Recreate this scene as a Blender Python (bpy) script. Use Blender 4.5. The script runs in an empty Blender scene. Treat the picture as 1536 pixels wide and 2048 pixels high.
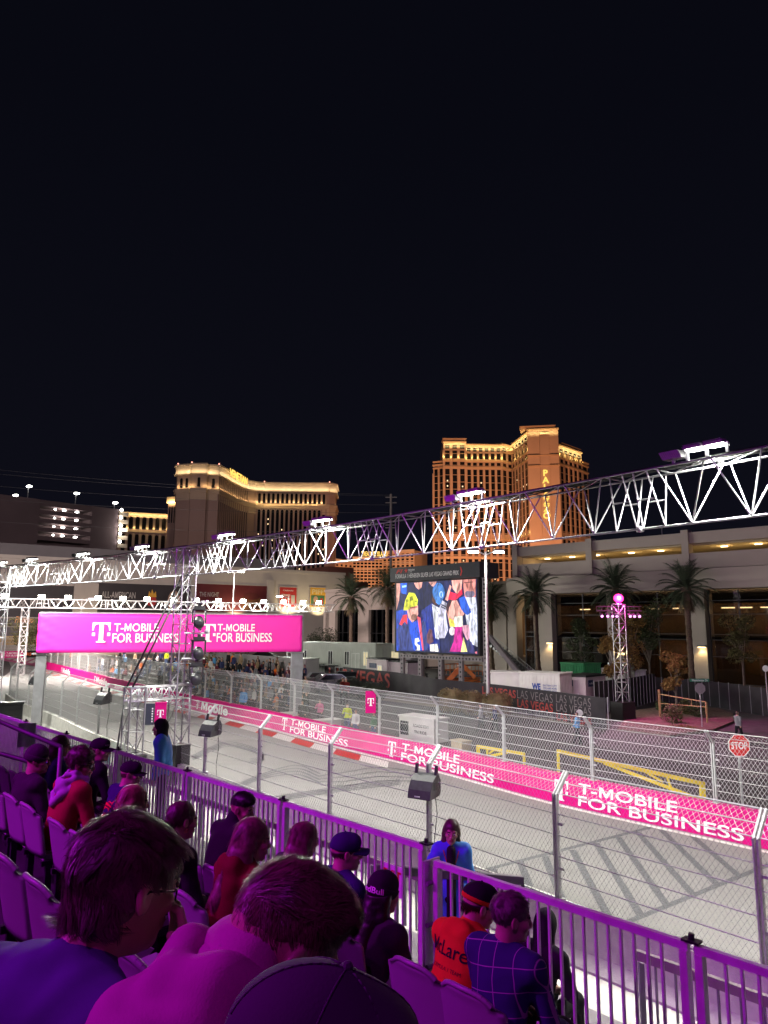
import bpy, math, random
import numpy as np
from mathutils import Vector, Matrix
R = math.radians
random.seed(7)
SC = bpy.context.scene
COL = SC.collection

# ------------------------------------------------------------------ camera
F_PX, PITCH, ROLL, CAMZ = 1420.0, 9.0, 0.3, 6.5
cd = bpy.data.cameras.new('camera'); cam = bpy.data.objects.new('camera', cd); COL.objects.link(cam)
cd.sensor_fit = 'VERTICAL'; cd.sensor_height = 36; cd.lens = F_PX / 2048 * 36
cd.clip_start = 0.05; cd.clip_end = 6000
CM = Matrix.Translation((0, 0, CAMZ)) @ Matrix.Rotation(R(90 + PITCH), 4, 'X') @ Matrix.Rotation(R(ROLL), 4, 'Z')
cam.matrix_world = CM
SC.camera = cam
# ------------------------------------------------------------------ night sky
w = bpy.data.worlds.new('World'); SC.world = w; w.use_nodes = True
nt = w.node_tree; bg = nt.nodes['Background']
tc = nt.nodes.new('ShaderNodeTexCoord'); sx = nt.nodes.new('ShaderNodeSeparateXYZ')
cr = nt.nodes.new('ShaderNodeValToRGB')
nt.links.new(tc.outputs['Generated'], sx.inputs[0]); nt.links.new(sx.outputs['Z'], cr.inputs[0])
nt.links.new(cr.outputs[0], bg.inputs[0])
cr.color_ramp.elements[0].position = 0.0; cr.color_ramp.elements[0].color = (.0045, .0046, .0088, 1)
cr.color_ramp.elements[1].position = 0.6; cr.color_ramp.elements[1].color = (.0025, .0027, .0056, 1)
bg.inputs[1].default_value = 1.0
# ------------------------------------------------------------------ view
SC.view_settings.view_transform = 'Standard'; SC.view_settings.look = 'None'
SC.view_settings.exposure = 0.0; SC.view_settings.gamma = 1
SC.render.engine = 'CYCLES'
SC.cycles.use_denoising = True
SC.cycles.max_bounces = 5; SC.cycles.diffuse_bounces = 2; SC.cycles.glossy_bounces = 3
SC.cycles.transparent_max_bounces = 12; SC.cycles.transmission_bounces = 4
SC.cycles.sample_clamp_indirect = 4.0
SC.cycles.caustics_reflective = False; SC.cycles.caustics_refractive = False

# ------------------------------------------------------------------ pixel -> place (photo pixels, 1536 x 2048)
CR3 = CM.to_3x3()
def ray(px, py):
    return CR3 @ Vector(((px - 768) / F_PX, -(py - 1024) / F_PX, -1))
def D(px, py, d):
    r = ray(px, py); k = d / r.y
    return Vector((r.x * k, d, CAMZ + r.z * k))
def P(px, py, z=0.0):
    r = ray(px, py); k = (z - CAMZ) / r.z
    return Vector((r.x * k, r.y * k, z))
def W(px, py, p, n):
    r = ray(px, py); o = Vector((0, 0, CAMZ)); p = Vector(p); n = Vector(n)
    k = (p - o).dot(n) / r.dot(n)
    return o + r * k
def proj(p):
    v = CM.inverted() @ Vector(p)
    if v.z > -0.05: return (-9999, -9999)
    return (768 + F_PX * v.x / -v.z, 1024 - F_PX * v.y / -v.z)
# grandstand axes: a runs along the rows (away to the left), n points at the track
A_ = Vector((-.69, .724, 0)).normalized(); N_ = Vector((.724, .69, 0)).normalized()
ROWYAW = math.atan2(-N_.x, N_.y)          # local +Y turned to face the track
def S(s, t, z=0.0):
    return A_ * s + N_ * t + Vector((0, 0, z))
def st(p): return (p.x * A_.x + p.y * A_.y, p.x * N_.x + p.y * N_.y)

# ------------------------------------------------------------------ materials
MATS = {}
def mat(name, col, rough=.6, metal=0., var=.12, vs=6., bump=0., bs=60., bd=.02, emit=None, es=1., spec=.4, stretch=None):
    if name in MATS: return MATS[name]
    m = bpy.data.materials.new(name); m.use_nodes = True; t = m.node_tree; N = t.nodes; L = t.links
    b = N['Principled BSDF']
    b.inputs['Roughness'].default_value = rough; b.inputs['Metallic'].default_value = metal
    b.inputs['Specular IOR Level'].default_value = spec
    b.inputs['Base Color'].default_value = (*col, 1)
    tcn = N.new('ShaderNodeTexCoord'); src = tcn.outputs['Object']
    if stretch:
        mp = N.new('ShaderNodeMapping'); mp.inputs['Scale'].default_value = stretch
        L.new(src, mp.inputs[0]); src = mp.outputs[0]
    if var > 0:
        nz = N.new('ShaderNodeTexNoise'); nz.inputs['Scale'].default_value = vs; nz.inputs['Detail'].default_value = 5
        L.new(src, nz.inputs['Vector'])
        mr = N.new('ShaderNodeMapRange'); mr.inputs[1].default_value = .3; mr.inputs[2].default_value = .7
        mr.inputs[3].default_value = 1 - var; mr.inputs[4].default_value = 1 + var
        L.new(nz.outputs['Fac'], mr.inputs[0])
        mx = N.new('ShaderNodeVectorMath'); mx.operation = 'SCALE'
        mx.inputs[0].default_value = col
        L.new(mr.outputs[0], mx.inputs['Scale']); L.new(mx.outputs[0], b.inputs['Base Color'])
        mr2 = N.new('ShaderNodeMapRange'); mr2.inputs[3].default_value = max(.04, rough - .1); mr2.inputs[4].default_value = min(1, rough + .1)
        L.new(nz.outputs['Fac'], mr2.inputs[0]); L.new(mr2.outputs[0], b.inputs['Roughness'])
    if bump > 0:
        n2 = N.new('ShaderNodeTexNoise'); n2.inputs['Scale'].default_value = bs; n2.inputs['Detail'].default_value = 4
        L.new(src, n2.inputs['Vector'])
        bp = N.new('ShaderNodeBump'); bp.inputs['Strength'].default_value = bump; bp.inputs['Distance'].default_value = bd
        L.new(n2.outputs['Fac'], bp.inputs['Height']); L.new(bp.outputs[0], b.inputs['Normal'])
    if emit:
        b.inputs['Emission Color'].default_value = (*emit, 1); b.inputs['Emission Strength'].default_value = es
    MATS[name] = m
    return m
def glow(name, col, s):
    if name in MATS: return MATS[name]
    m = bpy.data.materials.new(name); m.use_nodes = True; t = m.node_tree
    b = t.nodes['Principled BSDF']; b.inputs['Base Color'].default_value = (.02, .02, .02, 1)
    b.inputs['Emission Color'].default_value = (*col, 1); b.inputs['Emission Strength'].default_value = s
    MATS[name] = m; return m
def glassmat(name, tint, gl=.12, rough=.03):
    if name in MATS: return MATS[name]
    m = bpy.data.materials.new(name); m.use_nodes = True; t = m.node_tree; N = t.nodes; L = t.links
    for x in list(N):
        if x.type == 'BSDF_PRINCIPLED': N.remove(x)
    o = [x for x in N if x.type == 'OUTPUT_MATERIAL'][0]
    tr = N.new('ShaderNodeBsdfTransparent'); tr.inputs[0].default_value = (*tint, 1)
    g = N.new('ShaderNodeBsdfGlossy'); g.inputs['Roughness'].default_value = rough
    fr = N.new('ShaderNodeFresnel'); fr.inputs[0].default_value = 1.5
    ad = N.new('ShaderNodeMath'); ad.operation = 'ADD'; ad.inputs[1].default_value = gl
    L.new(fr.outputs[0], ad.inputs[0])
    mx = N.new('ShaderNodeMixShader'); L.new(ad.outputs[0], mx.inputs[0]); L.new(tr.outputs[0], mx.inputs[1]); L.new(g.outputs[0], mx.inputs[2])
    L.new(mx.outputs[0], o.inputs[0]); MATS[name] = m; return m

ALU = mat('aluminium', (.62, .62, .64), .38, .55, .1, 9)
TRUSSM = mat('truss aluminium', (.36, .36, .38), .36, .6, .1, 9)
RAILM = mat('rail aluminium', (.66, .65, .66), .42, .2, .1, 9)
GALV = mat('galvanised steel', (.5, .51, .52), .42, .5, .15, 12)
WIRE = mat('fence wire', (.34, .35, .36), .5, .4, 0)  # shaded copy of the far wire: back-lit darkness put into the colour
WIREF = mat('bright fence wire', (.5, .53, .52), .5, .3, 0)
STEEL = mat('grey painted steel', (.2, .2, .215), .5, .3, .15, 3)
BLACK = mat('black plastic', (.018, .018, .02), .45, 0, .2, 20)
BLKCLOTH = mat('black cloth', (.015, .015, .017), .9, 0, .2, 10, .2)
RUBBER = mat('black rubber', (.02, .02, .02), .7, 0, .1)
MAG = mat('magenta vinyl', (.50, .004, .16), .7, 0, .10, .8, .05, 6, spec=.15)
WHITE = mat('white vinyl', (.82, .82, .82), .5, 0, .03, 3)
WPAINT = mat('white paint', (.78, .78, .76), .55, 0, .1, 8)
CONC = mat('barrier concrete', (.56, .55, .52), .85, 0, .14, 4, .3, 30)
RED = mat('red paint', (.62, .035, .02), .5, 0, .12, 5)
YEL = mat('yellow paint', (.75, .60, .02), .45, 0, .1, 6)
WARMGLOW = glow('warm lamp', (1, .72, .34), 12)
WHITEGLOW = glow('flood lamp face', (1, 1, .90), 26)

# ------------------------------------------------------------------ objects
def setp(o, label=None, cat=None, group=None, kind=None):
    if label: o['label'] = label
    if cat: o['category'] = cat
    if group: o['group'] = group
    if kind: o['kind'] = kind
    return o
def thing(name, label, cat, loc=(0, 0, 0), rotz=0., group=None):
    o = bpy.data.objects.new(name, None); COL.objects.link(o)
    o.location = loc; o.rotation_euler = (0, 0, rotz); o.empty_display_size = .2
    return setp(o, label, cat, group)
def dup(o, loc=None, rotz=None, label=None, group=None, parent=None):
    c = o.copy(); COL.objects.link(c)
    if parent: c.parent = parent
    if loc is not None: c.location = loc
    if rotz is not None: c.rotation_euler = (0, 0, rotz)
    if label: c['label'] = label
    if group: c['group'] = group
    for ch in list(KIDS.get(o.name, [])):
        dup(ch, parent=c)
    KIDS.setdefault(c.name, [])
    if parent: KIDS.setdefault(parent.name, []).append(c)
    return c
KIDS = {}
def link(name, me, mats, parent=None, smooth=False):
    for m in (mats if isinstance(mats, (list, tuple)) else [mats]): me.materials.append(m)
    o = bpy.data.objects.new(name, me); COL.objects.link(o)
    if smooth: me.polygons.foreach_set('use_smooth', [True] * len(me.polygons))
    if parent: o.parent = parent; KIDS.setdefault(parent.name, []).append(o)
    return o
class MB:
    def __init__(s): s.v = []; s.f = []; s.m = []; s.mi = 0
    def add(s, vs, fs):
        b = len(s.v); s.v.extend([tuple(x) for x in vs]); s.f.extend([tuple(b + i for i in f) for f in fs]); s.m.extend([s.mi] * len(fs)); return s
    def hexa(s, p):   # 8 points: bottom 4 ccw, top 4 ccw
        return s.add(p, [(3, 2, 1, 0), (4, 5, 6, 7), (0, 1, 5, 4), (1, 2, 6, 5), (2, 3, 7, 6), (3, 0, 4, 7)])
    def box(s, c, sz, yaw=0., rot=None):
        c = Vector(c); h = Vector(sz) / 2
        M = rot if rot is not None else Matrix.Rotation(yaw, 3, 'Z')
        pts = [c + M @ Vector((x * h.x, y * h.y, z * h.z)) for z in (-1, 1) for x, y in ((-1, -1), (1, -1), (1, 1), (-1, 1))]
        return s.hexa(pts)
    def bar(s, a, b, wx, wz, up=(0, 0, 1)):  # box beam from a to b
        a = Vector(a); b = Vector(b); d = (b - a).normalized(); u = Vector(up)
        sd = d.cross(u)
        if sd.length < 1e-4: sd = d.cross(Vector((1, 0, 0)))
        sd.normalize(); u = sd.cross(d)
        sd *= wx / 2; u *= wz / 2
        return s.hexa([a - sd - u, a + sd - u, b + sd - u, b - sd - u, a - sd + u, a + sd + u, b + sd + u, b - sd + u])
    def tube(s, a, b, r, n=6, r2=None, cap=True):
        a = Vector(a); b = Vector(b); d = b - a
        if d.length < 1e-6: return s
        d.normalize(); u = d.orthogonal().normalized(); v = d.cross(u); r2 = r if r2 is None else r2
        vs = []
        for q, rr in ((a, r), (b, r2)):
            for i in range(n):
                t = 2 * math.pi * i / n; vs.append(q + u * (rr * math.cos(t)) + v * (rr * math.sin(t)))
        fs = [(i, (i + 1) % n, n + (i + 1) % n, n + i) for i in range(n)]
        if cap: fs += [tuple(range(n - 1, -1, -1)), tuple(range(n, 2 * n))]
        return s.add(vs, fs)
    def path(s, pts, r, n=6):
        for a, b in zip(pts, pts[1:]): s.tube(a, b, r, n)
        return s
    def prism(s, poly, z0, z1):
        n = len(poly)
        vs = [(x, y, z0) for x, y in poly] + [(x, y, z1) for x, y in poly]
        return s.add(vs, [tuple(range(n - 1, -1, -1)), tuple(range(n, 2 * n))] + [(i, (i + 1) % n, n + (i + 1) % n, n + i) for i in range(n)])
    def ball(s, c, r, nu=10, nv=6):
        c = Vector(c); r = Vector((r, r, r)) if not hasattr(r, '__len__') else Vector(r); vs = [c + Vector((0, 0, r.z))]
        for j in range(1, nv):
            for i in range(nu):
                t = math.pi * j / nv; p = 2 * math.pi * i / nu
                vs.append(c + Vector((r.x * math.sin(t) * math.cos(p), r.y * math.sin(t) * math.sin(p), r.z * math.cos(t))))
        vs.append(c - Vector((0, 0, r.z))); fs = []
        for i in range(nu):
            k = (i + 1) % nu; fs.append((0, 1 + i, 1 + k)); e = 1 + (nv - 2) * nu; fs.append((len(vs) - 1, e + k, e + i))
            for j in range(nv - 2):
                q = 1 + j * nu; fs.append((q + i, q + nu + i, q + nu + k, q + k))
        return s.add(vs, fs)
    def lathe(s, c, prof, n=12):   # prof: (r, z) from bottom to top
        c = Vector(c); vs = []
        for r, z in prof:
            for i in range(n):
                t = 2 * math.pi * i / n; vs.append(c + Vector((r * math.cos(t), r * math.sin(t), z)))
        fs = []
        for j in range(len(prof) - 1):
            for i in range(n):
                k = (i + 1) % n; fs.append((j * n + i, j * n + k, (j + 1) * n + k, (j + 1) * n + i))
        fs += [tuple(range(n - 1, -1, -1)), tuple((len(prof) - 1) * n + i for i in range(n))]
        return s.add(vs, fs)
    def build(s, name, mats, parent=None, smooth=False, world=True):
        me = bpy.data.meshes.new(name)
        vs = s.v
        if parent is not None and world:
            l = Vector(); q = parent
            while q is not None: l = l + q.location; q = q.parent
            vs = [(x - l.x, y - l.y, z - l.z) for x, y, z in vs]
        me.from_pydata([tuple(x) for x in vs], [], s.f)
        o = link(name, me, mats, parent, smooth)
        if any(s.m): me.polygons.foreach_set('material_index', s.m)
        me.update(); return o
def solo(name, mb, mats, label, cat, group=None, smooth=False, loc=None):
    o = mb.build(name, mats, None, smooth)
    if loc is not None:
        l = Vector(loc); o.data.transform(Matrix.Translation(-l)); o.location = l
    return setp(o, label, cat, group)
def struct(name, mb, mats):
    o = mb.build(name, mats); o['kind'] = 'structure'; return o

# flat lettering: 2-D vertices and faces of a word
_TX = {}
def rawtext(txt, bold, shear, spacing):
    c = bpy.data.curves.new('t', 'FONT'); c.body = txt; c.size = 1; c.offset = bold; c.shear = shear; c.space_character = spacing
    c.resolution_u = 4
    o = bpy.data.objects.new('t', c); COL.objects.link(o)
    bpy.context.view_layer.update()
    me = o.evaluated_get(bpy.context.evaluated_depsgraph_get()).to_mesh()
    v = np.array([(q.co.x, q.co.y) for q in me.vertices]).reshape(-1, 2); f = [tuple(p.vertices) for p in me.polygons]
    bpy.data.objects.remove(o); bpy.data.curves.remove(c)
    return v, f
def word(txt, size, bold=0., shear=0., sx=1., spacing=1., align='LEFT'):
    key = (txt, bold, shear, spacing)
    if key not in _TX:
        if bold > 0 and 'M' in txt:   # the font's M breaks when emboldened: lay the letters out one by one with a drawn M
            V, F_ = [], []; bar = rawtext('|', 0, 0, spacing)[0][:, 0].min()
            for i, ch in enumerate(txt):
                if ch == ' ': continue
                x = rawtext(txt[:i] + '|', 0, 0, spacing)[0][:, 0].max() - rawtext('|', 0, 0, spacing)[0][:, 0].max() if i else 0
                if ch == 'M':
                    q = rawtext('M', 0, 0, 1)[0]; x0, y0 = q.min(0); x1, h = q.max(0); w_ = x1 - x0; t = .10 + 2 * bold; t *= w_ / .75
                    v = np.array([(0, 0), (0, h), (1.25 * t, h), (w_ / 2, .42 * h), (w_ - 1.25 * t, h), (w_, h), (w_, 0), (w_ - t, 0), (w_ - t, .66 * h), (w_ / 2 + .42 * t, .06 * h), (w_ / 2 - .42 * t, .06 * h), (t, .66 * h), (t, 0)][::-1]) + np.array([x0, 0]); v[:, 0] += v[:, 1] * shear
                    f = [tuple(range(13))]
                else: v, f = rawtext(ch, bold, shear, 1)
                b0 = sum(len(q) for q in V); V.append(v + np.array([x, 0])); F_ += [tuple(b0 + k for k in q) for q in f]
            _TX[key] = (np.concatenate(V), F_)
        else: _TX[key] = rawtext(txt, bold, shear, spacing)
    v, f = _TX[key]; v = v.copy() * size; v[:, 0] *= sx
    if align == 'CENTER': v[:, 0] -= (v[:, 0].min() + v[:, 0].max()) / 2
    if align == 'FIT': v[:, 0] -= v[:, 0].min()
    return v, f
def fitword(txt, w, h, **k):   # word stretched into a box w x h with origin at its lower left
    v, f = word(txt, 1, **k); lo = v.min(0); hi = v.max(0); v = (v - lo) / (hi - lo); return v * np.array([w, h]), f
def t_logo(h):   # slab T with two squares
    polys = [[(0, .60), (.06, .60), (.10, .78), (.16, .88), (.28, .92), (.38, .92), (.38, .14), (.34, .07), (.24, .06), (.24, 0), (.76, 0), (.76, .06), (.66, .07), (.62, .14), (.62, .92), (.72, .92), (.84, .88), (.90, .78), (.94, .60), (1, .60), (1, 1), (0, 1)],
             [(0, .33), (.16, .33), (.16, .49), (0, .49)], [(.84, .33), (1, .33), (1, .49), (.84, .49)]]
    return [[(x * h * .86, y * h) for x, y in p] for p in polys]
def pl_add(mb, v, f, o, ux, uz, x0=0, z0=0):   # put 2-D faces on the plane o + u*ux + v*uz
    o = Vector(o); mb.add([o + ux * (float(a) + x0) + uz * (float(b) + z0) for a, b in v], f)
def poly_add(mb, poly, o, ux, uz, x0=0, z0=0):
    pl_add(mb, poly, [tuple(range(len(poly)))], o, ux, uz, x0, z0)

def catmull(pts, step=.5):
    pts = [Vector((x, y, 0)) for x, y in pts]; out = []
    q = [pts[0] * 2 - pts[1]] + pts + [pts[-1] * 2 - pts[-2]]
    for i in range(1, len(q) - 2):
        p0, p1, p2, p3 = q[i - 1:i + 3]; n = max(2, int((p2 - p1).length / step))
        for k in range(n):
            t = k / n
            out.append(.5 * ((2 * p1) + (p2 - p0) * t + (2 * p0 - 5 * p1 + 4 * p2 - p3) * t * t + (3 * p1 - p0 - 3 * p2 + p3) * t ** 3))
    out.append(q[-2]); return out
class Path:
    def __init__(s, pts, step=.5):
        s.p = catmull(pts, step); s.l = [0]
        for a, b in zip(s.p, s.p[1:]): s.l.append(s.l[-1] + (b - a).length)
        s.L = s.l[-1]
    def at(s, x):
        import bisect
        x = min(max(x, 0), s.L - 1e-4); i = max(0, bisect.bisect_right(s.l, x) - 1); i = min(i, len(s.p) - 2)
        t = (x - s.l[i]) / (s.l[i + 1] - s.l[i]); return s.p[i].lerp(s.p[i + 1], t)
    def tan(s, x): return (s.at(x + .4) - s.at(x - .4)).normalized()
    def nor(s, x): t = s.tan(x); return Vector((t.y, -t.x, 0))    # to the right of travel
    def near(s, q):
        q = Vector((q[0], q[1], 0)); return min(range(len(s.p)), key=lambda i: (s.p[i] - q).length) and s.l[min(range(len(s.p)), key=lambda i: (s.p[i] - q).length)]
# ------------------------------------------------------------------ lights of the place: stage lamps behind the stand
def spot(name, loc, target, power, col, size=60, blend=.6, rad=.15):
    l = bpy.data.lights.new(name, 'SPOT'); l.energy = power; l.color = col; l.spot_size = R(size); l.spot_blend = blend; l.shadow_soft_size = rad
    o = bpy.data.objects.new(name, l); COL.objects.link(o); o.location = loc
    o.rotation_euler = (Vector(target) - Vector(loc)).to_track_quat('-Z', 'Y').to_euler(); return o
def point(name, loc, power, col, rad=.1):
    l = bpy.data.lights.new(name, 'POINT'); l.energy = power; l.color = col; l.shadow_soft_size = rad
    o = bpy.data.objects.new(name, l); COL.objects.link(o); o.location = loc; return o
def area(name, loc, target, power, col, sx, sy, spread=180):
    l = bpy.data.lights.new(name, 'AREA'); l.energy = power; l.color = col; l.shape = 'RECTANGLE'; l.size = sx; l.size_y = sy; l.spread = R(spread)
    o = bpy.data.objects.new(name, l); COL.objects.link(o); o.location = loc
    o.rotation_euler = (Vector(target) - Vector(loc)).to_track_quat('-Z', 'Y').to_euler(); return o
PURPLE = (.60, .012, .85)
spot('stage_wash', S(9.5, -5.5, 12), S(3.2, 2.2, 4.2), 4900, PURPLE, 62, .5, .12)
spot('stage_wash', S(17, -5.0, 12), S(11, 3, 4), 2100, PURPLE, 55, .6, .12)
spot('stage_wash', S(-1.5, -4, 13.5), S(.5, 4.2, 4.2), 900, PURPLE, 50, .6, .12)
spot('stage_wash', S(5, -5, 13), S(6.2, 6.6, 3.4), 1500, PURPLE, 34, .7, .12)
spot('stage_wash', S(12, -6, 11), S(18, 12, 9), 11000, PURPLE, 60, .7, .12)
spot('stage_wash', S(2, -5, 10.5), S(7, 12.5, 10.5), 3600, PURPLE, 52, .7, .12)

# ------------------------------------------------------------------ ground, track
NP = Path([(14.5, 2.3), (9.3, 8.6), (6.05, 12.52), (3.58, 15.45), (1.16, 18.64), (-1.28, 21.32), (-3.77, 24.26), (-13.76, 36.29), (-16.54, 39.87), (-19.57, 44.03), (-25.37, 51.26), (-29.45, 57.24), (-36, 68), (-43, 82), (-52, 102), (-66, 128)])
FP = Path([(24.5, 8.0), (17.5, 15.4), (11.5, 22.3), (6.6, 27.8), (3.0, 33.1), (-1.9, 39.4), (-7.0, 46.4), (-15.2, 57.0), (-25.3, 70.8), (-32.9, 81.6), (-42.6, 95.6), (-47.4, 102.4)])
g = MB(); g.add([(-900, -300, 0), (900, -300, 0), (900, 1500, 0), (-900, 1500, 0)], [(0, 1, 2, 3)])
struct('ground', g, mat('ground tarmac', (.055, .05, .05), .9, 0, .25, .4, .4, 8))
def strip(name, L_, R_, z, m):
    mb = MB(); n = len(L_)
    mb.add([(p.x, p.y, z) for p in L_] + [(p.x, p.y, z) for p in R_], [(i, i + 1, n + i + 1, n + i) for i in range(n - 1)])
    return struct(name, mb, m)
# track asphalt with fine speckle and long wiping streaks
def asphalt():
    m = bpy.data.materials.new('track asphalt'); m.use_nodes = True; t = m.node_tree; N = t.nodes; L = t.links; b = N['Principled BSDF']
    tcn = N.new('ShaderNodeTexCoord'); mp = N.new('ShaderNodeMapping'); mp.inputs['Rotation'].default_value = (0, 0, R(-130)); mp.inputs['Scale'].default_value = (.09, 1.3, 1)
    L.new(tcn.outputs['Object'], mp.inputs[0])
    n1 = N.new('ShaderNodeTexNoise'); n1.inputs['Scale'].default_value = 1; n1.inputs['Detail'].default_value = 5; L.new(mp.outputs[0], n1.inputs['Vector'])
    n2 = N.new('ShaderNodeTexNoise'); n2.inputs['Scale'].default_value = 22; n2.inputs['Detail'].default_value = 3; L.new(tcn.outputs['Object'], n2.inputs['Vector'])
    n3 = N.new('ShaderNodeTexNoise'); n3.inputs['Scale'].default_value = .35; L.new(tcn.outputs['Object'], n3.inputs['Vector'])
    a = N.new('ShaderNodeMath'); a.operation = 'MULTIPLY_ADD'; a.inputs[1].default_value = .55; L.new(n1.outputs['Fac'], a.inputs[0]); L.new(n2.outputs['Fac'], a.inputs[2])
    c = N.new('ShaderNodeMath'); c.operation = 'MULTIPLY_ADD'; c.inputs[1].default_value = .5; L.new(n3.outputs['Fac'], c.inputs[0]); L.new(a.outputs[0], c.inputs[2])
    r = N.new('ShaderNodeValToRGB'); L.new(c.outputs[0], r.inputs[0])
    r.color_ramp.elements[0].position = .62; r.color_ramp.elements[0].color = (.15, .145, .146, 1)
    r.color_ramp.elements[1].position = 1.35 if False else 1.0; r.color_ramp.elements[1].color = (.255, .248, .24, 1)
    e = r.color_ramp.elements.new(.85); e.color = (.215, .208, .202, 1)
    L.new(r.outputs[0], b.inputs['Base Color']); b.inputs['Roughness'].default_value = .85
    bp = N.new('ShaderNodeBump'); bp.inputs['Strength'].default_value = .25; bp.inputs['Distance'].default_value = .01; L.new(n2.outputs['Fac'], bp.inputs['Height']); L.new(bp.outputs[0], b.inputs['Normal'])
    return m
ASPH = asphalt()
nl = [NP.at(NP.L * i / 80) - NP.nor(NP.L * i / 80) * .25 for i in range(81)]
# far edge of the track: follow the far barrier, then open onto the run-off
fl = []
for p in nl:
    i = FP.near(p); fl.append(None)
fpts = [FP.at(FP.L * i / 80) for i in range(81)]
mb = MB(); far_end = [Vector((-64, 118, 0)), Vector((-80, 136, 0)), Vector((-110, 150, 0))]
poly = [(p.x, p.y, .004) for p in nl] + [(-120, 165, .004), (-20, 190, .004), (-40, 112, .004)] + [(p.x, p.y, .004) for p in reversed(fpts)]
# triangulated strip between both edges
a_pts = nl; b_pts = fpts
mb.add([(p.x, p.y, .004) for p in a_pts] + [(p.x, p.y, .004) for p in b_pts], [(i, i + 1, 82 + i, 81 + i) for i in range(80)])
tr = struct('race_track', mb, ASPH)
mb = MB(); e1 = a_pts[-1]; e2 = b_pts[-1]
mb.add([(e1.x, e1.y, .004), (-120, 128, .004), (-120, 185, .004), (5, 175, .004), (e2.x, e2.y, .004)], [(0, 1, 2, 3, 4)])
struct('runoff_area', mb, mat('runoff tarmac', (.3, .28, .28), .85, 0, .15, .5))
# pink painted run-off and dashes beyond the corner
PINKP = mat('pink road paint', (.55, .12, .27), .7, 0, .2, 2); WROAD = mat('white road paint', (.72, .70, .68), .7, 0, .15, 3)
mb = MB(); mb.add([P(0, 1320, .012), P(95, 1337, .012), P(115, 1323, .012), P(0, 1309, .012)], [(0, 1, 2, 3)]); struct('pink_runoff_paint', mb, PINKP)
mb = MB()
for k in range(7):
    x = 10 + k * 15; mb.add([P(x, 1316 + .16 * x, .02), P(x + 9, 1316 + .16 * x + 2, .02), P(x + 30, 1312 + .1 * x, .02), P(x + 20, 1311 + .1 * x, .02)], [(0, 1, 2, 3)])
struct('white_runoff_paint', mb, WROAD)
# red and white kerb in front of the far barrier
KR = mat('kerb red', (.50, .05, .03), .6, 0, .15, 4); KW = mat('kerb white', (.62, .61, .59), .6, 0, .12, 4)
mb = MB(); s0, s1 = FP.near((-1.9, 39.4)) - 4.5, FP.L - 1; s = s0; i = 0
while s < s1:
    e = min(s + 2.2, s1); mb.mi = i % 2
    a, b_ = FP.at(s), FP.at(e); na, nb = -FP.nor(s), -FP.nor(e)
    wd = .95
    ta = Vector((0, 0, .02)); tb = Vector((0, 0, .075))
    sk = FP.tan(s) * 1.1
    mb.add([a + na * .75 + ta, b_ + nb * .75 + ta, b_ + nb * (.75 + wd) + tb * .2 - sk, a + na * (.75 + wd) + tb * .2 - sk], [(3, 2, 1, 0)])
    s = e; i += 1
o = struct('track_kerb', mb, [KW, KR])
# white edge line under the barrier
mb = MB(); ss = [FP.L * i / 120 for i in range(121)]
mb.add([FP.at(s) - FP.nor(s) * .36 + Vector((0, 0, .018)) for s in ss] + [FP.at(s) - FP.nor(s) * .58 + Vector((0, 0, .018)) for s in ss], [(i, i + 1, 122 + i, 121 + i) for i in range(120)])
struct('white_edge_line', mb, WROAD)
# scraped-off hatching left on the asphalt: a frame and its cross bars
SCR = mat('scraped dark asphalt', (.118, .12, .128), .85, 0, .35, 14)
mb = MB()
def line_px(a, b, wd, z=.009):
    a = P(*a, z); b = P(*b, z); d = (b - a).normalized(); n = Vector((-d.y, d.x, 0)) * wd / 2
    mb.add([a - n, b - n, b + n, a + n], [(0, 1, 2, 3)])
for a, b in (((960, 1742), (1300, 1655)), ((1245, 1848), (1540, 1728))): line_px(a, b, .17)
for a, b in (((985, 1737), (1005, 1800)), ((1040, 1722), (1065, 1790)), ((1090, 1712), (1130, 1815)), ((1145, 1700), (1218, 1835)), ((1192, 1686), (1282, 1832)), ((1236, 1674), (1335, 1812)), ((1275, 1664), (1385, 1788)), ((1318, 1655), (1435, 1770)), ((1380, 1668), (1478, 1752))):
    line_px(a, b, .20, .010)
struct('scraped_road_hatching', mb, SCR)
# tyre marks
SKM = mat('tyre mark', (.125, .125, .132), .8, 0, .3, 6)
mb = MB()
def skid(pts, wd=.14):
    q = catmull([(P(*p).x, P(*p).y) for p in pts], .5); n = len(q)
    vs = []
    for i, p in enumerate(q):
        t = (q[min(i + 1, n - 1)] - q[max(i - 1, 0)]).normalized(); nn = Vector((-t.y, t.x, 0)) * wd / 2
        vs += [(p - nn) + Vector((0, 0, .014)), (p + nn) + Vector((0, 0, .014))]
    mb.add(vs, [(2 * i, 2 * i + 2, 2 * i + 3, 2 * i + 1) for i in range(n - 1)])
for k in range(4):
    o_ = k * 3
    skid([(385, 1512 + o_), (420, 1495 + o_), (455, 1484 + o_), (490, 1490 + o_), (520, 1502 + o_), (524, 1514 + o_), (500, 1518 + o_)], .12)
    skid([(455, 1580 + o_), (520, 1550 + o_), (592, 1531 + o_ * 2), (640, 1548 + o_ * 2)], .13)
    skid([(640, 1552 + o_ * 2), (690, 1545 + o_ * 3), (760, 1535 + o_ * 3), (840, 1545 + o_ * 2)], .13)
    skid([(470, 1604 + o_), (560, 1592 + o_), (680, 1574 + o_), (800, 1560 + o_)], .12)
struct('tyre_marks', mb, SKM)
sa = [1 + (NP.L * .7) * i / 80 for i in range(81)]
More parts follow.
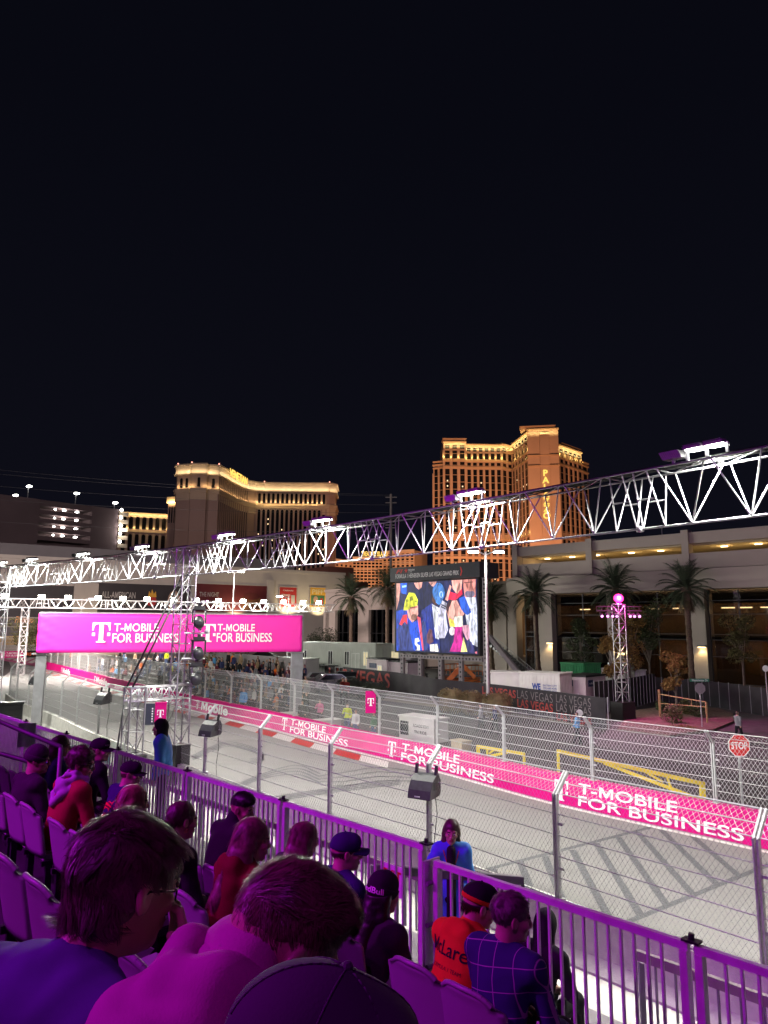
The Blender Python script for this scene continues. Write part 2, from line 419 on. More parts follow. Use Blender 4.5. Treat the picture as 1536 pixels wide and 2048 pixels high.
mb = MB(); mb.add([NP.at(s) - NP.nor(s) * .30 + Vector((0, 0, .012)) for s in sa] + [NP.at(s) - NP.nor(s) * 2.6 + Vector((0, 0, .012)) for s in sa], [(i, 81 + i, 82 + i, i + 1) for i in range(80)])
struct('lamplit_apron', mb, mat('lamplit apron concrete', (.5, .49, .45), .9, 0, .15, 1.5, .3, 20))  # pale strip added; its tone stands in for lamplight on the ground
# ------------------------------------------------------------------ barriers
def side(path, s, toward): return path.nor(s) * toward
def barrier(name, path, s0, s1, toward, label, m, face_h=1.0, cap=None):
    """concrete wall along a path; 'toward' is +1/-1 for the side that faces the track"""
    root = thing(name, label, 'barrier', path.at(s0)); prof = [(-.30, 0), (.30, 0), (.30, .06), (.16, .30), (.13, 1.0), (-.13, 1.0), (-.16, .30), (-.30, .06)]
    n = max(3, int((s1 - s0) / 1.0)); mb = MB(); vs = []
    for i in range(n + 1):
        s = s0 + (s1 - s0) * i / n; p = path.at(s); nn = path.nor(s)
        vs += [(p.x + nn.x * x, p.y + nn.y * x, z) for x, z in prof]
    k = len(prof)
    mb.add(vs, [(i * k + j, (i + 1) * k + j, (i + 1) * k + (j + 1) % k, i * k + (j + 1) % k) for i in range(n) for j in range(k)] + [tuple(range(k - 1, -1, -1)), tuple(n * k + j for j in range(k))])
    mb.build('wall', m, root)
    return root
SN_A, SN_B = 0.5, NP.near((-29.45, 57.24))
nb = barrier('concrete_barrier', NP, SN_A, SN_B, 1, 'pale grey concrete barrier under the near catch fence, seen through the guard rail', CONC)
fb = barrier('concrete_barrier', FP, .5, FP.L, -1, 'concrete barrier across the track faced with magenta advertising', CONC)
# magenta skirt on the far barrier (facing the track = left of travel)
def skirt(root, s0, s1, off=.325, z0=.05, z1=1.02, m=MAG, name='advertising_skirt'):
    n = max(2, int((s1 - s0) / .8)); mb = MB(); vs = []
    for i in range(n + 1):
        s = s0 + (s1 - s0) * i / n; p = FP.at(s); nn = -FP.nor(s)
        for x, z in ((off, z0), (off - .10, z1), (off - .45, z1 + .015), (off - .45, z1 - .01), (off - .14, z1 - .02), (off - .03, z0)): vs.append((p.x + nn.x * x, p.y + nn.y * x, z))
    mb.add(vs, [(i * 6 + j, (i + 1) * 6 + j, (i + 1) * 6 + (j + 1) % 6, i * 6 + (j + 1) % 6) for i in range(n) for j in range(6)])
    mb.build(name, m, root)
skirt(fb, .5, FP.L)
def on_skirt(x, z): # x = path length, z height -> a point just in front of the skirt
    p = FP.at(x); nn = -FP.nor(x); o = .325 - .10 * (z - .05) / .97 + .014
    return (p.x + nn.x * o, p.y + nn.y * o, z)
LET = MB()
def barrier_word(v, f, x0, z0, mb):   # words run against the path direction? (path runs right to left in the picture)
    mb.add([on_skirt(x0 - float(a), z0 + float(b)) for a, b in v], f)
def logo_on(x0, h, z0, mb):
    for p in t_logo(h): mb.add([on_skirt(x0 - a, z0 + b) for a, b in p], [tuple(range(len(p)))])
# where each sign starts, read as the path length at the sign's left end
def logo_part(x0, h, z0):
    m = MB(); logo_on(x0, h, z0, m); m.build('logo', WHITE, fb)
def biz(x0, wdt, mb):
    logo_part(x0, .70, .16)
    v, f = fitword('T-MOBILE', wdt * .64, .35, bold=.012); barrier_word(v, f, x0 - 1.05, .54, mb); mb.build('lettering', WHITE, fb); mb.__init__()
    v, f = fitword('FOR BUSINESS', wdt, .35, bold=.012); barrier_word(v, f, x0 - 1.05, .12, mb)
def mob(x0, wdt, mb):
    logo_part(x0, .62, .20)
    v, f = fitword('Mobile', wdt, .66, bold=.03); barrier_word(v, f, x0 - .95, .18, mb)
sx_ = lambda px, py: FP.near(P(px, py, .5))
for px, py, kind in ((1100, 1582, 'b'), (778, 1498, 'b'), (567, 1448, 'b'), (410, 1408, 'm'), (300, 1382, 'm'), (196, 1358, 'm'), (127, 1340, 'm')):
    mb = MB(); x0 = sx_(px, py)
    if kind == 'b': biz(x0, 5.7 if px > 1000 else 6.3, mb)
    else: mob(x0, 4.4, mb)
    mb.build('lettering', WHITE, fb)
# small step in the barrier at the far end
# ------------------------------------------------------------------ catch fences
def chain(mb, A, U, Z, wdt, h, dx, slope, r):
    """two families of diagonal wires clipped to a bay: origin A, unit U along, unit Z up"""
    nn = U.cross(Z)
    for sg in (1, -1):
        c = -h / slope
        while c < wdt + h / slope:
            x0, x1 = (c, c + h / slope) if sg > 0 else (c + h / slope, c)
            # param along z: x = x0 + (x1-x0) z/h
            za, zb = 0., h
            dxdz = (x1 - x0) / h
            for lim, lo in ((0, True), (wdt, False)):
                zc = (lim - x0) / dxdz
                if (dxdz > 0) == lo: za = max(za, zc)
                else: zb = min(zb, zc)
            if zb - za > .02:
                p = A + U * (x0 + dxdz * za) + Z * za; q = A + U * (x0 + dxdz * zb) + Z * zb
                mb.tube(p + nn * (r * sg), q + nn * (r * sg), r, 3, cap=False)
            c += dx
def catch_fence(name, path, s0, n, step, toward, label, h, wire, post_m, dx, r, zb=1.0, arm=.55, cab_r=.011, ncab=6, tarm=None):
    root = thing(name, label, 'catch fence', path.at(s0))
    base = [path.at(s0 + i * step) + Vector((0, 0, zb)) for i in range(n + 1)]
    nr = [path.nor(s0 + i * step) * toward for i in range(n + 1)]
    Z = Vector((0, 0, 1)); AR = arm * .72
    posts = []
    for i in range(n + 1):
        b = base[i]; mb = MB(); t = path.tan(s0 + i * step)
        # twin channel upright with a gap, then a bent arm
        for k in (-.035, .035): mb.bar(b + t * k - Z * .12, b + t * k + Z * h, .035, .10, nr[i])
        tip = b + Z * (h + AR) + nr[i] * AR
        for k in (-.035, .035): mb.bar(b + t * k + Z * (h - .02), tip + t * k, .035, .08, t.cross(nr[i]))
        mb.box(b + Z * .02, (.22, .22, .03), math.atan2(t.y, t.x))
        for q in (.3, .72): mb.box(b + t * -.10 + Z * (h * q), (.13, .025, .05), math.atan2(t.y, t.x))
        mb.build('post', post_m, root)
    cm = MB(); wm = MB()
    lev = [h * k / (ncab - 1) for k in range(ncab)]
    for i in range(n):
        for z in lev: cm.tube(base[i] + Z * (z + .02), base[i + 1] + Z * (z + .02), cab_r, 5, cap=False)
        for q in (.5, 1.0): cm.tube(base[i] + Z * (h + AR * q) + nr[i] * AR * q, base[i + 1] + Z * (h + AR * q) + nr[i + 1] * AR * q, cab_r * (1 if q < 1 else 1.5), 5, cap=False)
        U = base[i + 1] - base[i]; L_ = U.length; U.normalize()
        chain(wm, base[i], U, Z, L_, h, dx, 1.45, r)
        zz = (Z + nr[i]).normalized()
        chain(wm, base[i] + Z * h, U, zz, L_, arm, dx, 1.45, r)
    cm.build('cable', post_m, root); wm.build('wire_mesh', wire, root)
    return root, base, nr
s117 = NP.near((3.58, 15.45))
st_n = s117 - 3 * 4.0
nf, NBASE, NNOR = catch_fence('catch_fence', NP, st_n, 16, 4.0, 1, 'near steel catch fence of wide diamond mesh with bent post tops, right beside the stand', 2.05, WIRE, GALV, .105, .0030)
s119 = FP.near(P(1190, 1560, 1.0)); st_f = s119 - 4 * 4.35
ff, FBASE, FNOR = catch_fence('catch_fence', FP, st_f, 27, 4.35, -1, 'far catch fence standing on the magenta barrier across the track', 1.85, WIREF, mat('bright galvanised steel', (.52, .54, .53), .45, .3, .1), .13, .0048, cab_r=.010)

# ------------------------------------------------------------------ light truss along the near edge of the track
ZB = 8.5
TPX = ((1700, 1006), (1536, 1029), (1300, 1056), (1000, 1090), (700, 1122), (375, 1150), (200, 1163), (50, 1172), (4, 1175))
TPP = [P(x, y, ZB) for x, y in TPX]
TR = Path([(p.x, p.y) for p in TPP])
def frame_at(path, s): t = path.tan(s); return t, path.nor(s)
def truss_run(root, path, s0, s1, zb, h, wd, panel, mats, rc=.03, rw=.02, joint=4, n=6):
    """triangular truss: two top chords, one bottom chord, V webs on both faces, A frames at the joints"""
    k = int(round((s1 - s0) / panel)); ch = MB(); web = MB(); Z = Vector((0, 0, 1))
    pts = []
    for i in range(2 * k + 1):
        s = s0 + (s1 - s0) * i / (2 * k); t, nn = frame_at(path, s); p = path.at(s)
        pts.append((p + Z * zb, p + Z * (zb + h) - nn * wd / 2, p + Z * (zb + h) + nn * wd / 2))
    for a, b in zip(pts, pts[1:]):
        for q in range(3): ch.tube(a[q], b[q], rc, n + 2, cap=False)
    for i in range(0, 2 * k, 2):
        j = i // 2
        if j % joint == joint - 1:
            # A frames: splayed legs, a cross bar and an upright pair at the section joint
            m = (pts[i], pts[i + 1], pts[i + 2])
            for q in (1, 2):
                ta, tb = pts[i][q].lerp(pts[i + 1][q], .25), pts[i + 1][q].lerp(pts[i + 2][q], .75)
                la, lb = pts[i][0], pts[i + 2][0]; mid = pts[i + 1][0]; d = (lb - la) * .06
                web.tube(la, ta, rw, n, cap=False); web.tube(mid - d, ta.lerp(pts[i + 1][q], .7), rw, n, cap=False)
                web.tube(lb, tb, rw, n, cap=False); web.tube(mid + d, tb.lerp(pts[i + 1][q], .7), rw, n, cap=False)
                web.tube(la.lerp(ta, .5), (mid - d).lerp(ta.lerp(pts[i + 1][q], .7), .5), rw, n, cap=False)
                web.tube(lb.lerp(tb, .5), (mid + d).lerp(tb.lerp(pts[i + 1][q], .7), .5), rw, n, cap=False)
            ch.box(pts[i + 1][0], (.12, .12, .12))
        else:
            for q in (1, 2):
                web.tube(pts[i + 1][0], pts[i][q].lerp(pts[i + 1][q], .12), rw, n, cap=False)
                web.tube(pts[i + 1][0], pts[i + 2][q].lerp(pts[i + 1][q], .12), rw, n, cap=False)
        web.tube(pts[i][1], pts[i][2], rw, n, cap=False)
        web.tube(pts[i][1], pts[i + 2][2], rw * .8, n, cap=False)
    ch.add(web.v, web.f); ch.build('frame', mats, root, smooth=True)
    return pts
truss = thing('light_truss', 'long aluminium truss crossing the picture above the near catch fence with purple light on it', 'truss', TR.at(0) + Vector((0, 0, ZB)))
tpts = truss_run(truss, TR, 0, TR.L, ZB, 1.15, .75, 1.15, TRUSSM, .025, .0165)
# cable bundle lying on top
mb = MB(); random.seed(3)
for c in range(5):
    pp = []
    for i in range(0, len(tpts), 1):
        q = tpts[i]; f = .15 + .15 * c + random.uniform(-.06, .06); pp.append(q[1].lerp(q[2], f) + Vector((0, 0, .05 - .06 * (i % 4 == 1) * random.random())))
    mb.path(pp, .018, 5)
mb.build('cable_bundle', BLACK, truss)

def tower(name, label, base, z0, z1, wd, yaw, cat='truss tower', r=.03, step=.75, group=None, m=TRUSSM):
    root = thing(name, label, cat, (base[0], base[1], z0), 0, group); ch = MB(); web = MB()
    M = Matrix.Rotation(yaw, 3, 'Z'); b = Vector((base[0], base[1], 0))
    cs = [M @ Vector((x * wd / 2, y * wd / 2, 0)) for x, y in ((-1, -1), (1, -1), (1, 1), (-1, 1))]
    for c in cs: ch.tube(b + c + Vector((0, 0, z0)), b + c + Vector((0, 0, z1)), r, 8, cap=False)
    k = max(2, int((z1 - z0) / step)); dz = (z1 - z0) / k
    for i in range(k):
        za, zb_ = z0 + i * dz, z0 + (i + 1) * dz
        for j in range(4):
            p, q = cs[j], cs[(j + 1) % 4]; zz = (za, zb_) if (i + j) % 2 else (zb_, za)
            web.tube(b + p + Vector((0, 0, zz[0])), b + q + Vector((0, 0, zz[1])), r * .55, 6, cap=False)
            web.tube(b + p + Vector((0, 0, za)), b + q + Vector((0, 0, za)), r * .55, 6, cap=False)
    for j in range(4): web.tube(b + cs[j] + Vector((0, 0, z1)), b + cs[(j + 1) % 4] + Vector((0, 0, z1)), r * .7, 6)
    ch.add(web.v, web.f); ch.build('frame', m, root, smooth=True); return root
MT = P(372, 1150, ZB); MT.z = 0
yaw0 = math.atan2(A_.y, A_.x)
t1 = tower('truss_tower', 'tall square aluminium tower carrying the truss, standing on a black crate', MT, 1.7, 9.65, .62, yaw0)
mb = MB(); mb.box(MT + Vector((0, 0, .85)), (.95, .62, 1.7), yaw0); mb.box(MT + Vector((0, 0, 1.715)), (1.0, .66, .026), yaw0)
solo('ballast_crate', mb, BLACK, 'tall black ballast crate under the tall truss tower, behind the guard in the blue jacket', 'crate', loc=MT)
LT = D(264, 1489, 28.4); LT.z = 0
t2 = tower('outrigger_tower', 'short aluminium truss tower left of the tall one, tied to it by a cross truss', LT, 1.55, 4.05, .6, yaw0, r=.03)
mb = MB(); mb.box(LT + Vector((.1, 0, .77)), (.9, .6, 1.54), yaw0); solo('ballast_crate', mb, BLACK, 'low black ballast crate under the short outrigger tower', 'crate', loc=LT)
# cross truss and the two black stays
ct = MB(); dirv = (MT - LT).normalized(); sd = Vector((-dirv.y, dirv.x, 0)) * .27
for o_ in (sd, -sd):
    for z in (3.52, 4.02): ct.tube(LT + o_ - dirv * .3 + Vector((0, 0, z)), MT + o_ + dirv * .3 + Vector((0, 0, z)), .028, 8)
    L_ = (MT - LT).length; k = 6
    for i in range(k):
        a = LT + o_ + dirv * (L_ * i / k); b = LT + o_ + dirv * (L_ * (i + 1) / k)
        ct.tube(a + Vector((0, 0, 3.52 if i % 2 else 4.02)), b + Vector((0, 0, 4.02 if i % 2 else 3.52)), .017, 6)
        ct.tube(a + Vector((0, 0, 3.52)), a + Vector((0, 0, 4.02)), .017, 6)
ct.build('cross_truss', ALU, t2, smooth=True)
for k, o_ in enumerate((sd * .9, -sd * .9)):
    mb = MB(); mb.tube(LT - dirv * .25 + o_ + Vector((0, 0, 4.0)), MT + o_ * .9 + Vector((0, 0, 8.6)), .038, 8); mb.build('stay', mat('dark grey tube', (.05, .05, .055), .45, .5, .1), t2, smooth=True)
mb = MB(); mb.tube(LT - dirv * .75 + Vector((0, 0, .1)), LT - dirv * .42 + Vector((0, 0, 3.4)), .035, 8); mb.build('stay', MATS['dark grey tube'], t2, smooth=True)
mb = MB(); mb.tube(MT + dirv * .52 + Vector((0, 0, 0)), MT + dirv * .42 + Vector((0, 0, 3.9)), .03, 8); mb.build('brace_pole', GALV, t1, smooth=True)
# far-left tower of the same run
FT = P(6, 1172, ZB); FT.z = 0
tower('truss_tower', 'aluminium tower at the left edge of the picture carrying the end of the truss', FT, .3, 9.5, .55, yaw0, r=.028)

# moving-head stage lights on the right of the tall tower
def moving_head(loc, label, yaw):
    root = thing('stage_light', label, 'stage light', loc, 0, 'black moving head lights on the tall tower'); root.scale = (1.3, 1.3, 1.3)
    mb = MB(); mb.box(Vector(loc) + Vector((0, 0, .33)), (.34, .26, .12), yaw); mb.box(Vector(loc) + Vector((0, 0, .42)), (.1, .1, .1), yaw); mb.build('base', BLACK, root)
    M = Matrix.Rotation(yaw, 3, 'Z'); mb = MB()
    for k in (-1, 1):
        mb.bar(Vector(loc) + M @ Vector((.2 * k, 0, -.14)), Vector(loc) + M @ Vector((.2 * k, 0, .27)), .045, .1, M @ Vector((0, 1, 0)))
    mb.bar(Vector(loc) + M @ Vector((-.22, 0, .27)), Vector(loc) + M @ Vector((.22, 0, .27)), .1, .05)
    mb.build('yoke', BLACK, root)
    mb = MB(); mb.lathe((0, 0, 0), [(.10, -.20), (.15, -.17), (.17, -.05), (.165, .05), (.15, .13), (.16, .16), (.145, .165)], 14)
    q = Matrix.Rotation(yaw, 3, 'Z') @ Matrix.Rotation(R(-68), 3, 'X'); mb.v = [tuple(Vector(loc) + Vector((0, 0, -.12)) + q @ Vector(v)) for v in mb.v]
    hd_ = mb.build('head', mat('dark grey plastic', (.035, .036, .04), .4, 0, .2, 10), root, smooth=True)
    mb = MB(); mb.lathe((0, 0, 0), [(.14, .155), (.1, .175), (.03, .185)], 14); mb.v = [tuple(Vector(loc) + Vector((0, 0, -.12)) + q @ Vector(v)) for v in mb.v]
    mb.build('lens', mat('dark lens', (.02, .02, .025), .08, 0, 0, spec=.8), hd_, smooth=True)
    mb = MB()
    for k in range(5):
        a = Vector(loc) + Vector((random.uniform(-.25, .25), random.uniform(-.1, .1), .5 + random.uniform(-.03, .12))); mb.box(a, (.08, .06, .07), random.random())
    mb.tube(Vector(loc) + M @ Vector((-.45, 0, .5)), Vector(loc) + M @ Vector((.25, 0, .5)), .025, 6); mb.build('clamp', GALV, root)
for (px, py, l) in ((398, 1237, 'uppermost black stage light clamped to the tall tower'), (397, 1299, 'middle black stage light clamped to the tall tower'), (392, 1350, 'lowest black stage light clamped to the tall tower')):
    moving_head(D(px, py, 29.3), l, R(20))

# flood lamps on the truss: heads seen from below, aimed across the track
LAMPC = (1, 1, .90)
def flood(loc, aim, tang, label, group, power, big=True, lum=None, beam=None):
    root = thing('flood_lamp', label, 'flood lamp', loc, 0, group); loc = Vector(loc); aim = Vector(aim).normalized(); tang = Vector(tang).normalized()
    up = -aim; sdv = aim.cross(tang).normalized()
    def obox(c, a, b, h, mbx):   # slab with axes tang/sdv/up
        A = tang * a / 2; B = sdv * b / 2; H = up * h / 2
        mbx.hexa([c - A - B - H, c + A - B - H, c + A + B - H, c - A + B - H, c - A - B + H, c + A - B + H, c + A + B + H, c - A + B + H])
    z = .62 if big else 1.3
    for k in ((-.21, .21) if big else (0,)):
        c = loc + tang * k; mb = MB(); obox(c + up * .05, .60 * z, .46 * z, .06, mb)
        for f in range(9): obox(c + up * .10 + tang * (-.26 + .065 * f) * z, .012, .42 * z, .06, mb)
        hs_ = mb.build('housing', ALU, root)
        mb = MB(); obox(c - up * .004, .54 * z, .40 * z, .022, mb); mb.build('lens', WHITEGLOW if lum is None else lum, hs_)
    if big:
        c = loc + tang * .70 + Vector((0, 0, -.03)); mb = MB(); obox(c, .42, .24, .17, mb)
        for f in range(10): obox(c + tang * (-.19 + .042 * f), .016, .26, .19, mb)
        mb.build('ballast_box', ALU, root)
        mb = MB(); mb.bar(loc - tang * .45 - Vector((0, 0, .22)), loc + tang * .9 - Vector((0, 0, .22)), .05, .05)
        for k in (-.4, .0, .4, .7): mb.bar(loc + tang * k - Vector((0, 0, .24)), loc + tang * k + Vector((0, 0, .04)), .05, .05, tang)
        mb.build('bracket', GALV, root)
    if power:
        bm = Vector(beam).normalized() if beam is not None else aim; spot('flood_beam', loc + aim * .15 + bm * .1, loc + bm * 5, power, LAMPC, 168, .35, .22)
    return root
ordn = ['first', 'second', 'third', 'fourth', 'fifth', 'sixth', 'seventh', 'eighth', 'ninth', 'tenth', 'eleventh', 'twelfth', 'thirteenth', 'fourteenth', 'fifteenth', 'sixteenth', 'seventeenth', 'eighteenth', 'nineteenth', 'twentieth']
for i, (px, py) in enumerate(((1900, 822), (1450, 893), (948, 988), (655, 1041), (472, 1070), (332, 1097), (237, 1112), (162, 1124), (90, 1133))):
    q = P(px, py, 9.98); s = TR.near(q); c = TR.at(s) - TR.nor(s) * .1; c.z = 9.93; t = TR.tan(s); nn = TR.nor(s)
    aim = (nn * .05 + Vector((0, 0, -.88)) - t * .40)
    flood(c, aim, t, f'{ordn[i - 1] if i else "cut-off"} bright twin flood lamp from the right end on top of the long truss', 'flood lamps on the long truss', 5300, beam=nn * .36 + Vector((0, 0, -.90)))
# ------------------------------------------------------------------ magenta gantry over the track
GL = D(84, 1300, 44.0); GR = D(594, 1297, 48.0)
gdir = Vector((GR.x - GL.x, GR.y - GL.y, 0)); GW = gdir.length; gdir.normalize(); gn = Vector((gdir.y, -gdir.x, 0))   # gn points at the camera
gz0, gz1 = 4.70, 7.06
gan = thing('gantry_banner', 'wide magenta banner with white lettering hung over the track between two steel posts', 'banner', (GL.x, GL.y, 0))
for e, q in ((0, GL), (1, GR)):
    mb = MB(); b = Vector((q.x, q.y, 0)); mb.bar(b, b + Vector((0, 0, gz1 + .05)), .55 if e == 0 else .75, .45, gn); mb.box(b + Vector((0, 0, gz0 - .06)), (1.0, .7, .08), math.atan2(gdir.y, gdir.x)); mb.box(b + Vector((0, 0, .03)), (.9, .9, .06))
    mb.build('post', STEEL, gan)
mb = MB(); NXG, NZG = 90, 10; G0 = Vector((GL.x, GL.y, 0)) - gdir * .25 + gn * .42
def gpt(x, z):  # cloth surface with slight creases near the ends
    e = max(0, 1 - x / 1.6) + max(0, 1 - (GW + .5 - x) / 1.0) * .6
    y = .05 * e * math.sin(z * 9 + x * 5) + .03 * e * math.sin(x * 14 - z * 6) + .008 * math.sin(x * 1.7 + z * 2)
    return G0 + gdir * x + Vector((0, 0, gz0 + z)) + gn * y
LX = GW + .5
gv = [gpt(LX * i / NXG, (gz1 - gz0) * j / NZG) for j in range(NZG + 1) for i in range(NXG + 1)]
nv = len(gv); gv += [p - gn * .5 for p in gv]
ff_ = [(j * (NXG + 1) + i, j * (NXG + 1) + i + 1, (j + 1) * (NXG + 1) + i + 1, (j + 1) * (NXG + 1) + i) for j in range(NZG) for i in range(NXG)]
bk = [tuple(nv + k for k in reversed(f)) for f in ff_]
rim = []
for i in range(NXG):
    rim.append((i, nv + i, nv + i + 1, i + 1)); a = NZG * (NXG + 1) + i; rim.append((a, a + 1, nv + a + 1, nv + a))
for j in range(NZG):
    a = j * (NXG + 1); b = a + NXG + 1; rim.append((a, b, nv + b, nv + a)); a += NXG; b += NXG; rim.append((b, a, nv + a, nv + b))
mb.add(gv, ff_ + bk + rim); mb.build('banner_cloth', mat('magenta banner cloth', (.82, .02, .36), .6, 0, .06, .4, .15, 3), gan, smooth=True)
mb = MB()
for k in range(24): mb.tube(G0 + gdir * (LX * (k + .5) / 24) + Vector((0, 0, gz1)) - gn * .1, G0 + gdir * (LX * (k + .5) / 24) + Vector((0, 0, gz1 + .08)) - gn * .1, .02, 6)
mb.tube(G0 - gn * .25 + Vector((0, 0, gz1 + .05)), G0 + gdir * LX - gn * .25 + Vector((0, 0, gz1 + .05)), .04, 6); mb.build('top_rail', GALV, gan)
OG = G0 + gn * .09 + Vector((0, 0, gz0))
def gx(px, py=1265): q = W(px, py, OG, gn); return (q - OG).dot(gdir), (q - OG).z
Zv = Vector((0, 0, 1))
for lx, ly, lh, tx, ty, tw, th, bx, by, bw, bh in ((183, 1285, 1245, 228, 1263, 318, 1247, 224, 1285, 357, 1267), (399, 1284, 1248, 435, 1263, 510, 1248, 433, 1284, 544, 1266)):
    mb = MB(); x, z = gx(lx, ly); x1, z1 = gx(lx, lh)
    for p in t_logo(z1 - z): poly_add(mb, p, OG, gdir, Zv, x, z)
    mb.build('logo', WHITE, gan); mb = MB()
    for a, b, c, d, t in ((tx, ty, tw, th, 'T-MOBILE'), (bx, by, bw, bh, 'FOR BUSINESS')):
        x, z = gx(a, b); x1, z1 = gx(c, d); v, f = fitword(t, x1 - x, z1 - z, bold=.012, shear=0); pl_add(mb, v, f, OG, gdir, Zv, x, z); mb.build('lettering', WHITE, gan); mb = MB()
# warm glow of the banner's inner lamps is left to the truss lamps

# ------------------------------------------------------------------ far truss with a row of lamps beyond the corner
FA, FB = D(-40, 1216, 85), D(668, 1229, 107)
FB.z = FA.z = 8.4
FTP = Path([(FA.x, FA.y), ((FA.x + FB.x) / 2, (FA.y + FB.y) / 2), (FB.x, FB.y)])
ftr = thing('far_light_truss', 'far white truss with a row of glowing lamps behind the magenta banner', 'truss', FTP.at(0) + Vector((0, 0, 8.4)))
truss_run(ftr, FTP, 0, FTP.L, 8.3, 1.05, .8, 1.5, mat('bright aluminium', (.72, .73, .73), .4, .4, .1), .06, .042, joint=5, n=5)
for k, px in enumerate((12, 80, 140, 194, 246, 296, 345, 391, 440, 484, 526, 567, 605, 640)):
    a = ray(px, 1205); t = FTP.p[0]; best = min(FTP.p, key=lambda q: abs(proj((q.x, q.y, 9.4))[0] - px)); s = FTP.near(best); c = FTP.at(s); c.z = 9.62
    r_ = flood(c, Vector((-c.x * .5 + 10, -c.y, -60)), FTP.tan(s), f'{ordn[k]} small glowing lamp from the left on the far truss', 'glowing lamps on the far truss', 13000 if k % 2 == 0 else 0, big=False, lum=glow('far flood face', (1, 1, .82), 90))
tower('truss_tower', 'distant white truss tower at the far left, under the lamp row', D(45, 1300, 92).to_2d(), 0, 8.4, .8, .3, r=.06, step=1.2, m=MATS['bright aluminium'])
# far end of the track: advertising walls and a catch fence
E0, E1, E2 = P(-30, 1317, 0), P(45, 1315, 0), P(122, 1312.5, 0)
for a, b, m_, nm, lb in ((E0, E1, MAG, 'advertising_wall', 'small magenta advertising wall at the far end of the track'), (E1, E2, BLACK, 'advertising_wall', 'black advertising wall with orange lettering at the far end of the track')):
    d = (b - a).normalized(); n_ = Vector((d.y, -d.x, 0)); root = thing(nm, lb, 'barrier', a, 0)
    mb = MB(); mb.bar(a + Zv * .62, b - d * .02 + Zv * .62, .3, 1.24); mb.build('wall', m_, root); o_ = a + n_ * .17; wdt = (b - a).length; mb = MB()
    if m_ is MAG:
        for p in t_logo(.8): poly_add(mb, p, o_, d, Zv, wdt * .40, .2)
        mb.build('logo', WHITE, root); mb = MB()
        for t, z in (('T-MOBILE', .68), ('FOR BUSINESS', .22)):
            v, f = fitword(t, wdt * (.34 if z > .5 else .42), .36, bold=.015); pl_add(mb, v, f, o_, d, Zv, wdt * .54, z); mb.build('lettering', WHITE, root); mb = MB()
    else:
        v, f = fitword('LAS VEGAS GP', wdt * .72, .62, bold=.02); pl_add(mb, v, f, o_, d, Zv, wdt * .03, .3)
        for k in range(4): poly_add(mb, [(0, 0), (.22, 0), (1.2, .9), (.98, .9)], o_, d, Zv, wdt * .78 + .42 * k, .15)
        mb.build('lettering', mat('orange red vinyl', (.8, .14, .04), .5, 0, 0), root)
EP = Path([(E0.x - 6, E0.y + 1.2), (E1.x, E1.y + 1.2), (E2.x, E2.y + 1.2), (E2.x + 5, E2.y + 2)])
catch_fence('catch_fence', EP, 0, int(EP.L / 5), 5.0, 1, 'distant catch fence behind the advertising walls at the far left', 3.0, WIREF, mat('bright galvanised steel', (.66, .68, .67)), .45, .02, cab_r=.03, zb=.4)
# ------------------------------------------------------------------ hotels and buildings behind
DKGLASS = mat('dark window glass', (.012, .013, .018), .12, 0, .3, .2, spec=.7)
def hz(px, py, d): return D(px, py, d).z
class Fac:
    def __init__(s, p0, p1):
        s.o = Vector((p0[0], p0[1], 0)); e = Vector((p1[0], p1[1], 0)); s.u = e - s.o; s.L = s.u.length; s.u.normalize(); s.n = Vector((s.u.y, -s.u.x, 0))
    def pt(s, x, y, z): return s.o + s.u * x + s.n * y + Vector((0, 0, z))
    def box(s, mb, x0, x1, y0, y1, z0, z1):
        mb.hexa([s.pt(x0, y1, z0), s.pt(x1, y1, z0), s.pt(x1, y0, z0), s.pt(x0, y0, z0), s.pt(x0, y1, z1), s.pt(x1, y1, z1), s.pt(x1, y0, z1), s.pt(x0, y0, z1)])
    def arch(s, mb, x0, x1, y0, y1, z0, z1, k=6):
        r = (x1 - x0) / 2; pr = [(x0, z0), (x1, z0)] + [((x0 + x1) / 2 + r * math.cos(math.pi * i / k), z1 - r + r * math.sin(math.pi * i / k)) for i in range(k + 1)]
        n = len(pr); mb.add([s.pt(x, y1, z) for x, z in pr] + [s.pt(x, y0, z) for x, z in pr], [tuple(range(n)), tuple(range(2 * n - 1, n - 1, -1))] + [(i, n + i, n + (i + 1) % n, (i + 1) % n) for i in range(n)])
def xyd(px, d, py=1150): q = D(px, py, d); return (q.x, q.y)
def extrude(mb, pts, back, z0, z1):
    mb.prism(pts + back, z0, z1)
def offs(pts, o):
    out = []
    for i, p in enumerate(pts):
        a = Vector(pts[max(i - 1, 0)]); b = Vector(pts[min(i + 1, len(pts) - 1)]); t = (b - a).normalized(); out.append((p[0] + t.y * o, p[1] - t.x * o))
    return out
def band(mb, pts, o, z0, z1, inn=-1.0):
    a = offs(pts, o); b = offs(pts, inn); n = len(pts)
    vs = [(x, y, z0) for x, y in a] + [(x, y, z0) for x, y in b] + [(x, y, z1) for x, y in a] + [(x, y, z1) for x, y in b]
    fs = []
    for i in range(n - 1): fs += [(i, i + 1, 2 * n + i + 1, 2 * n + i), (n + i + 1, n + i, 3 * n + i, 3 * n + i + 1), (i + 1, i, n + i, n + i + 1), (2 * n + i, 2 * n + i + 1, 3 * n + i + 1, 3 * n + i)]
    fs += [(0, 2 * n, 3 * n, n), (n - 1, 2 * n - 1, 4 * n - 1, 3 * n - 1)]
    mb.add(vs, fs)
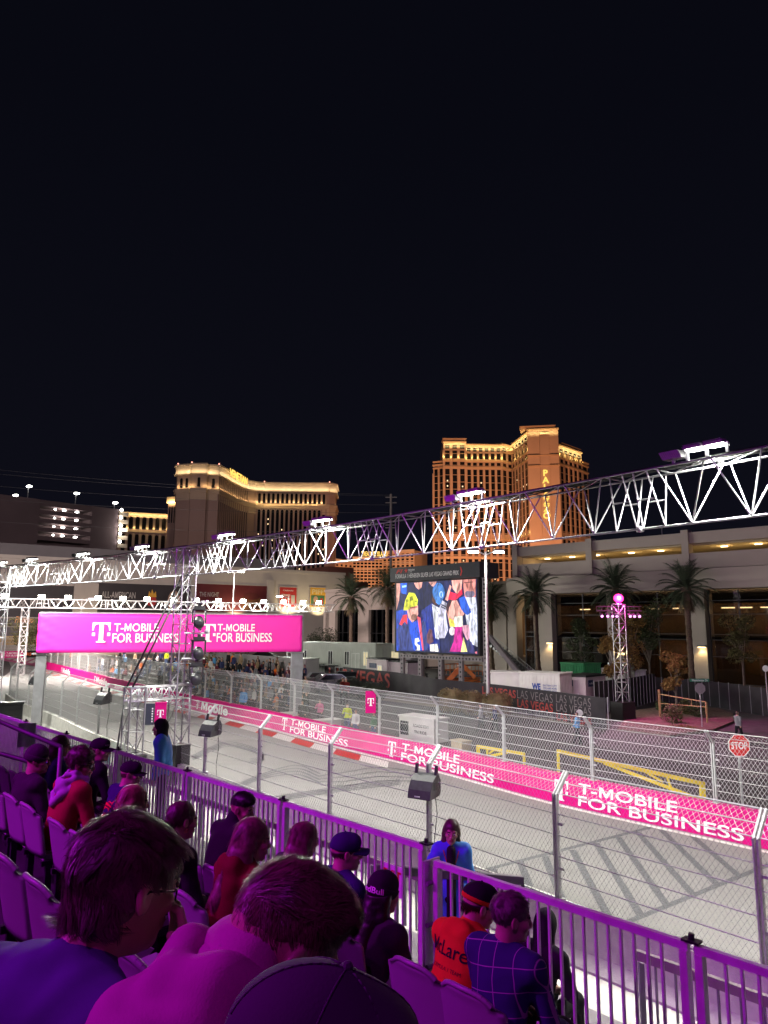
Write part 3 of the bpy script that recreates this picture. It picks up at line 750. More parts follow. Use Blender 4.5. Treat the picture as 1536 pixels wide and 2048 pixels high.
def linelight(a, b, n_, off, z, power, col, up=1.0, wid=1.0):
    a = Vector((a[0], a[1], z)); b = Vector((b[0], b[1], z)); c = (a + b) / 2 + n_ * off; L_ = (b - a).length
    l = bpy.data.lights.new('cornice_lamp', 'AREA'); l.energy = power; l.color = col; l.shape = 'RECTANGLE'; l.size = L_; l.size_y = wid
    o = bpy.data.objects.new('cornice_lamp', l); COL.objects.link(o); o.location = c
    zax = -(-n_ + Vector((0, 0, up))).normalized(); x = (b - a).normalized(); y = zax.cross(x)
    o.matrix_world = Matrix(((x.x, y.x, zax.x, c.x), (x.y, y.y, zax.y, c.y), (x.z, y.z, zax.z, c.z), (0, 0, 0, 1)))
WARM = (1, .66, .26)
# --- the pale hotel on the left
STV = mat('mauve hotel stone', (.36, .27, .25), .85, 0, .12, .05, stretch=(1, 1, .2)); STL = mat('cream cornice stone', (.55, .46, .36), .8, 0, .08, .1)
vp = [xyd(*q) for q in ((343, 612), (345, 606), (372, 603), (373, 600), (405, 600), (406, 604), (429, 606), (440, 618), (452, 634), (464, 648), (477, 662), (490, 672), (505, 679), (523, 682), (600, 683), (656, 683), (668, 688), (671, 720))]
ven = thing('resort_hotel', 'tall hotel with a glowing cornice and a curved wing, left of the picture centre', 'hotel', (*vp[6], 0))
zt = 6.5 + (1246 - 925) / F_PX * 604
mb = MB(); extrude(mb, vp, [xyd(668, 760), xyd(430, 760), xyd(343, 700)], 0, zt - 3); mb.build('wall', STV, ven)
zl0, zl1, zc = zt - 25.5, zt - 22, zt - 8.5
mb = MB(); band(mb, vp, 1.6, zl0, zl1); band(mb, vp, 2.2, zl1 - 1, zl1 + .4); band(mb, vp, .5, zl0 - 6, zl0); mb.build('ledge', STL, ven)
mb = MB(); band(mb, vp, 1.0, zc, zt); band(mb, vp, 2.4, zt - 1.3, zt + .1); band(mb, vp, 2.0, zc - .8, zc + .3); mb.build('cornice', STL, ven)
segs = list(zip(vp, vp[1:]))
for a, b in segs:
    f = Fac(a, b)
    if f.L > 3: linelight(a, b, f.n, 3.4, zc + 1.0, 46 * f.L, (1, .74, .42), .7, .8)
def lightpt(f, x, z, pw, col, off=2.0): point('wall_uplight', f.pt(x, off, z), pw, col, .25)
wm_ = MB()
def windows(root, f, n, x0, x1, ww, z0, z1, name='window', arch=True, glass=DKGLASS, pier=None, proud=.12, lit=0):
    stp = (x1 - x0) / n
    for i in range(n):
        c = x0 + stp * (i + .5); m = MB()
        (f.arch if arch else f.box)(m, c - ww / 2, c + ww / 2, -.4, proud, z0, z1); m.build(name, glass, root)
    if pier:
        for i in range(n + 1): f.box(pier, x0 + stp * i - (stp - ww) / 2 * .8, x0 + stp * i + (stp - ww) / 2 * .8, -.2, .7, z0, z1 + .6)
pv = MB()
fA = [Fac(*s) for s in segs]
# left block: four narrow arches high up
for i, xs in ((1, (.32, .72)), (3, (.5,)), (5, (.55,))):
    for x in xs: m = MB(); fA[i].arch(m, fA[i].L * x - 1.2, fA[i].L * x + 1.2, -.4, .15, zl1 + 1.5, zc - 3.5); m.build('window', DKGLASS, ven)
for i, x in ((1, .1), (1, .52), (1, .93), (3, .12), (3, .86), (5, .2), (5, .9)): lightpt(fA[i], fA[i].L * x, zl1 + 2.0, 650, WARM)
for i in range(6, 11):
    windows(ven, fA[i], 3, 0, fA[i].L, fA[i].L / 3 * .45, zl1 + 1.0, zc - 2, pier=pv); windows(ven, fA[i], 3, 0, fA[i].L, fA[i].L / 3 * .5, 20, zl0 - 1, pier=pv)
    for k in (.17, .5, .83): lightpt(fA[i], fA[i].L * k, zl1 + 1.2, 320, WARM)
f = Fac(vp[12], vp[15]); windows(ven, f, 15, 2, f.L - 3, f.L / 15 * .5, zl1 + 1.2, zc - 2.5, pier=pv); windows(ven, f, 15, 2, f.L - 3, f.L / 15 * .55, 15, zl0 - 1.5, pier=pv)
for k in range(15): lightpt(f, 2 + (f.L - 5) * k / 15, zl1 + 1.6, 650, WARM)
lightpt(fA[11], fA[11].L * .5, zl1 + 1.6, 400, WARM); lightpt(fA[16], 4, zl1 + 1.6, 400, WARM)
pv.build('pier', STV, ven)
# a few lit rooms
mb = MB(); random.seed(5)
for k in range(26):
    x = 2 + (f.L - 5) * (random.randrange(15) + .5) / 15; z = random.uniform(40, 110); f.box(mb, x - .5, x + .5, .1, .22, z, z + 1.4)
mb.build('lit_room', glow('lit room', (1, .7, .4), 1.6), ven)
# name on the curved wing
q0, q1 = Vector((*vp[7], 0)), Vector((*vp[10], 0)); fq = Fac(vp[7], vp[10]); v, fa = fitword('VENETIAN', fq.L, 7.0, bold=.02)
mb = MB(); pl_add(mb, v, fa, fq.pt(0, 5.5, zc + 1.6), fq.u, Zv); pl_add(mb, v, [tuple(reversed(q)) for q in fa], fq.pt(0, 5.1, zc + 1.6), fq.u, Zv); mb.build('sign_lettering', glow('gold sign', (1, .62, .12), 1.5), ven)
# aircraft beacons on the roof
mb = MB()
for i in (1, 3, 6, 9, 13, 15): mb.box((vp[i][0], vp[i][1], zt + .9), (.9, .9, 1.4))
mb.build('beacon', glow('beacon', (1, .35, .25), 3), ven)
spot('city_glow', (-260, 250, 60), (-160, 640, 70), .50e6, (1, .70, .66), 70, .9, 4)
spot('city_glow', (-60, 330, 10), (-110, 690, 60), .42e6, (1, .68, .56), 50, .9, 4)

# --- lower wing of the pale hotel and the parking block, far left
lw = thing('hotel_wing', 'low hotel wing with a lit arcade, between the parking block and the tall hotel', 'hotel', (*xyd(290, 640), 0))
a, b = xyd(120, 655), xyd(344, 690); f = Fac(a, b); z1 = hz(235, 1022, 668)
mb = MB(); f.box(mb, 0, f.L, -30, 0, 0, z1 - 2); mb.build('wall', STV, lw); mb = MB(); f.box(mb, 0, f.L, -30, 1.5, z1 - 2, z1); f.box(mb, 0, f.L, -1, .8, z1 - 19, z1 - 17.5); mb.build('cornice', STL, lw)
xw = f.L * .50; pv2 = MB(); windows(lw, f, 8, xw, f.L - 1, 3.6, z1 - 16, z1 - 4, pier=pv2); windows(lw, f, 8, xw, f.L - 1, 3.4, 5, z1 - 21, pier=pv2); pv2.build('pier', STL, lw)
for k in range(9): lightpt(f, xw + (f.L - 1 - xw) * k / 8, z1 - 15.5, 380, WARM)
linelight(a, b, f.n, 2.6, z1 - 3.2, 80 * f.L, WARM, .9, .6)
tb = thing('hotel_tower', 'small pale tower at the left corner of the tall hotel', 'hotel', (*xyd(336, 640), 0)); a, b = xyd(329, 642), xyd(345, 640); f = Fac(a, b); z1 = hz(336, 994, 641)
mb = MB(); f.box(mb, 0, f.L, -20, 0, 0, z1 - 6); mb.build('wall', STV, tb); mb = MB(); f.box(mb, -1, f.L, -20, 1.2, z1 - 6, z1); mb.build('cornice', STL, tb); linelight(a, b, f.n, 3, z1 - 6, 1800, WARM, .7, .6); windows(tb, f, 3, .5, f.L, 1.2, z1 - 24, z1 - 9)
pk = thing('parking_block', 'dark parking block with four rows of white lamps, far left', 'parking garage', (*xyd(110, 300), 0))
PKM = mat('dark mauve render', (.17, .125, .135), .9, 0, .1, .1)
a, b = xyd(-60, 285), xyd(229, 330); f = Fac(a, b); za = hz(0, 996, 292); zb_ = hz(229, 1020, 330); x0 = f.L * .41; x1 = f.L * .79
zt2 = hz(110, 1008, 312)
mb = MB(); f.box(mb, 0, x0, -30, 0, 0, zt2 + .6); f.box(mb, x1, f.L, -30, 0, 0, zt2 + .6); f.box(mb, x0, x1, -30, -9, 0, zt2)
lev = [hz(110, y, 312) for y in (1016, 1032, 1049, 1066, 1083, 1098)]
for i, z in enumerate(lev): f.box(mb, x0, x1, -9, -.1 - .01 * i, z - .2, z + 1.55)
f.box(mb, x0, x1, -9, -.15, zt2 - 1.5, zt2 + .5); f.box(mb, x0, x1, -9, -.15, 0, lev[-1] - 2)
mb.build('wall', PKM, pk); cold = glow('cold lamp', (1, .97, .9), 22)
for i in range(1, 5):
    for k, x in enumerate((.30, .47, .72)):
        m = MB(); m.ball(f.pt(x0 + (x1 - x0) * x, -.9, lev[i] + 2.5), (.9 if k else .5, .5, .35)); m.build('lamp', cold, pk)
    point('deck_lamp', f.pt(x0 + (x1 - x0) * .5, -3.5, lev[i] + 2.3), 700, (1, .9, .75), .3);
for i in range(6):
    m = MB(); m.ball(f.pt(f.L + 1.2, .5, lev[min(i, 4)] + (2.2 if i < 5 else -3)), .7); m.build('lamp', cold, pk)
    m = MB(); f.box(m, f.L + .2, f.L + 5, -1, .4, lev[min(i, 5)] - .4, lev[min(i, 5)] + 1.3); m.build('stair_landing', STL, pk)
point('stair_lamp', f.pt(f.L + 2.5, 3, lev[2]), 1500, (1, .92, .8), .4)
for k, (px, py, d) in enumerate(((30, 991, 330), (57, 973, 300), (152, 987, 318), (229, 1006, 335))):
    q = D(px, py, d); r_ = thing('street_lamp', f'{ordn[k]} lamp post from the left on the roof of the dark parking block', 'street lamp', (q.x, q.y, zt2), 0, 'lamp posts on the parking roof')
    m = MB(); m.tube((q.x, q.y, zt2 - 1), q, .18, 6); m.build('post', STEEL, r_); m = MB(); m.ball(q + Vector((.5, -.4, 0)), (1.3, .7, .5)); m.build('lamp', cold, r_)
spot('city_glow', (-160, 60, 40), (-130, 300, 40), 2.6e5, (1, .8, .82), 80, .9, 3)

# --- the orange hotel
STP = mat('peach hotel stone', (.48, .36, .29), .8, 0, .1, .04); STP2 = mat('light peach trim', (.56, .40, .27), .75, 0, .08, .05)
pal = thing('resort_hotel', 'tall orange floodlit hotel with vertical gold lettering, right of the picture centre', 'hotel', (*xyd(1060, 652), 0))
zT = hz(1090, 857, 652); zW = hz(950, 884, 690); zS = hz(930, 931, 690)
OR = (1, .42, .19); zb1, zb2 = hz(950, 922, 690), hz(950, 935, 690)
pw = MB(); pt = MB()
def wing(p0, p1, z1, n, deep, arches=None, lo=True):
    pt = MB(); f = Fac(p0, p1); f.box(pw, 0, f.L, -deep, 0, 0, z1 - 1); f.box(pt, -.5, f.L + .5, -2, 1.4, z1 - 1.6, z1)
    for z in (zb1, zb2, hz(950, 1078, 690), hz(950, 1115, 690)): f.box(pt, 0, f.L, -1, 1.5, z - .8, z + .5)
    st_ = f.L / n
    for i in range(n):
        c = st_ * (i + .5); w2 = st_ * .30
        for za, zb in ((15, hz(950, 1118, 690)), (hz(950, 1112, 690), hz(950, 1082, 690)), (hz(950, 1068, 690), zb2 - 2), (zb2 + 2, zb1 - 1.5), (zb1 + 2, z1 - 9.5), (z1 - 7.5, z1 - 4)):
            if zb - za > 1.5:
                m = MB(); f.box(m, c - w2, c + w2, -.4, .15, za, zb)
                m.build('window', DKGLASS, pal)
        f.box(pw, st_ * i - st_ * .12, st_ * i + st_ * .12, -.2, .9, 10, z1 - 9)
    pt.build('ledge', STP2, pal)
    # floor lines across the windows
    z = 16
    while z < z1 - 12:
        f.box(pw, 0, f.L, -.3, .22, z, z + .45); z += 7.2
    return f
f1 = wing(xyd(868, 697), xyd(890, 692), zS + 2, 2, 40); f2 = wing(xyd(889, 688), xyd(935, 688), zW, 3, 40); f3 = wing(xyd(935, 691), xyd(1008, 692), zW - 2, 6, 40)
f4 = wing(xyd(1008, 692), xyd(1030, 702), zW - 1, 2, 30); f5 = wing(xyd(1030, 702), xyd(1062, 655), zT - 3, 5, 30);
f6 = Fac(xyd(1062, 655), xyd(1126, 650)); f6.box(pw, 0, f6.L, -60, 0, 0, zT - 1); f6.box(pt, -.6, f6.L + .6, -2, 1.2, zT - 1.4, zT); f6.box(pw, f6.L * .40, f6.L * .70, -1, 1.6, 20, zT - 4)
for z in (zT - 27, zT - 37, 45): f6.box(pt, -.4, f6.L + .4, -1, 2.2, z, z + 1.2)
f7 = wing(xyd(1126, 672), xyd(1172, 704), hz(1150, 898, 690), 5, 30); f8 = wing(xyd(1172, 706), xyd(1184, 716), zb1 + 4, 1, 30)
# roof pavilions
for f, a, b, z in ((f2, 0, f2.L, zW), (f7, f7.L * .2, f7.L, hz(1150, 898, 690)), (f6, -6, f6.L * .9, zT)):
    m = MB(); f.box(m, a, b, -14, -1, z, z + 2.6); f.box(m, a - .8, b + .8, -15, -.3, z + 2.6, z + 3.4); m.build('roof_pavilion', STP2, pal)
q = Vector((*xyd(1024, 706), zT - 14)); m = MB(); m.add([q + Vector(v) for v in ((-14, -10, 0), (14, -10, 0), (14, 10, 0), (-14, 10, 0), (0, -6, 8), (0, 6, 8))], [(0, 1, 4), (1, 2, 5, 4), (2, 3, 5), (3, 0, 4, 5), (3, 2, 1, 0)]); m.build('gable_roof', STP2, pal)
pw.build('wall', STP, pal); pt.build('ledge', STP2, pal)
for f, n, zz in ((f2, 4, zW), (f3, 7, zW - 2), (f4, 2, zW - 1), (f5, 5, zT - 3), (f7, 5, hz(1150, 898, 690))):
    for k in range(n): lightpt(f, f.L * (k + .02) / max(1, n - 1) * .98, zb1 + 3.5, 520, (1, .72, .22), 2.0)
    linelight(f.pt(0, 0, 0), f.pt(f.L, 0, 0), f.n, 2.6, zz - 5, 70 * f.L, (1, .75, .3), .9, .6)
linelight(f6.pt(0, 0, 0), f6.pt(f6.L, 0, 0), f6.n, 3, zT - 5, 1500, (1, .75, .3), .9, .6)
for k in range(5): lightpt(f5, f5.L * k / 4, hz(950, 1078, 690) + 2, 420, (1, .72, .22))
for i, c in enumerate('PALAZZO'):
    v, fa = word(c, 1, bold=.03, align='CENTER'); v = v - np.array([0, v[:, 1].min()]); v = v * 8.2
    mb = MB(); zc_ = hz(1103, 953 + 14.2 * i, 652); pl_add(mb, v, fa, f6.pt(f6.L * .55, 2.4, zc_), f6.u, Zv); mb.build('sign_letter', glow('gold sign', (1, .62, .12), 3), pal)
mb = MB(); random.seed(8)
for k in range(60):
    f = random.choice((f2, f3, f3, f5)); n = {f2: 3, f3: 6, f5: 5}[f]; x = f.L * (random.randrange(n) + .5) / n; z = random.uniform(20, 150); f.box(mb, x - .6, x + .6, .12, .26, z, z + 1.3)
mb.build('lit_room', glow('lit room', (1, .7, .4), 1.6), pal)
spot('orange_floodlight', (60, 430, 8), (85, 690, 95), 1.6e6, OR, 75, .8, 3)
spot('orange_floodlight', (170, 470, 8), (150, 680, 95), 1.0e6, OR, 75, .8, 3)
spot('orange_floodlight', (20, 520, 8), (60, 690, 60), .8e6, OR, 75, .8, 3)

# --- the tan hotel between them, further away
ti = thing('resort_hotel', 'distant tan hotel with lit rooms, low between the two tall hotels', 'hotel', (*xyd(745, 800), 0))
mb = MB(); tm = MB()
for (p0, p1, yt, n) in (((660, 780), (705, 810), 1118, 5), ((705, 810), (765, 812), 1115, 8), ((765, 812), (829, 790), 1104, 7)):
    f = Fac(xyd(*p0), xyd(*p1)); z1 = hz(p0[0], yt, p0[1]); f.box(mb, 0, f.L, -30, 0, 0, z1); f.box(tm, 0, f.L, -1, 1, z1 - 1, z1 + 1); f.box(tm, 0, f.L, -1, .9, z1 - 14, z1 - 13)
    for i in range(n):
        c = f.L * (i + .5) / n; m = MB(); f.box(m, c - 1.6, c + 1.6, -.3, .2, 8, z1 - 3); m.build('window', DKGLASS, ti)
    zf = 8
    while zf < z1 - 4: f.box(mb, 0, f.L, -.3, .3, zf, zf + 1.3); zf += 3.6
mb.build('wall', STP2, ti); tm.build('ledge', STL, ti)
mb = MB(); fT = Fac(xyd(728, 809), xyd(775, 809)); v, fa = fitword('TREASURE ISLAND', fT.L * 1.1, 5.5, bold=.02); pl_add(mb, v, fa, fT.pt(-3, 3, hz(745, 1113, 809)), fT.u, Zv); mb.build('sign_lettering', glow('gold sign', (1, .62, .12), 3), ti)
spot('tan_floodlight', (-10, 640, 6), (-10, 800, 45), .7e6, (1, .5, .3), 90, .8, 3)
db = thing('low_block', 'dark reddish block in front of the distant tan hotel', 'building', (*xyd(700, 500), 0)); f = Fac(xyd(655, 500), xyd(738, 520)); z1 = hz(700, 1135, 510)
mb = MB(); f.box(mb, 0, f.L * .62, -30, 0, 0, z1); f.box(mb, f.L * .62, f.L, -30, -1, 0, z1 - 10); mb.build('wall', mat('dark red render', (.14, .06, .05), .9, 0, .1), db)
for i in range(4):
    m = MB(); f.box(m, f.L * (.1 + .12 * i), f.L * (.16 + .12 * i), -.2, .15, z1 - 12, z1 - 8); m.build('window', DKGLASS, db)
# ------------------------------------------------------------------ pale theatre block with posters (left)
THW = mat('theatre render', (.46, .42, .38), .9, 0, .06, .3); THD = mat('dark grey render', (.16, .15, .16), .9, 0, .08, .3)
thb = thing('theatre', 'long pale theatre block with big dark posters behind the far truss', 'theatre', (*xyd(300, 155), 0))
fT = Fac(xyd(-120, 133), xyd(690, 185)); Tz = hz(690, 1147, 185)
def fxz(f, px, py, off=0.): q = W(px, py, f.pt(0, off, 0), f.n); return (q - f.o).dot(f.u), q.z
def frect(mb, f, x0, y0, x1, y1, ya, yb):   # photo rectangle on a facade
    a, zt_ = fxz(f, x0, (y0)); b, zb__ = fxz(f, x1, (y1)); f.box(mb, a, b, ya, yb, min(zt_, zb__), max(zt_, zb__))
mb = MB(); fT.box(mb, 0, fT.L, -30, 0, 0, Tz); fT.box(mb, 0, fT.L, -1, .35, Tz - .5, Tz + .15)
frect(mb, fT, 148, 1165, 188, 1290, -.2, .7); frect(mb, fT, 534, 1160, 545, 1250, -.2, .5)
mb.build('wall', THW, thb)
mb = MB(); x1, _ = fxz(fT, 600, 1140); fT.box(mb, 0, x1, -30, -3, Tz, hz(0, 1086, 142)); mb.build('roof_block', THD, thb)
mb = MB(); frect(mb, fT, -60, 1236, 545, 1252, -.2, 1.2); fT.box(mb, 0, fxz(fT, 545, 1260)[0], -.2, .3, 2.6, fxz(fT, 300, 1252)[1] - .3); mb.build('canopy', THD, thb)
mb = MB(); x0, _ = fxz(fT, -40, 1290); x1, _ = fxz(fT, 330, 1290); fT.box(mb, x0, x1, .1, .5, 2.2, 3.9); mb.build('lit_soffit', mat('warm soffit', (.6, .42, .2), .8, 0, .1), thb)
spot('soffit_lamp', fT.pt(x0 + 20, 6, 2.4), fT.pt(x0 + 20, 0, 3), 1300, (1, .75, .35), 150)
def poster(px0, py0, px1, py1, m, label, items, lit=True):
    x0, z1_ = fxz(fT, px0, py0); x1, z0_ = fxz(fT, px1, py1); r_ = thing('poster', label, 'poster', fT.pt(x0, 0, z0_)); o_ = fT.pt(x0, .14, z0_); W_, H_ = x1 - x0, z1_ - z0_
    mb = MB(); fT.box(mb, x0, x1, -.05, .12, z0_, z1_); mb.build('panel', m, r_)
    mb = MB();
    for a, b, c, d in ((-.15, 0, -.15, H_ + .15), (W_, W_ + .15, -.15, H_ + .15), (0, W_, -.15, 0), (0, W_, H_, H_ + .15)): fT.box(mb, x0 + a, x0 + b, -.05, .2, z0_ + c, z0_ + d)
    mb.build('frame', THW, r_)
    for k, it in enumerate(items):
        mb = MB(); oo = o_ + fT.n * .012 * k
        if it[0] == 't': v, f = fitword(it[1], it[4] * W_, it[5] * H_, bold=it[7] if len(it) > 7 else .01); pl_add(mb, v, f, oo, fT.u, Zv, it[2] * W_, it[3] * H_); mb.build('lettering', it[6], r_)
        elif it[0] == 'p': poly_add(mb, [(a * W_, b * H_) for a, b in it[1]], oo, fT.u, Zv); mb.build(it[3] if len(it) > 3 else 'picture', it[2], r_)
    return r_
def ell(cx, cy, rx, ry, n=14): return [(cx + rx * math.cos(2 * math.pi * i / n), cy + ry * math.sin(2 * math.pi * i / n)) for i in range(n)]
DKP = mat('dark poster', (.045, .04, .045), .5, 0, .2, .2); MARP = mat('maroon poster', (.13, .025, .03), .5, 0, .2, .2); GREYL = mat('grey lettering', (.42, .40, .38), .6, 0, 0)
FACE = mat('poster skin', (.42, .26, .20), .6, 0, .1, 2); BRN = mat('brown print', (.16, .07, .03), .6, 0, .2, 2); GOLD = mat('gold print', (.7, .38, .05), .6, 0, .1, 3); REDP = mat('red print', (.45, .04, .04), .5, 0, .1, 1)
poster(-40, 1166, 147, 1235, DKP, 'dark poster with grey lettering at the far left', [('t', "Y & MELLY'S", .30, .30, .62, .28, GREYL)])
poster(190, 1165, 378, 1236, DKP, 'dark poster about comfort food with a round face, left of the tall tower', [('t', 'ALL-AMERICAN', .07, .56, .34, .19, GREYL), ('t', 'COMFORT FOOD', .06, .28, .36, .19, GREYL), ('p', ell(.58, .50, .055, .16), REDP), ('p', [(.54, .62), (.55, .8), (.57, .72), (.58, .86), (.60, .72), (.62, .8), (.63, .62)], GOLD), ('p', ell(.82, .50, .07, .34), FACE), ('p', ell(.82, .36, .045, .14), GREYL), ('p', ell(.795, .55, .012, .03), DKP), ('p', ell(.845, .55, .012, .03), DKP)])
poster(392, 1167, 533, 1226, MARP, 'maroon poster with pale lettering and a cake, right of the tall tower', [('t', 'THE NIGHT', .05, .55, .26, .16, GREYL), ('t', 'WAS WON', .05, .26, .25, .16, GREYL), ('p', [(.62, .05), (.64, .55), (.72, .68), (.84, .66), (.90, .52), (.91, .05)], BRN), ('p', ell(.77, .6, .12, .13), mat('icing print', (.10, .02, .02), .6, 0, .1))])
poster(559, 1174, 592, 1214, REDP, 'tall red framed poster on the pale wall, beside the yellow one', [('t', 'CAESARS', .2, .8, .6, .07, WHITE), ('t', 'REWARDS', .12, .55, .5, .1, WHITE), ('t', 'ALL IN', .12, .35, .5, .1, WHITE), ('p', [(.68, .2), (.9, .2), (.9, .6), (.68, .6)], GREYL)])
poster(620, 1175, 650, 1214, GOLD, 'tall yellow poster reading PIFF on the pale wall', [('p', [(.06, .05), (.94, .05), (.94, .6), (.06, .6)], mat('green print', (.06, .16, .08), .6, 0, .2)), ('t', 'PIFF', .12, .66, .76, .26, mat('cream lettering', (.75, .6, .3), .6, 0, 0), .03), ('p', ell(.36, .38, .15, .18), FACE), ('p', [(.1, .05), (.6, .05), (.5, .22), (.2, .22)], BRN), ('p', [(.62, .1), (.85, .1), (.82, .45), (.66, .45)], REDP)])
x0, z0 = fxz(fT, 28, 1238); x1, z1 = fxz(fT, 66, 1222); v, f = fitword('Flamingo', x1 - x0, z1 - z0, shear=.35, bold=.004); mb = MB(); pl_add(mb, v, f, fT.pt(x0, 1.26, z0 - 1.1), fT.u, Zv); mb.build('sign_lettering', glow('orange sign', (1, .4, .15), .8), thb)
for k, x in enumerate((470, 575, 636)): x0, z0 = fxz(fT, x, 1232); spot('poster_lamp', fT.pt(x0, 3.0, z0), fT.pt(x0, 0, z0 + 4), 1900, (1, .8, .45), 110)
spot('city_glow', (-40, 60, 18), (-40, 150, 10), 1.9e5, (1, .82, .78), 110, .9, 2)

# ------------------------------------------------------------------ long building with glazed base and parking decks (right)
GRW = mat('beige render', (.45, .385, .34), .88, 0, .07, .25); GRS = mat('warm deck soffit', (.5, .42, .28), .9, 0, .1, .3)
gar = thing('parking_building', 'long beige building with parking decks over tall dark glazing, right', 'building', (*xyd(1400, 80), 0))
fG = Fac(xyd(1035, 97.5), xyd(1780, 67.5)); GL_ = fG.L
zg = 10.5; mb = MB()
fG.box(mb, 0, GL_, -30, 2.6, zg, 12.7)                        # deep fascia over the glazing
fG.box(mb, 0, GL_, -.4, .6, 12.9, 14.45); fG.box(mb, 0, GL_, -.4, .6, 15.75, 16.85); fG.box(mb, 0, GL_, -30, -.4, 15.85, 16.2); fG.box(mb, 0, GL_, -30, -12, 12.8, 15.8)
fG.box(mb, 0, GL_, -.4, .75, 14.43, 14.62); fG.box(mb, 0, GL_, -.4, .75, 16.8, 17.0); fG.box(mb, 0, .6, -30, -.42, 12.7, 15.84)
for px in (1037, 1185, 1378, 1560): x, _ = fxz(fG, px, 1120); fG.box(mb, x - .4, x + .4, -.3, .95, 12.72, 17.3)
mb.build('wall', GRW, gar)
mb = MB(); fG.box(mb, .7, GL_, -11.9, -.5, 12.72, 12.9); fG.box(mb, .7, GL_, -11.9, -.45, 15.6, 15.84); mb.build('deck', GRS, gar)
for k, px in enumerate((1070, 1120, 1170, 1240, 1300, 1430, 1500)):
    x, _ = fxz(fG, px, 1120); m = MB(); fG.box(m, x - .35, x + .35, -3.2, -3.0, 15.5, 15.58); m.build('deck_lamp', WARMGLOW, gar); point('deck_light', fG.pt(x, -3, 15.1), 95, (1, .68, .28), .3)
# glazing, with a plywood hoarding and work lamps inside
for j, px in enumerate((1100, 1240, 1402)):
    x, _ = fxz(fG, px, 1270); m = MB(); fG.box(m, x - 1.0, x + 1.0, -1.2, 1.1, 0, zg - .02); fG.box(m, x - 1.03, x + 1.03, -1.2, 1.13, zg - 5.6, zg - 5.54); m.build('pier', GRW, gar)
GLZ = glassmat('dark facade glass', (.42, .40, .40), .05)
xs = [0] + [fxz(fG, p, 1270)[0] for p in (1100, 1240, 1402)] + [GL_]
for a, b in zip(xs, xs[1:]):
    a += 1.05; b -= 1.05; m = MB(); fG.box(m, a, b, -.12, -.08, .3, zg - .05); m.build('window', GLZ, gar)
    m = MB(); n = max(2, int((b - a) / 2.9))
    for i in range(n + 1): fG.box(m, a + (b - a) * i / n - .05, a + (b - a) * i / n + .05, -.14, .02, .3, zg - .05)
    for z in (.35, 3.2, 5.0, 5.6, 7.8, 9.3): fG.box(m, a, b, -.135, 0, z - .04, z + .04)
    m.build('window_frame', mat('dark mullion', (.05, .05, .055), .4, .6, .1), gar)
PLY = mat('plywood hoarding', (.25, .155, .08), .8, 0, .3, 1.2, stretch=(1, 1, .15))
mb = MB(); fG.box(mb, 1, GL_, -4.2, -4.0, .1, 4.9); fG.box(mb, 1, GL_, -6.2, -6.0, 5.4, 9.2); mb.build('hoarding', PLY, gar)
mb = MB(); fG.box(mb, 1, GL_, -9, -.6, 4.95, 5.35); fG.box(mb, 1, GL_, -9.2, -9, 0, zg); mb.build('floor_slab', mat('interior dark', (.06, .055, .05), .9, 0, .1), gar)
for px in (1060, 1150, 1215, 1290, 1340, 1440, 1475, 1520, 1560):
    x, _ = fxz(fG, px, 1225); m = MB(); fG.box(m, x - .7, x + .7, -2.6, -2.45, 8.5, 8.62); m.build('work_lamp', WARMGLOW, gar); point('work_light', fG.pt(x, -2.9, 8.2), 90, (1, .74, .42), .2)
for px in (1330, 1500): x, _ = fxz(fG, px, 1330); point('work_light', fG.pt(x, -1.8, 3.6), 150, (1, .6, .25), .2)
for px, py in ((1101, 1286), (1405, 1294)):
    x, z = fxz(fG, px, py, 1.1); sc_ = thing('wall_lamp', f'small warm wall lamp on the {"left" if px < 1200 else "right"} pier of the glazed building', 'wall lamp', fG.pt(x, 1.1, z))
    m = MB(); fG.box(m, x - .45, x + .45, 1.1, 1.5, z, z + .22); m.build('housing', STEEL, sc_); m = MB(); fG.box(m, x - .38, x + .38, 1.14, 1.46, z - .03, z - .004); m.build('lens', WARMGLOW, sc_)
    spot('sconce', fG.pt(x, 1.5, z - .1), fG.pt(x, 1.12, z - 3), 190, (1, .72, .32), 120)
# antenna on the roof
x, _ = fxz(fG, 1303, 1080); m = MB(); m.tube(fG.pt(x, -3, 16.2), fG.pt(x, -3, 18.6), .07, 6); m.bar(fG.pt(x - .4, -3, 18.6), fG.pt(x + .4, -3, 18.6), .1, .1); solo('roof_mast', m, STEEL, 'thin mast with a cross bar on the roof of the parking building', 'mast')
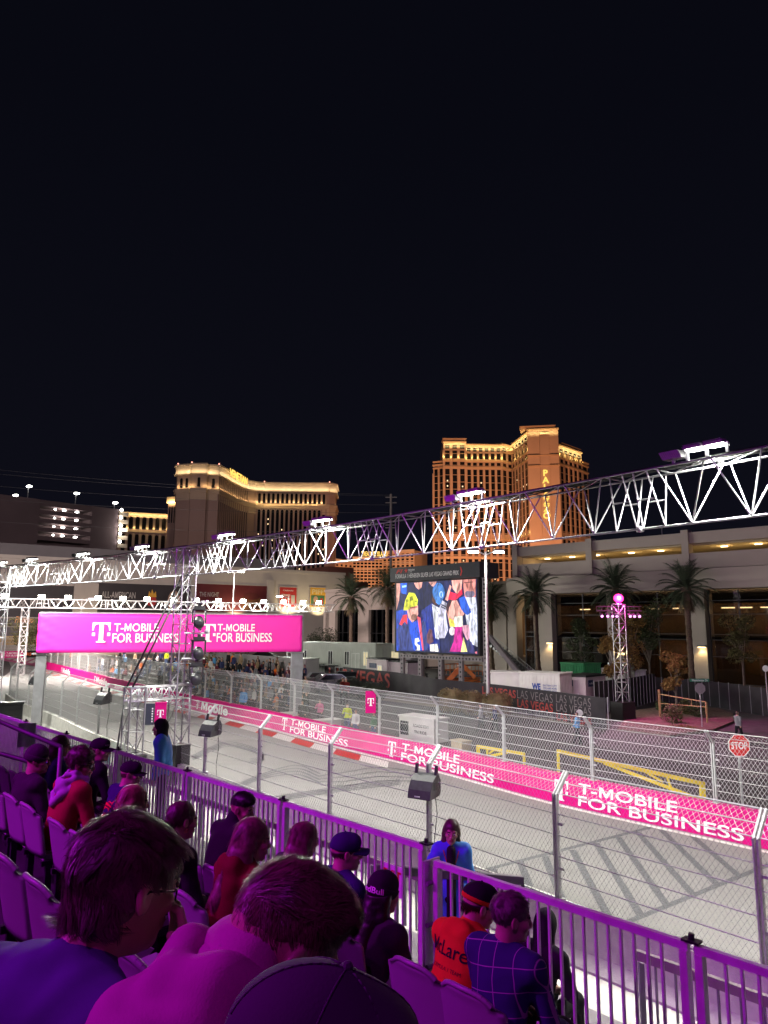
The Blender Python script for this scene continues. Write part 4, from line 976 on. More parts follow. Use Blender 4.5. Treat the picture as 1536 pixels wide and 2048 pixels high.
# lower wing to the left
low = thing('glazed_wing', 'lower beige wing with big windows behind the palms and the video screen', 'building', (*xyd(800, 115), 0))
fL = Fac(xyd(652, 128), xyd(1034, 98.5)); zl = 12.4
mb = MB(); fL.box(mb, 0, fL.L, -20, 0, 8.9, zl); fL.box(mb, 0, fL.L, -.5, .3, zl - .3, zl + .2); fL.box(mb, 0, fL.L, -20, 0, 0, 2.2)
pxs = (652, 664, 730, 800, 905, 1000, 1034)
for p in pxs: x, _ = fxz(fL, p, 1240); fL.box(mb, max(0, x - 1.3), min(fL.L, x + 1.3), -1, .4, .02, 8.88)
mb.build('wall', GRW, low)
for p, q in zip(pxs, pxs[1:]):
    a = fxz(fL, p, 1240)[0] + 1.3; b = fxz(fL, q, 1240)[0] - 1.3
    if b - a < 1: continue
    m = MB(); fL.box(m, a, b, -.2, -.16, 2.2, 8.9); m.build('window', GLZ, low); m = MB()
    for i in range(1, 4): fL.box(m, a + (b - a) * i / 4 - .06, a + (b - a) * i / 4 + .06, -.25, .02, 2.2, 8.9)
    fL.box(m, a, b, -.25, .01, 5.0, 5.12); m.build('window_frame', MATS['dark mullion'], low)
    m = MB(); fL.box(m, a + (b - a) * .1, a + (b - a) * .9, -3.2, -3.05, 6.9, 7.05); m.build('work_lamp', WARMGLOW, low); point('work_light', fL.pt((a + b) / 2, -2.6, 6.6), 130, (1, .66, .3), .2)
mb = MB(); fL.box(mb, 1, fL.L, -7, -6.8, 2.2, 8.8); mb.build('hoarding', PLY, low)
# stair with railings against the glazing
st_ = thing('outside_stair', 'dark outside stair with mesh railings, right of the video screen', 'stair', (*xyd(1020, 90), 0)); a, b = Vector((*xyd(985, 86), 4.2)), Vector((*xyd(1072, 80), .2)); m = MB()
for i in range(14): q = a.lerp(b, (i + .5) / 14); m.box(q, (.45, 1.4, .3), math.atan2((b - a).y, (b - a).x))
m.bar(a - (b - a).normalized() * 4, a, 1.6, .25); m.build('flight', STEEL, st_); m = MB()
for z in (.1, .55, 1.0): m.tube(a - (b - a).xy.to_3d().normalized() * 4 + Zv * z, a + Zv * z, .03, 5); m.tube(a + Zv * z, b + Zv * z, .03, 5)
for i in range(30): q = a.lerp(b, i / 29); m.tube(q, q + Zv * 1.0, .018, 4)
m.build('railing', GALV, st_)

# ------------------------------------------------------------------ video screen
SL, SR = D(793, 1230, 71), D(955, 1230, 63.5); fS = Fac((SL.x, SL.y), (SR.x, SR.y)); sz0, sz1 = 3.95, 10.55
scr = thing('video_screen', 'big outdoor video screen showing a crowd, with a dark lettered header', 'screen', (SL.x, SL.y, 0))
mb = MB(); fS.box(mb, -.25, fS.L + .2, -.6, 0, sz0 - .15, sz1 + .1); mb.build('cabinet', BLACK, scr)
mb = MB(); fS.box(mb, -.35, fS.L + .75, -2.2, .55, sz1 + .12, sz1 + 1.5); mb.build('header', mat('header grey', (.05, .052, .06), .45, .2, .1), scr)
ELM = {}
def em(c, s=1.0):
    k = 'screen ' + '_'.join('%d' % (x * 100) for x in c)
    m = glow(k, c, s); t = m.node_tree
    if 'n' not in m:
        m['n'] = 1; N = t.nodes; L = t.links; b = N['Principled BSDF']; tc_ = N.new('ShaderNodeTexCoord'); mp = N.new('ShaderNodeMapping'); mp.inputs['Scale'].default_value = (1.6, 1.6, .55); mp.inputs['Rotation'].default_value = (0, .5, 0)
        z = N.new('ShaderNodeTexNoise'); z.inputs['Scale'].default_value = 1.5; z.inputs['Detail'].default_value = 6; z.inputs['Distortion'].default_value = 1.2; r = N.new('ShaderNodeMapRange'); r.inputs[1].default_value = .32; r.inputs[2].default_value = .68; r.inputs[3].default_value = s * .30; r.inputs[4].default_value = s * 1.6
        L.new(tc_.outputs['Object'], mp.inputs[0]); L.new(mp.outputs[0], z.inputs['Vector']); L.new(z.outputs['Fac'], r.inputs[0]); L.new(r.outputs[0], b.inputs['Emission Strength'])
    return m
SKN, SKD = (.95, .45, .38), (.85, .30, .26)
def shot(pts): # zoom picture coordinates -> screen plane
    out = []
    for x, y in pts:
        u = (x - 120) / 1215; t = 395 - 55 * u; b = 1372 + 66 * u; out.append((min(1, max(0, u)) * fS.L, sz0 + (sz1 - sz0) * (1 - min(1, max(0, (y - t) / (b - t))))))
    return out
def eo(cx, cy, rx, ry): return ell(cx, cy, rx, ry, 18)
pics = [([(120, 395), (1335, 340), (1335, 1440), (120, 1372)], (.015, .02, .09)),
 ([(120, 800), (300, 760), (330, 1372), (120, 1372)], (.01, .06, .5)), ([(120, 395), (180, 395), (185, 500), (165, 640), (120, 790)], SKN), ([(185, 395), (300, 390), (300, 560), (195, 540)], (.02, .12, .75)), ([(215, 430), (290, 420), (285, 450), (220, 460)], (.4, .7, 1)),
 ([(300, 470), (370, 400), (430, 420), (500, 560), (560, 800), (500, 800), (300, 640)], (.02, .025, .08)), ([(410, 388), (545, 378), (530, 455), (485, 490), (440, 450)], SKN),
 ([(545, 500), (640, 420), (720, 470), (700, 760), (560, 860)], (.012, .015, .06)), ([(640, 378), (760, 372), (735, 450), (690, 440)], SKN),
 ([(520, 800), (690, 690), (800, 760), (800, 1350), (640, 1372), (560, 1000)], (.02, .04, .30)), ([(690, 700), (800, 760), (790, 1220), (740, 1200)], (.9, .92, 1)),
 ([(690, 560), (760, 560), (770, 700), (730, 720), (690, 650)], (.12, .05, .04)), (eo(790, 530, 92, 140), (.06, .22, .62)), ([(735, 590), (850, 600), (850, 660), (800, 720), (750, 680)], (.08, .28, .75)), (eo(830, 565, 26, 50), (.55, .75, .95)), (eo(830, 565, 17, 36), (.06, .22, .62)),
 ([(985, 350), (1135, 345), (1130, 480), (1060, 560), (1000, 480)], SKN), ([(930, 640), (960, 520), (1060, 560), (1130, 480), (1140, 560), (1040, 650)], (.85, .02, .08)),
 ([(1140, 345), (1325, 340), (1315, 600), (1240, 660), (1170, 600)], SKD), (eo(1240, 560, 70, 55), (.2, .16, .26)), (eo(1245, 505, 42, 16), (.75, .28, .25)), ([(1165, 385), (1290, 375), (1290, 392), (1165, 402)], (.3, .1, .1)), ([(1170, 610), (1320, 610), (1335, 760), (1335, 1330), (1240, 1280), (1180, 900)], (.75, .78, .92)), ([(1090, 620), (1170, 590), (1260, 830), (1200, 870), (1120, 800)], (.02, .10, .6)),
 ([(890, 640), (960, 420), (985, 450), (940, 600), (930, 660)], SKN), ([(790, 790), (850, 650), (915, 690), (900, 860), (930, 1080), (880, 1200), (800, 1200), (770, 980)], (.72, .70, .88)), ([(835, 700), (905, 735), (903, 755), (832, 722)], (.05, .05, .1)), ([(830, 730), (895, 765), (893, 782), (828, 750)], (.05, .05, .1)),
 ([(905, 800), (960, 660), (1060, 650), (1120, 780), (1165, 850), (1110, 920), (1140, 1040), (960, 1040), (930, 900)], SKN), ([(905, 760), (950, 650), (1000, 640), (950, 760), (930, 860)], (.06, .02, .03)), ([(945, 900), (1030, 960), (1030, 1040), (960, 1030)], (1, .85, .12)), ([(1010, 890), (1140, 880), (1140, 1030), (1030, 1040)], (1, .97, .85)),
 (eo(990, 1100, 42, 62), (.92, .8, .85)), ([(1030, 1040), (1130, 1040), (1145, 1400), (950, 1395), (1010, 1250)], (.62, .02, .30)), ([(1135, 1020), (1220, 1010), (1250, 1180), (1200, 1240), (1140, 1100)], (.92, .45, .6)), ([(1150, 1190), (1200, 1400), (1110, 1400)], (1, .92, .3)), ([(1200, 1230), (1260, 1260), (1310, 1420), (1200, 1405)], (.05, .05, .2)),
 ([(150, 1060), (230, 900), (330, 930), (430, 1372), (180, 1372)], (.03, .05, .24)), ([(540, 940), (600, 960), (640, 1372), (545, 1372)], (.035, .06, .26)), ([(290, 880), (420, 960), (520, 900), (560, 1372), (420, 1372)], (.01, .09, .75)), ([(180, 990), (240, 860), (310, 850), (310, 1000), (270, 950), (215, 1010)], (.9, .04, .06)), ([(470, 880), (520, 900), (570, 1372), (548, 1372)], (.9, .10, .14)),
 ([(300, 760), (480, 720), (485, 850), (440, 930), (390, 970), (330, 900)], SKN), (eo(420, 890, 50, 45), (.35, .16, .12)), ([(245, 790), (280, 640), (340, 530), (430, 540), (480, 640), (470, 720), (300, 790)], (.78, .80, .05)), ([(350, 600), (395, 580), (410, 640), (360, 660)], (.25, .28, .02)), ([(430, 650), (465, 640), (470, 670), (440, 680)], (.25, .28, .02)), ([(290, 640), (320, 620), (325, 660), (300, 675)], (.25, .28, .02)), ([(360, 745), (470, 730), (472, 752), (362, 768)], (.5, .12, .10)),
 ([(435, 1200), (490, 1190), (512, 1240), (470, 1250), (470, 1280), (512, 1300), (515, 1372), (440, 1372), (470, 1350), (465, 1320), (430, 1280)], (1, 1, 1)), ([(665, 1290), (780, 1280), (795, 1395), (670, 1385)], (1, .96, .92)), ([(620, 1150), (660, 1060), (700, 1080), (720, 1250), (660, 1290), (620, 1260)], (.16, .06, .09)), (eo(1325, 1412, 18, 16), (1, .25, .3))]
for i, (pts, c) in enumerate(pics):
    mb = MB(); o_ = fS.pt(0, .01 + .0025 * i, 0); poly_add(mb, shot(pts), o_, fS.u, Zv); mb.build('picture', em(c, 1.25), scr)
mb = MB(); v, f = fitword('FORMULA 1 HEINEKEN SILVER LAS VEGAS GRAND PRIX', fS.L * .80, .42, bold=.01); pl_add(mb, v, f, fS.pt(fS.L * .04, .565, sz1 + .42), fS.u, Zv); mb.build('lettering', WPAINT, scr)
RDV = mat('red vinyl', (.75, .05, .04), .5, 0, 0); mb = MB(); v, f = fitword('F1', .95, .38, shear=.35, bold=.04); pl_add(mb, v, f, fS.pt(fS.L * .05, .565, sz1 + .92), fS.u, Zv); mb.build('logo', RDV, scr)
mb = MB(); poly_add(mb, [(.26 * (1 if k % 2 == 0 else .42) * math.sin(math.pi * k / 5), .26 * (1 if k % 2 == 0 else .42) * math.cos(math.pi * k / 5)) for k in range(10)], fS.pt(fS.L * .185, .565, sz1 + 1.13), fS.u, Zv); mb.build('star', RDV, scr)
mb = MB(); v, f = fitword('Heineken', .85, .2, bold=.01); pl_add(mb, v, f, fS.pt(fS.L * .215, .565, sz1 + 1.1), fS.u, Zv); v, f = fitword('SILVER', .5, .1); pl_add(mb, v, f, fS.pt(fS.L * .215, .565, sz1 + .94), fS.u, Zv); mb.build('lettering', WPAINT, scr)
mb = MB(); poly_add(mb, [(0, 0), (.12, 0), (.26, .4), (.12, .8), (0, .8), (.13, .4)], fS.pt(fS.L * .855, .565, sz1 + .33), fS.u, Zv); mb.build('arrow', RDV, scr)
PERF = mat('perforated steel', (.30, .27, .28), .5, .3, .12, 4)
def perf(a, b, w_, n_):
    a = Vector(a); b = Vector(b); m = MB(); m.bar(a, b, w_, .3, n_) ; d = (b - a).normalized(); L_ = (b - a).length; sd_ = d.cross(n_).normalized()
    m.mi = 1; k = int(L_ / .38)
    for i in range(k):
        c = a + d * (L_ * (i + .5) / k)
        for y in (.152, -.152): m.add([c + n_ * y + sd_ * (.10 * math.cos(2 * math.pi * j / 8)) + d * (.10 * math.sin(2 * math.pi * j / 8)) for j in range(8)], [tuple(range(8))])
    return m
for x in (.5, 2.9, 5.5, 8.0): perf(fS.pt(x, -.4, 0), fS.pt(x, -.4, sz0 - .16), .42, fS.n).build('leg', [PERF, BLACK], scr)
perf(fS.pt(fS.L + .5, -.5, 0), fS.pt(fS.L + .5, -.5, sz1 + .1), .42, fS.n).build('leg', [PERF, BLACK], scr)
perf(fS.pt(.3, -.38, sz0 - .45), fS.pt(fS.L + .2, -.38, sz0 - .45), .36, fS.n).build('beam', [PERF, BLACK], scr)
for x in (2.9, 5.5): perf(fS.pt(x - 1.3, -2.2, 0), fS.pt(x - .2, -.8, sz0 - .5), .3, fS.n).build('brace', [PERF, BLACK], scr)
perf(fS.pt(fS.L + .6, -.8, sz0 + 1.6), fS.pt(fS.L + 3.6, -4, .1), .4, fS.n).build('brace', [PERF, BLACK], scr)
area('screen_glow', fS.pt(fS.L / 2, .6, 7), fS.pt(fS.L / 2, 9, 3), 260, (.75, .7, 1), 9, 6)

# ------------------------------------------------------------------ printed windscreen fence
WRP = mat('black printed mesh', (.035, .03, .036), .85, 0, .35, .8); REDL = mat('dull red print', (.36, .055, .05), .75, 0, .2, 2); GRYL = mat('grey outline print', (.20, .17, .18), .75, 0, .15, 2)
WP = Path([(q.x, q.y) for q in (P(560, 1322, 1.9), P(640, 1330, 1.9), P(781, 1344, 1.9), P(880, 1359, 1.9), P(967, 1367, 1.9), P(1100, 1383, 1.9), P(1212, 1397, 1.9))])
wr = thing('windscreen_fence', 'black printed windscreen fence with red lettering in front of the containers', 'fence', WP.at(0))
mb = MB(); n = 120; sd_ = 1 if WP.nor(10).y < 0 else -1
for i in range(n):
    for k, z in enumerate((0.05, .7, 1.3, 1.95)): pass
vs = []
for i in range(n + 1):
    s = WP.L * i / n; p = WP.at(s); nn = WP.nor(s) * sd_
    for z in (.03, .5, 1.0, 1.5, 1.93): vs.append(p + Zv * z + nn * (.05 * math.sin(s * 1.1 + z * 1.2) + .03 * math.sin(s * 2.7)))
fs = [(i * 5 + j, i * 5 + 5 + j, i * 5 + 6 + j, i * 5 + 1 + j) for i in range(n) for j in range(4)]
m2 = len(vs); vs += [v - WP.nor(WP.L * (i // 5) / n) * sd_ * .04 for i, v in enumerate(vs)]; fs += [tuple(m2 + q for q in reversed(f)) for f in fs]
mb.add(vs, fs); mb.build('mesh_cover', WRP, wr, smooth=True)
for i in range(21):
    q = WP.at(WP.L * i / 20) - WP.nor(WP.L * i / 20) * sd_ * .12; m = MB(); m.tube(q, q + Zv * 1.98, .035, 6); m.build('post', GALV, wr)
def on_wrap(s, z): p = WP.at(s); return p + WP.nor(s) * sd_ * .15 + Zv * z
def wrapword(t, px0, px1, z0, z1, m, bold, py=1370):
    a = WP.near(P(px0, py, 1.2)); b = WP.near(P(px1, py + 10, 1.2));
    v, f = fitword(t, b - a, z1 - z0, bold=bold, spacing=1.05); mb = MB(); mb.add([on_wrap(a + float(x), z0 + float(y)) for x, y in v], f); mb.build('lettering', m, wr)
def npx(px): return min((abs(proj(WP.at(WP.L * i / 300) + Zv * 1.2)[0] - px), WP.L * i / 300) for i in range(301))[1]
def wrapword(t, px0, px1, z0, z1, m, bold, py=0):
    a, b = npx(px0), npx(px1); v, f = fitword(t, b - a, z1 - z0, bold=bold, spacing=1.05); mb = MB(); mb.add([on_wrap(a + float(x), z0 + float(y)) for x, y in v], f); mb.build('lettering', m, wr)
wrapword('LAS VEGAS', 660, 782, .35, 1.75, REDL, .02)
wrapword('LAS VEGAS', 966, 1034, 1.1, 1.7, REDL, .03); wrapword('LAS VEGAS', 1038, 1110, 1.15, 1.75, GRYL, -.012); wrapword('LAS VEGAS', 1038, 1110, .5, 1.1, REDL, .02)
wrapword('LAS VEGAS', 1114, 1185, 1.25, 1.8, GRYL, -.012); wrapword('LAS VEGAS', 1114, 1184, .65, 1.2, GRYL, .0); wrapword('LAS VEGAS', 1114, 1184, .05, .6, REDL, .02); wrapword('LAS VEGAS', 1036, 1108, .02, .45, GRYL, -.012)
# dark plain fences further right
DKF = mat('dark mesh fabric', (.03, .03, .032), .9, 0, .3, 1)
def plain_fence(pts, h, label, k=8):
    r_ = thing('mesh_fence', label, 'fence', pts[0]); m = MB()
    for a, b in zip(pts, pts[1:]): m.bar(a + Zv * (h / 2 + .04), b + Zv * (h / 2 + .04), .04, h)
    m.build('fabric', DKF, r_)
    for a, b in zip(pts, pts[1:]):
        for i in range(k): q = a.lerp(b, i / k); m = MB(); m.tube(q + Vector((0, -.06, 0)), q + Vector((0, -.06, h + .1)), .035, 6); m.build('post', STEEL, r_)
plain_fence([P(1190, 1428, 0), P(1262, 1416, 0), P(1312, 1402, 0)], 2.3, 'dark fabric fence behind the purple light tower')
plain_fence([D(1312, 1400, 64).xy.to_3d(), D(1420, 1405, 60).xy.to_3d(), D(1600, 1425, 50).xy.to_3d()], 2.0, 'long dark fabric fence in front of the glazing at the right')
# ------------------------------------------------------------------ plants
BARK = mat('palm bark', (.16, .11, .08), .95, 0, .35, 9, .6, 25); FROND = mat('palm frond', (.045, .065, .035), .6, 0, .3, 3); DEADF = mat('dry palm frond', (.13, .095, .05), .8, 0, .3, 3)
TRUNK = mat('tree bark', (.15, .12, .10), .95, 0, .3, 6, .4, 20)
LEAFS = {'green': mat('green leaves', (.055, .075, .03), .6, 0, .35, 1.5), 'olive': mat('olive leaves', (.10, .095, .035), .65, 0, .35, 1.5), 'autumn': mat('autumn leaves', (.20, .115, .035), .65, 0, .4, 1.5), 'dark': mat('dark leaves', (.03, .038, .02), .7, 0, .3, 2), 'tan': mat('tan leaves', (.17, .13, .06), .7, 0, .3, 3)}
def frond(mb, base, az, el, L_, droop, rng):
    pts = []; d = Vector((math.cos(az) * math.cos(el), math.sin(az) * math.cos(el), math.sin(el))); p = Vector(base)
    for i in range(9):
        pts.append(p.copy()); p += d * (L_ / 8); d = (d + Vector((0, 0, -droop * (.3 + i * .14)))).normalized()
    for a, b in zip(pts, pts[1:]): mb.tube(a, b, .022, 3, cap=False)
    for i in range(2, 9):
        a = pts[i - 1]; t = (pts[min(i, 8)] - a).normalized(); sd = t.cross(Vector((0, 0, 1)))
        if sd.length < .05: continue
        sd.normalize()
        for q in (0, .5):
            for sg in (-1, 1):
                o = a + t * (L_ / 8) * q; ll = L_ * (.34 - .02 * abs(i - 5)) * rng.uniform(.85, 1.1)
                tip = o + (sd * sg * .62 + t * .75 + Vector((0, 0, -.22))).normalized() * ll; w_ = t * .07
                mb.add([o - w_, o + w_, tip], [(0, 1, 2)])
def palm(name, loc, h, label, seed, rc=2.7, r=.32, n=46):
    rng = random.Random(seed); root = thing(name, label, 'palm tree', loc, 0, 'palm trees by the glazed buildings'); mb = MB(); b = Vector(loc); lean = Vector((rng.uniform(-.03, .03), rng.uniform(-.03, .03), 0))
    k = 26; prof = []
    for i in range(k + 1):
        z = h * i / k; rr = r * (1.25 - .5 * min(1, z / 2.2)) * (1.12 if i % 2 else .95) if z < h * .8 else r * (.85 + .5 * (z / h - .8) / .2) * (1.15 if i % 2 else .92); prof.append((rr, z))
    mb.lathe(b, prof, 10); mb.v = [(x + lean.x * (z - b.z), y + lean.y * (z - b.z), z) for x, y, z in mb.v]; mb.build('trunk', BARK, root)
    c = b + Vector((0, 0, h)) + lean * h; mb = MB()
    for i in range(n):
        az = i * 2.39996; f = i / n; el = R(78 - 105 * f + rng.uniform(-9, 9)); frond(mb, c + Vector((0, 0, .1 - .5 * f)), az, el, rc * rng.uniform(.85, 1.1), .16 + .10 * f, rng)
    mb.build('crown', FROND, root); mb = MB()
    for i in range(16): frond(mb, c + Vector((0, 0, -.5)), i * 2.4, R(-48 - rng.uniform(0, 25)), rc * rng.uniform(.5, .75), .12, rng)
    mb.build('dry_skirt', DEADF, root); return root
for k, (px, yc, d, s, lb) in enumerate(((703, 1190, 108, 1.0, 'first palm tree from the left, in front of the lower wing'), (775, 1172, 104, 1.05, 'second palm from the left, half hidden by the video screen'), (982, 1200, 98, 1.0, 'palm peeping out right behind the video screen'), (1073, 1182, 88, 1.05, 'palm standing left of the pier with the left wall lamp'), (1222, 1172, 82, 1.05, 'palm glowing magenta behind the light tower'), (1373, 1170, 70.5, 1.0, 'thick palm in front of the pier with the right wall lamp'))):
    q = D(px, yc, d); palm('palm_tree', (q.x, q.y, 0), q.z - .2, lb, 11 + k, 3.0 * s * (d / 80) ** .3, .36, 48)
def leafcloud(mb, c, r, n, s, rng, hollow=.35):
    c = Vector(c)
    for i in range(n):
        v = Vector((rng.gauss(0, 1), rng.gauss(0, 1), rng.gauss(0, 1))).normalized() * (rng.uniform(hollow, 1) ** .5); p = c + Vector((v.x * r[0], v.y * r[1], v.z * r[2]))
        a = Vector((rng.uniform(-1, 1), rng.uniform(-1, 1), rng.uniform(-1, 1))).normalized() * s * rng.uniform(.6, 1.3); b = a.orthogonal().normalized() * s * .5
        mb.add([p - a, p + b, p + a, p - b], [(0, 1, 2, 3)])
def tree(loc, h, cr, leaf, label, seed, n=14, per=150, s=.13, group=None, th=.45):
    rng = random.Random(seed); root = thing('tree', label, 'tree', loc, 0, group); b = Vector(loc); mb = MB(); mb.tube(b, b + Vector((.05, 0, h * .55)), .10, 8, .07)
    cc = []
    for i in range(n):
        az = rng.uniform(0, 6.28); rr = rng.uniform(.1, .8); z = h * rng.uniform(th, .95); k = 1 - abs((z / h - .7)) * 1.2
        c = b + Vector((math.cos(az) * rr * cr * k, math.sin(az) * rr * cr * k, z)); cc.append(c); mb.tube(b + Vector((.03, 0, h * rng.uniform(.3, .55))), c, .045, 5, .015)
    mb.build('trunk', TRUNK, root); mb = MB()
    for c in cc: q = rng.uniform(.28, .5); leafcloud(mb, c, (cr * q, cr * q, cr * q * .9), per, s, rng)
    mb.build('crown', LEAFS[leaf], root)
def shrub(loc, r, leaf, label, seed, n=500, s=.07, group=None, name='shrub', boxy=False):
    rng = random.Random(seed); o = MB(); b = Vector(loc)
    for i in range(5): o.tube(b, b + Vector((rng.uniform(-r[0], r[0]) * .6, rng.uniform(-r[1], r[1]) * .6, r[2] * 1.3)), .02, 4, .006)
    if boxy:
        for i in range(n):
            v = Vector((rng.gauss(0, 1), rng.gauss(0, 1), rng.gauss(0, 1))).normalized(); e = .5; v = Vector([math.copysign(abs(x) ** e, x) for x in v]); v *= rng.uniform(.9, 1.03) / max(1, v.length * .9)
            p = b + Vector((v.x * r[0], v.y * r[1], r[2] + v.z * r[2])); a = Vector((rng.uniform(-1, 1), rng.uniform(-1, 1), rng.uniform(-1, 1))).normalized() * s * rng.uniform(.6, 1.3); q = a.orthogonal().normalized() * s * .6
            o.add([p - a, p + q, p + a, p - q], [(0, 1, 2, 3)])
        o.ball(b + Vector((0, 0, r[2])), (r[0] * .88, r[1] * .88, r[2] * .9), 16, 10)
    else:
        for k in range(7): leafcloud(o, b + Vector((rng.uniform(-.5, .5) * r[0], rng.uniform(-.5, .5) * r[1], r[2] * rng.uniform(.5, 1.4))), (r[0] * .55, r[1] * .55, r[2] * .6), n // 7, s, rng)
    return solo(name, o, LEAFS[leaf], label, 'shrub', group, loc=loc)
def gp(px, d, py=1400): q = D(px, py, d); return (q.x, q.y, 0)
for a in ((gp(1165, 78), 7.2, 1.9, 'green', 'green leafy tree between the two palms, left of the light tower', 21), (gp(1262, 62), 7.4, 2.0, 'autumn', 'autumn brown tree right behind the light tower', 22), (gp(1302, 66), 9.5, 2.1, 'green', 'slim pale-trunked green tree right of the light tower', 23), (gp(1232, 60), 5.6, 1.3, 'autumn', 'small rust coloured tree left of the light tower', 24), (gp(1490, 66), 8.0, 1.9, 'olive', 'olive tree in front of the glazing at the right edge', 25), (gp(1352, 55), 4.4, 1.25, 'autumn', 'reddish young tree on the traffic island', 26), (gp(432, 70), 5.4, 2.6, 'olive', 'wide olive tree under the right half of the magenta banner', 27), (gp(42, 100), 8.2, 3.4, 'olive', 'loose tree behind the far truss at the far left', 28), (gp(648, 110), 5.5, 3.0, 'dark', 'dark tree left of the first palm', 29)):
    tree(*a)
for i, (px, d, r, lb) in enumerate(((1345, 49, (.75, .7, .75), 'round shrub at the left front of the traffic island'), (1395, 52, (.8, .7, .65), 'low shrub at the right end of the traffic island'), (1372, 53.5, (.7, .6, .8), 'middle shrub on the traffic island behind the low red plants'), (1322, 54, (.6, .6, .6), 'small shrub near the foot of the light tower'))): shrub(gp(px, d), r, 'green' if i % 2 else 'olive', lb, 40 + i, 700, .08, 'loose shrubs on the traffic island')
shrub(gp(1362, 46.5), (1.1, .5, .18), 'autumn', 'flat reddish ground plant at the front of the traffic island', 50, 350, .06)
for i, (px, d, r, lb) in enumerate(((902, 54.5, (1.0, .8, .92), 'left of the three clipped tan bushes by the fence lettering'), (943, 53.5, (.85, .75, .88), 'middle of the three clipped tan bushes by the fence lettering'), (992, 52, (1.2, .8, .9), 'right and widest of the three clipped tan bushes by the fence lettering'))): shrub(gp(px, d), r, 'tan', lb, 60 + i, 1500, .055, 'clipped tan bushes', 'bush', True)
for i, (px, d, r, lb) in enumerate(((698, 67, (1.25, .9, .80), 'left of the three dark clipped bushes in front of the red lettering'), (728, 65.5, (.75, .8, .72), 'middle of the three dark clipped bushes in front of the red lettering'), (748, 64, (1.25, .9, .78), 'right of the three dark clipped bushes in front of the red lettering'))): shrub(gp(px, d), r, 'dark', lb, 70 + i, 1500, .06, 'clipped dark bushes', 'bush', True)
# planting strip, traffic island and side road
mb = MB(); mb.add([P(640, 1385, .012), P(1010, 1432, .012), P(1215, 1458, .012), P(1215, 1428, .012), P(1000, 1400, .012), P(640, 1352, .012)], [(0, 1, 2, 3, 4, 5)]); struct('gravel_strip', mb, mat('tan gravel', (.20, .165, .125), .95, 0, .3, 8, .5, 40))
mb = MB(); isl = [P(*p, 0) for p in ((1235, 1462), (1340, 1475), (1430, 1462), (1468, 1446), (1466, 1430), (1435, 1420), (1340, 1415), (1262, 1425))]; mb.prism([(p.x, p.y) for p in isl], .0, .14); struct('traffic_island', mb, mat('island gravel', (.21, .15, .12), .95, 0, .35, 5, .5, 30))
mb = MB(); mb.add([P(1180, 1490, .008), P(1536, 1560, .008), P(1900, 1540, .008), P(1700, 1425, .008), P(1440, 1408, .008), P(1250, 1430, .008)], [(0, 1, 2, 3, 4, 5)]); struct('side_road', mb, mat('side road tarmac', (.12, .11, .112), .9, 0, .2, 1.5, .3, 20))
# ------------------------------------------------------------------ poles, signs, light tower
def lamp_pole(p, h, arm, heads, label, lit=True, r=.09, pw=0):
    root = thing('street_lamp', label, 'street lamp', p, 0); b = Vector(p); m = MB(); m.tube(b, b + Zv * h, r, 8, r * .6); m.tube(b, b + Zv * .5, r * 1.8, 8)
    m.build('pole', mat('galvanised pole', (.52, .50, .50), .45, .5, .1), root, smooth=False)
    for k, hx in enumerate(heads):
        m = MB(); e = b + Zv * (h - .05) + Vector((hx, -.3, .1)); m.tube(b + Zv * (h - .25), e, .05, 6); m.build('arm', GALV, root); m = MB(); m.box(e + Vector((hx * .25, 0, 0)), (.8, .4, .16)); m.build('lamp_head', STEEL, root)
        m = MB(); m.box(e + Vector((hx * .25, -.02, -.13)), (.7, .34, .1)); m.build('lens', glow('street lamp lens', (1, .97, .88), 45 if lit else .3), root)
        if lit: spot('street_light', e + Vector((hx * .25, -.05, -.15)), e + Vector((hx * .6, -2, -8)), pw, (1, .95, .86), 150)
q = D(976, 1395, 52); top = hz(968, 1103, 52); lamp_pole((q.x, q.y, 0), top, 0, (-.75, .75), 'tall two-armed street lamp in front of the video screen', True, .13, 6500)
q = D(463, 1300, 95); lamp_pole((q.x, q.y, 0), hz(462, 1143, 95), 0, (-.8, .8), 'tall two-armed street lamp behind the magenta banner', True, .11, 7000)
q = D(575, 1300, 90); lamp_pole((q.x, q.y, 0), hz(572, 1192, 90), 0, (-.9,), 'slim one-armed street lamp behind the right end of the magenta banner', True, .09, 1200)
q = D(157, 1300, 98); lamp_pole((q.x, q.y, 0), hz(170, 1197, 98), 0, (1.2,), 'curved-arm street lamp behind the left half of the magenta banner', False, .08)
up = thing('utility_pole', 'tall wooden power pole behind the truss, left of the orange hotel', 'utility pole', D(781, 1180, 150).xy.to_3d()); m = MB(); m.tube(D(781, 1240, 150).xy.to_3d(), D(782, 988, 150), .32, 8, .25); m.build('pole', mat('weathered pole', (.14, .13, .13), .9, 0, .2), up); m = MB()
for z in (0, 1.2, 6, 6.6): a = D(782, 990, 150) - Zv * (.5 + z); m.bar(a - Vector((1.2, 0, 0)), a + Vector((1.2, 0, 0)), .2, .2)
m.build('crossarm', MATS['weathered pole'], up)
for k, (y0, y1) in enumerate(((928, 990), (938, 992), (964, 1010), (994, 1025), (1040, 1062))):
    m = MB(); a = D(-200, y0 - 10, 135); b = D(781, y1, 150); pts = [a.lerp(b, i / 16) - Zv * (1.2 * 4 * (i / 16) * (1 - i / 16)) for i in range(17)]; m.path(pts, .03, 4)
    solo('power_line', m, mat('power line', (.05, .05, .055), .5, 0, 0), f'{ordn[k]} power line from the top crossing the night sky at the left', 'cable', 'power lines', loc=a)
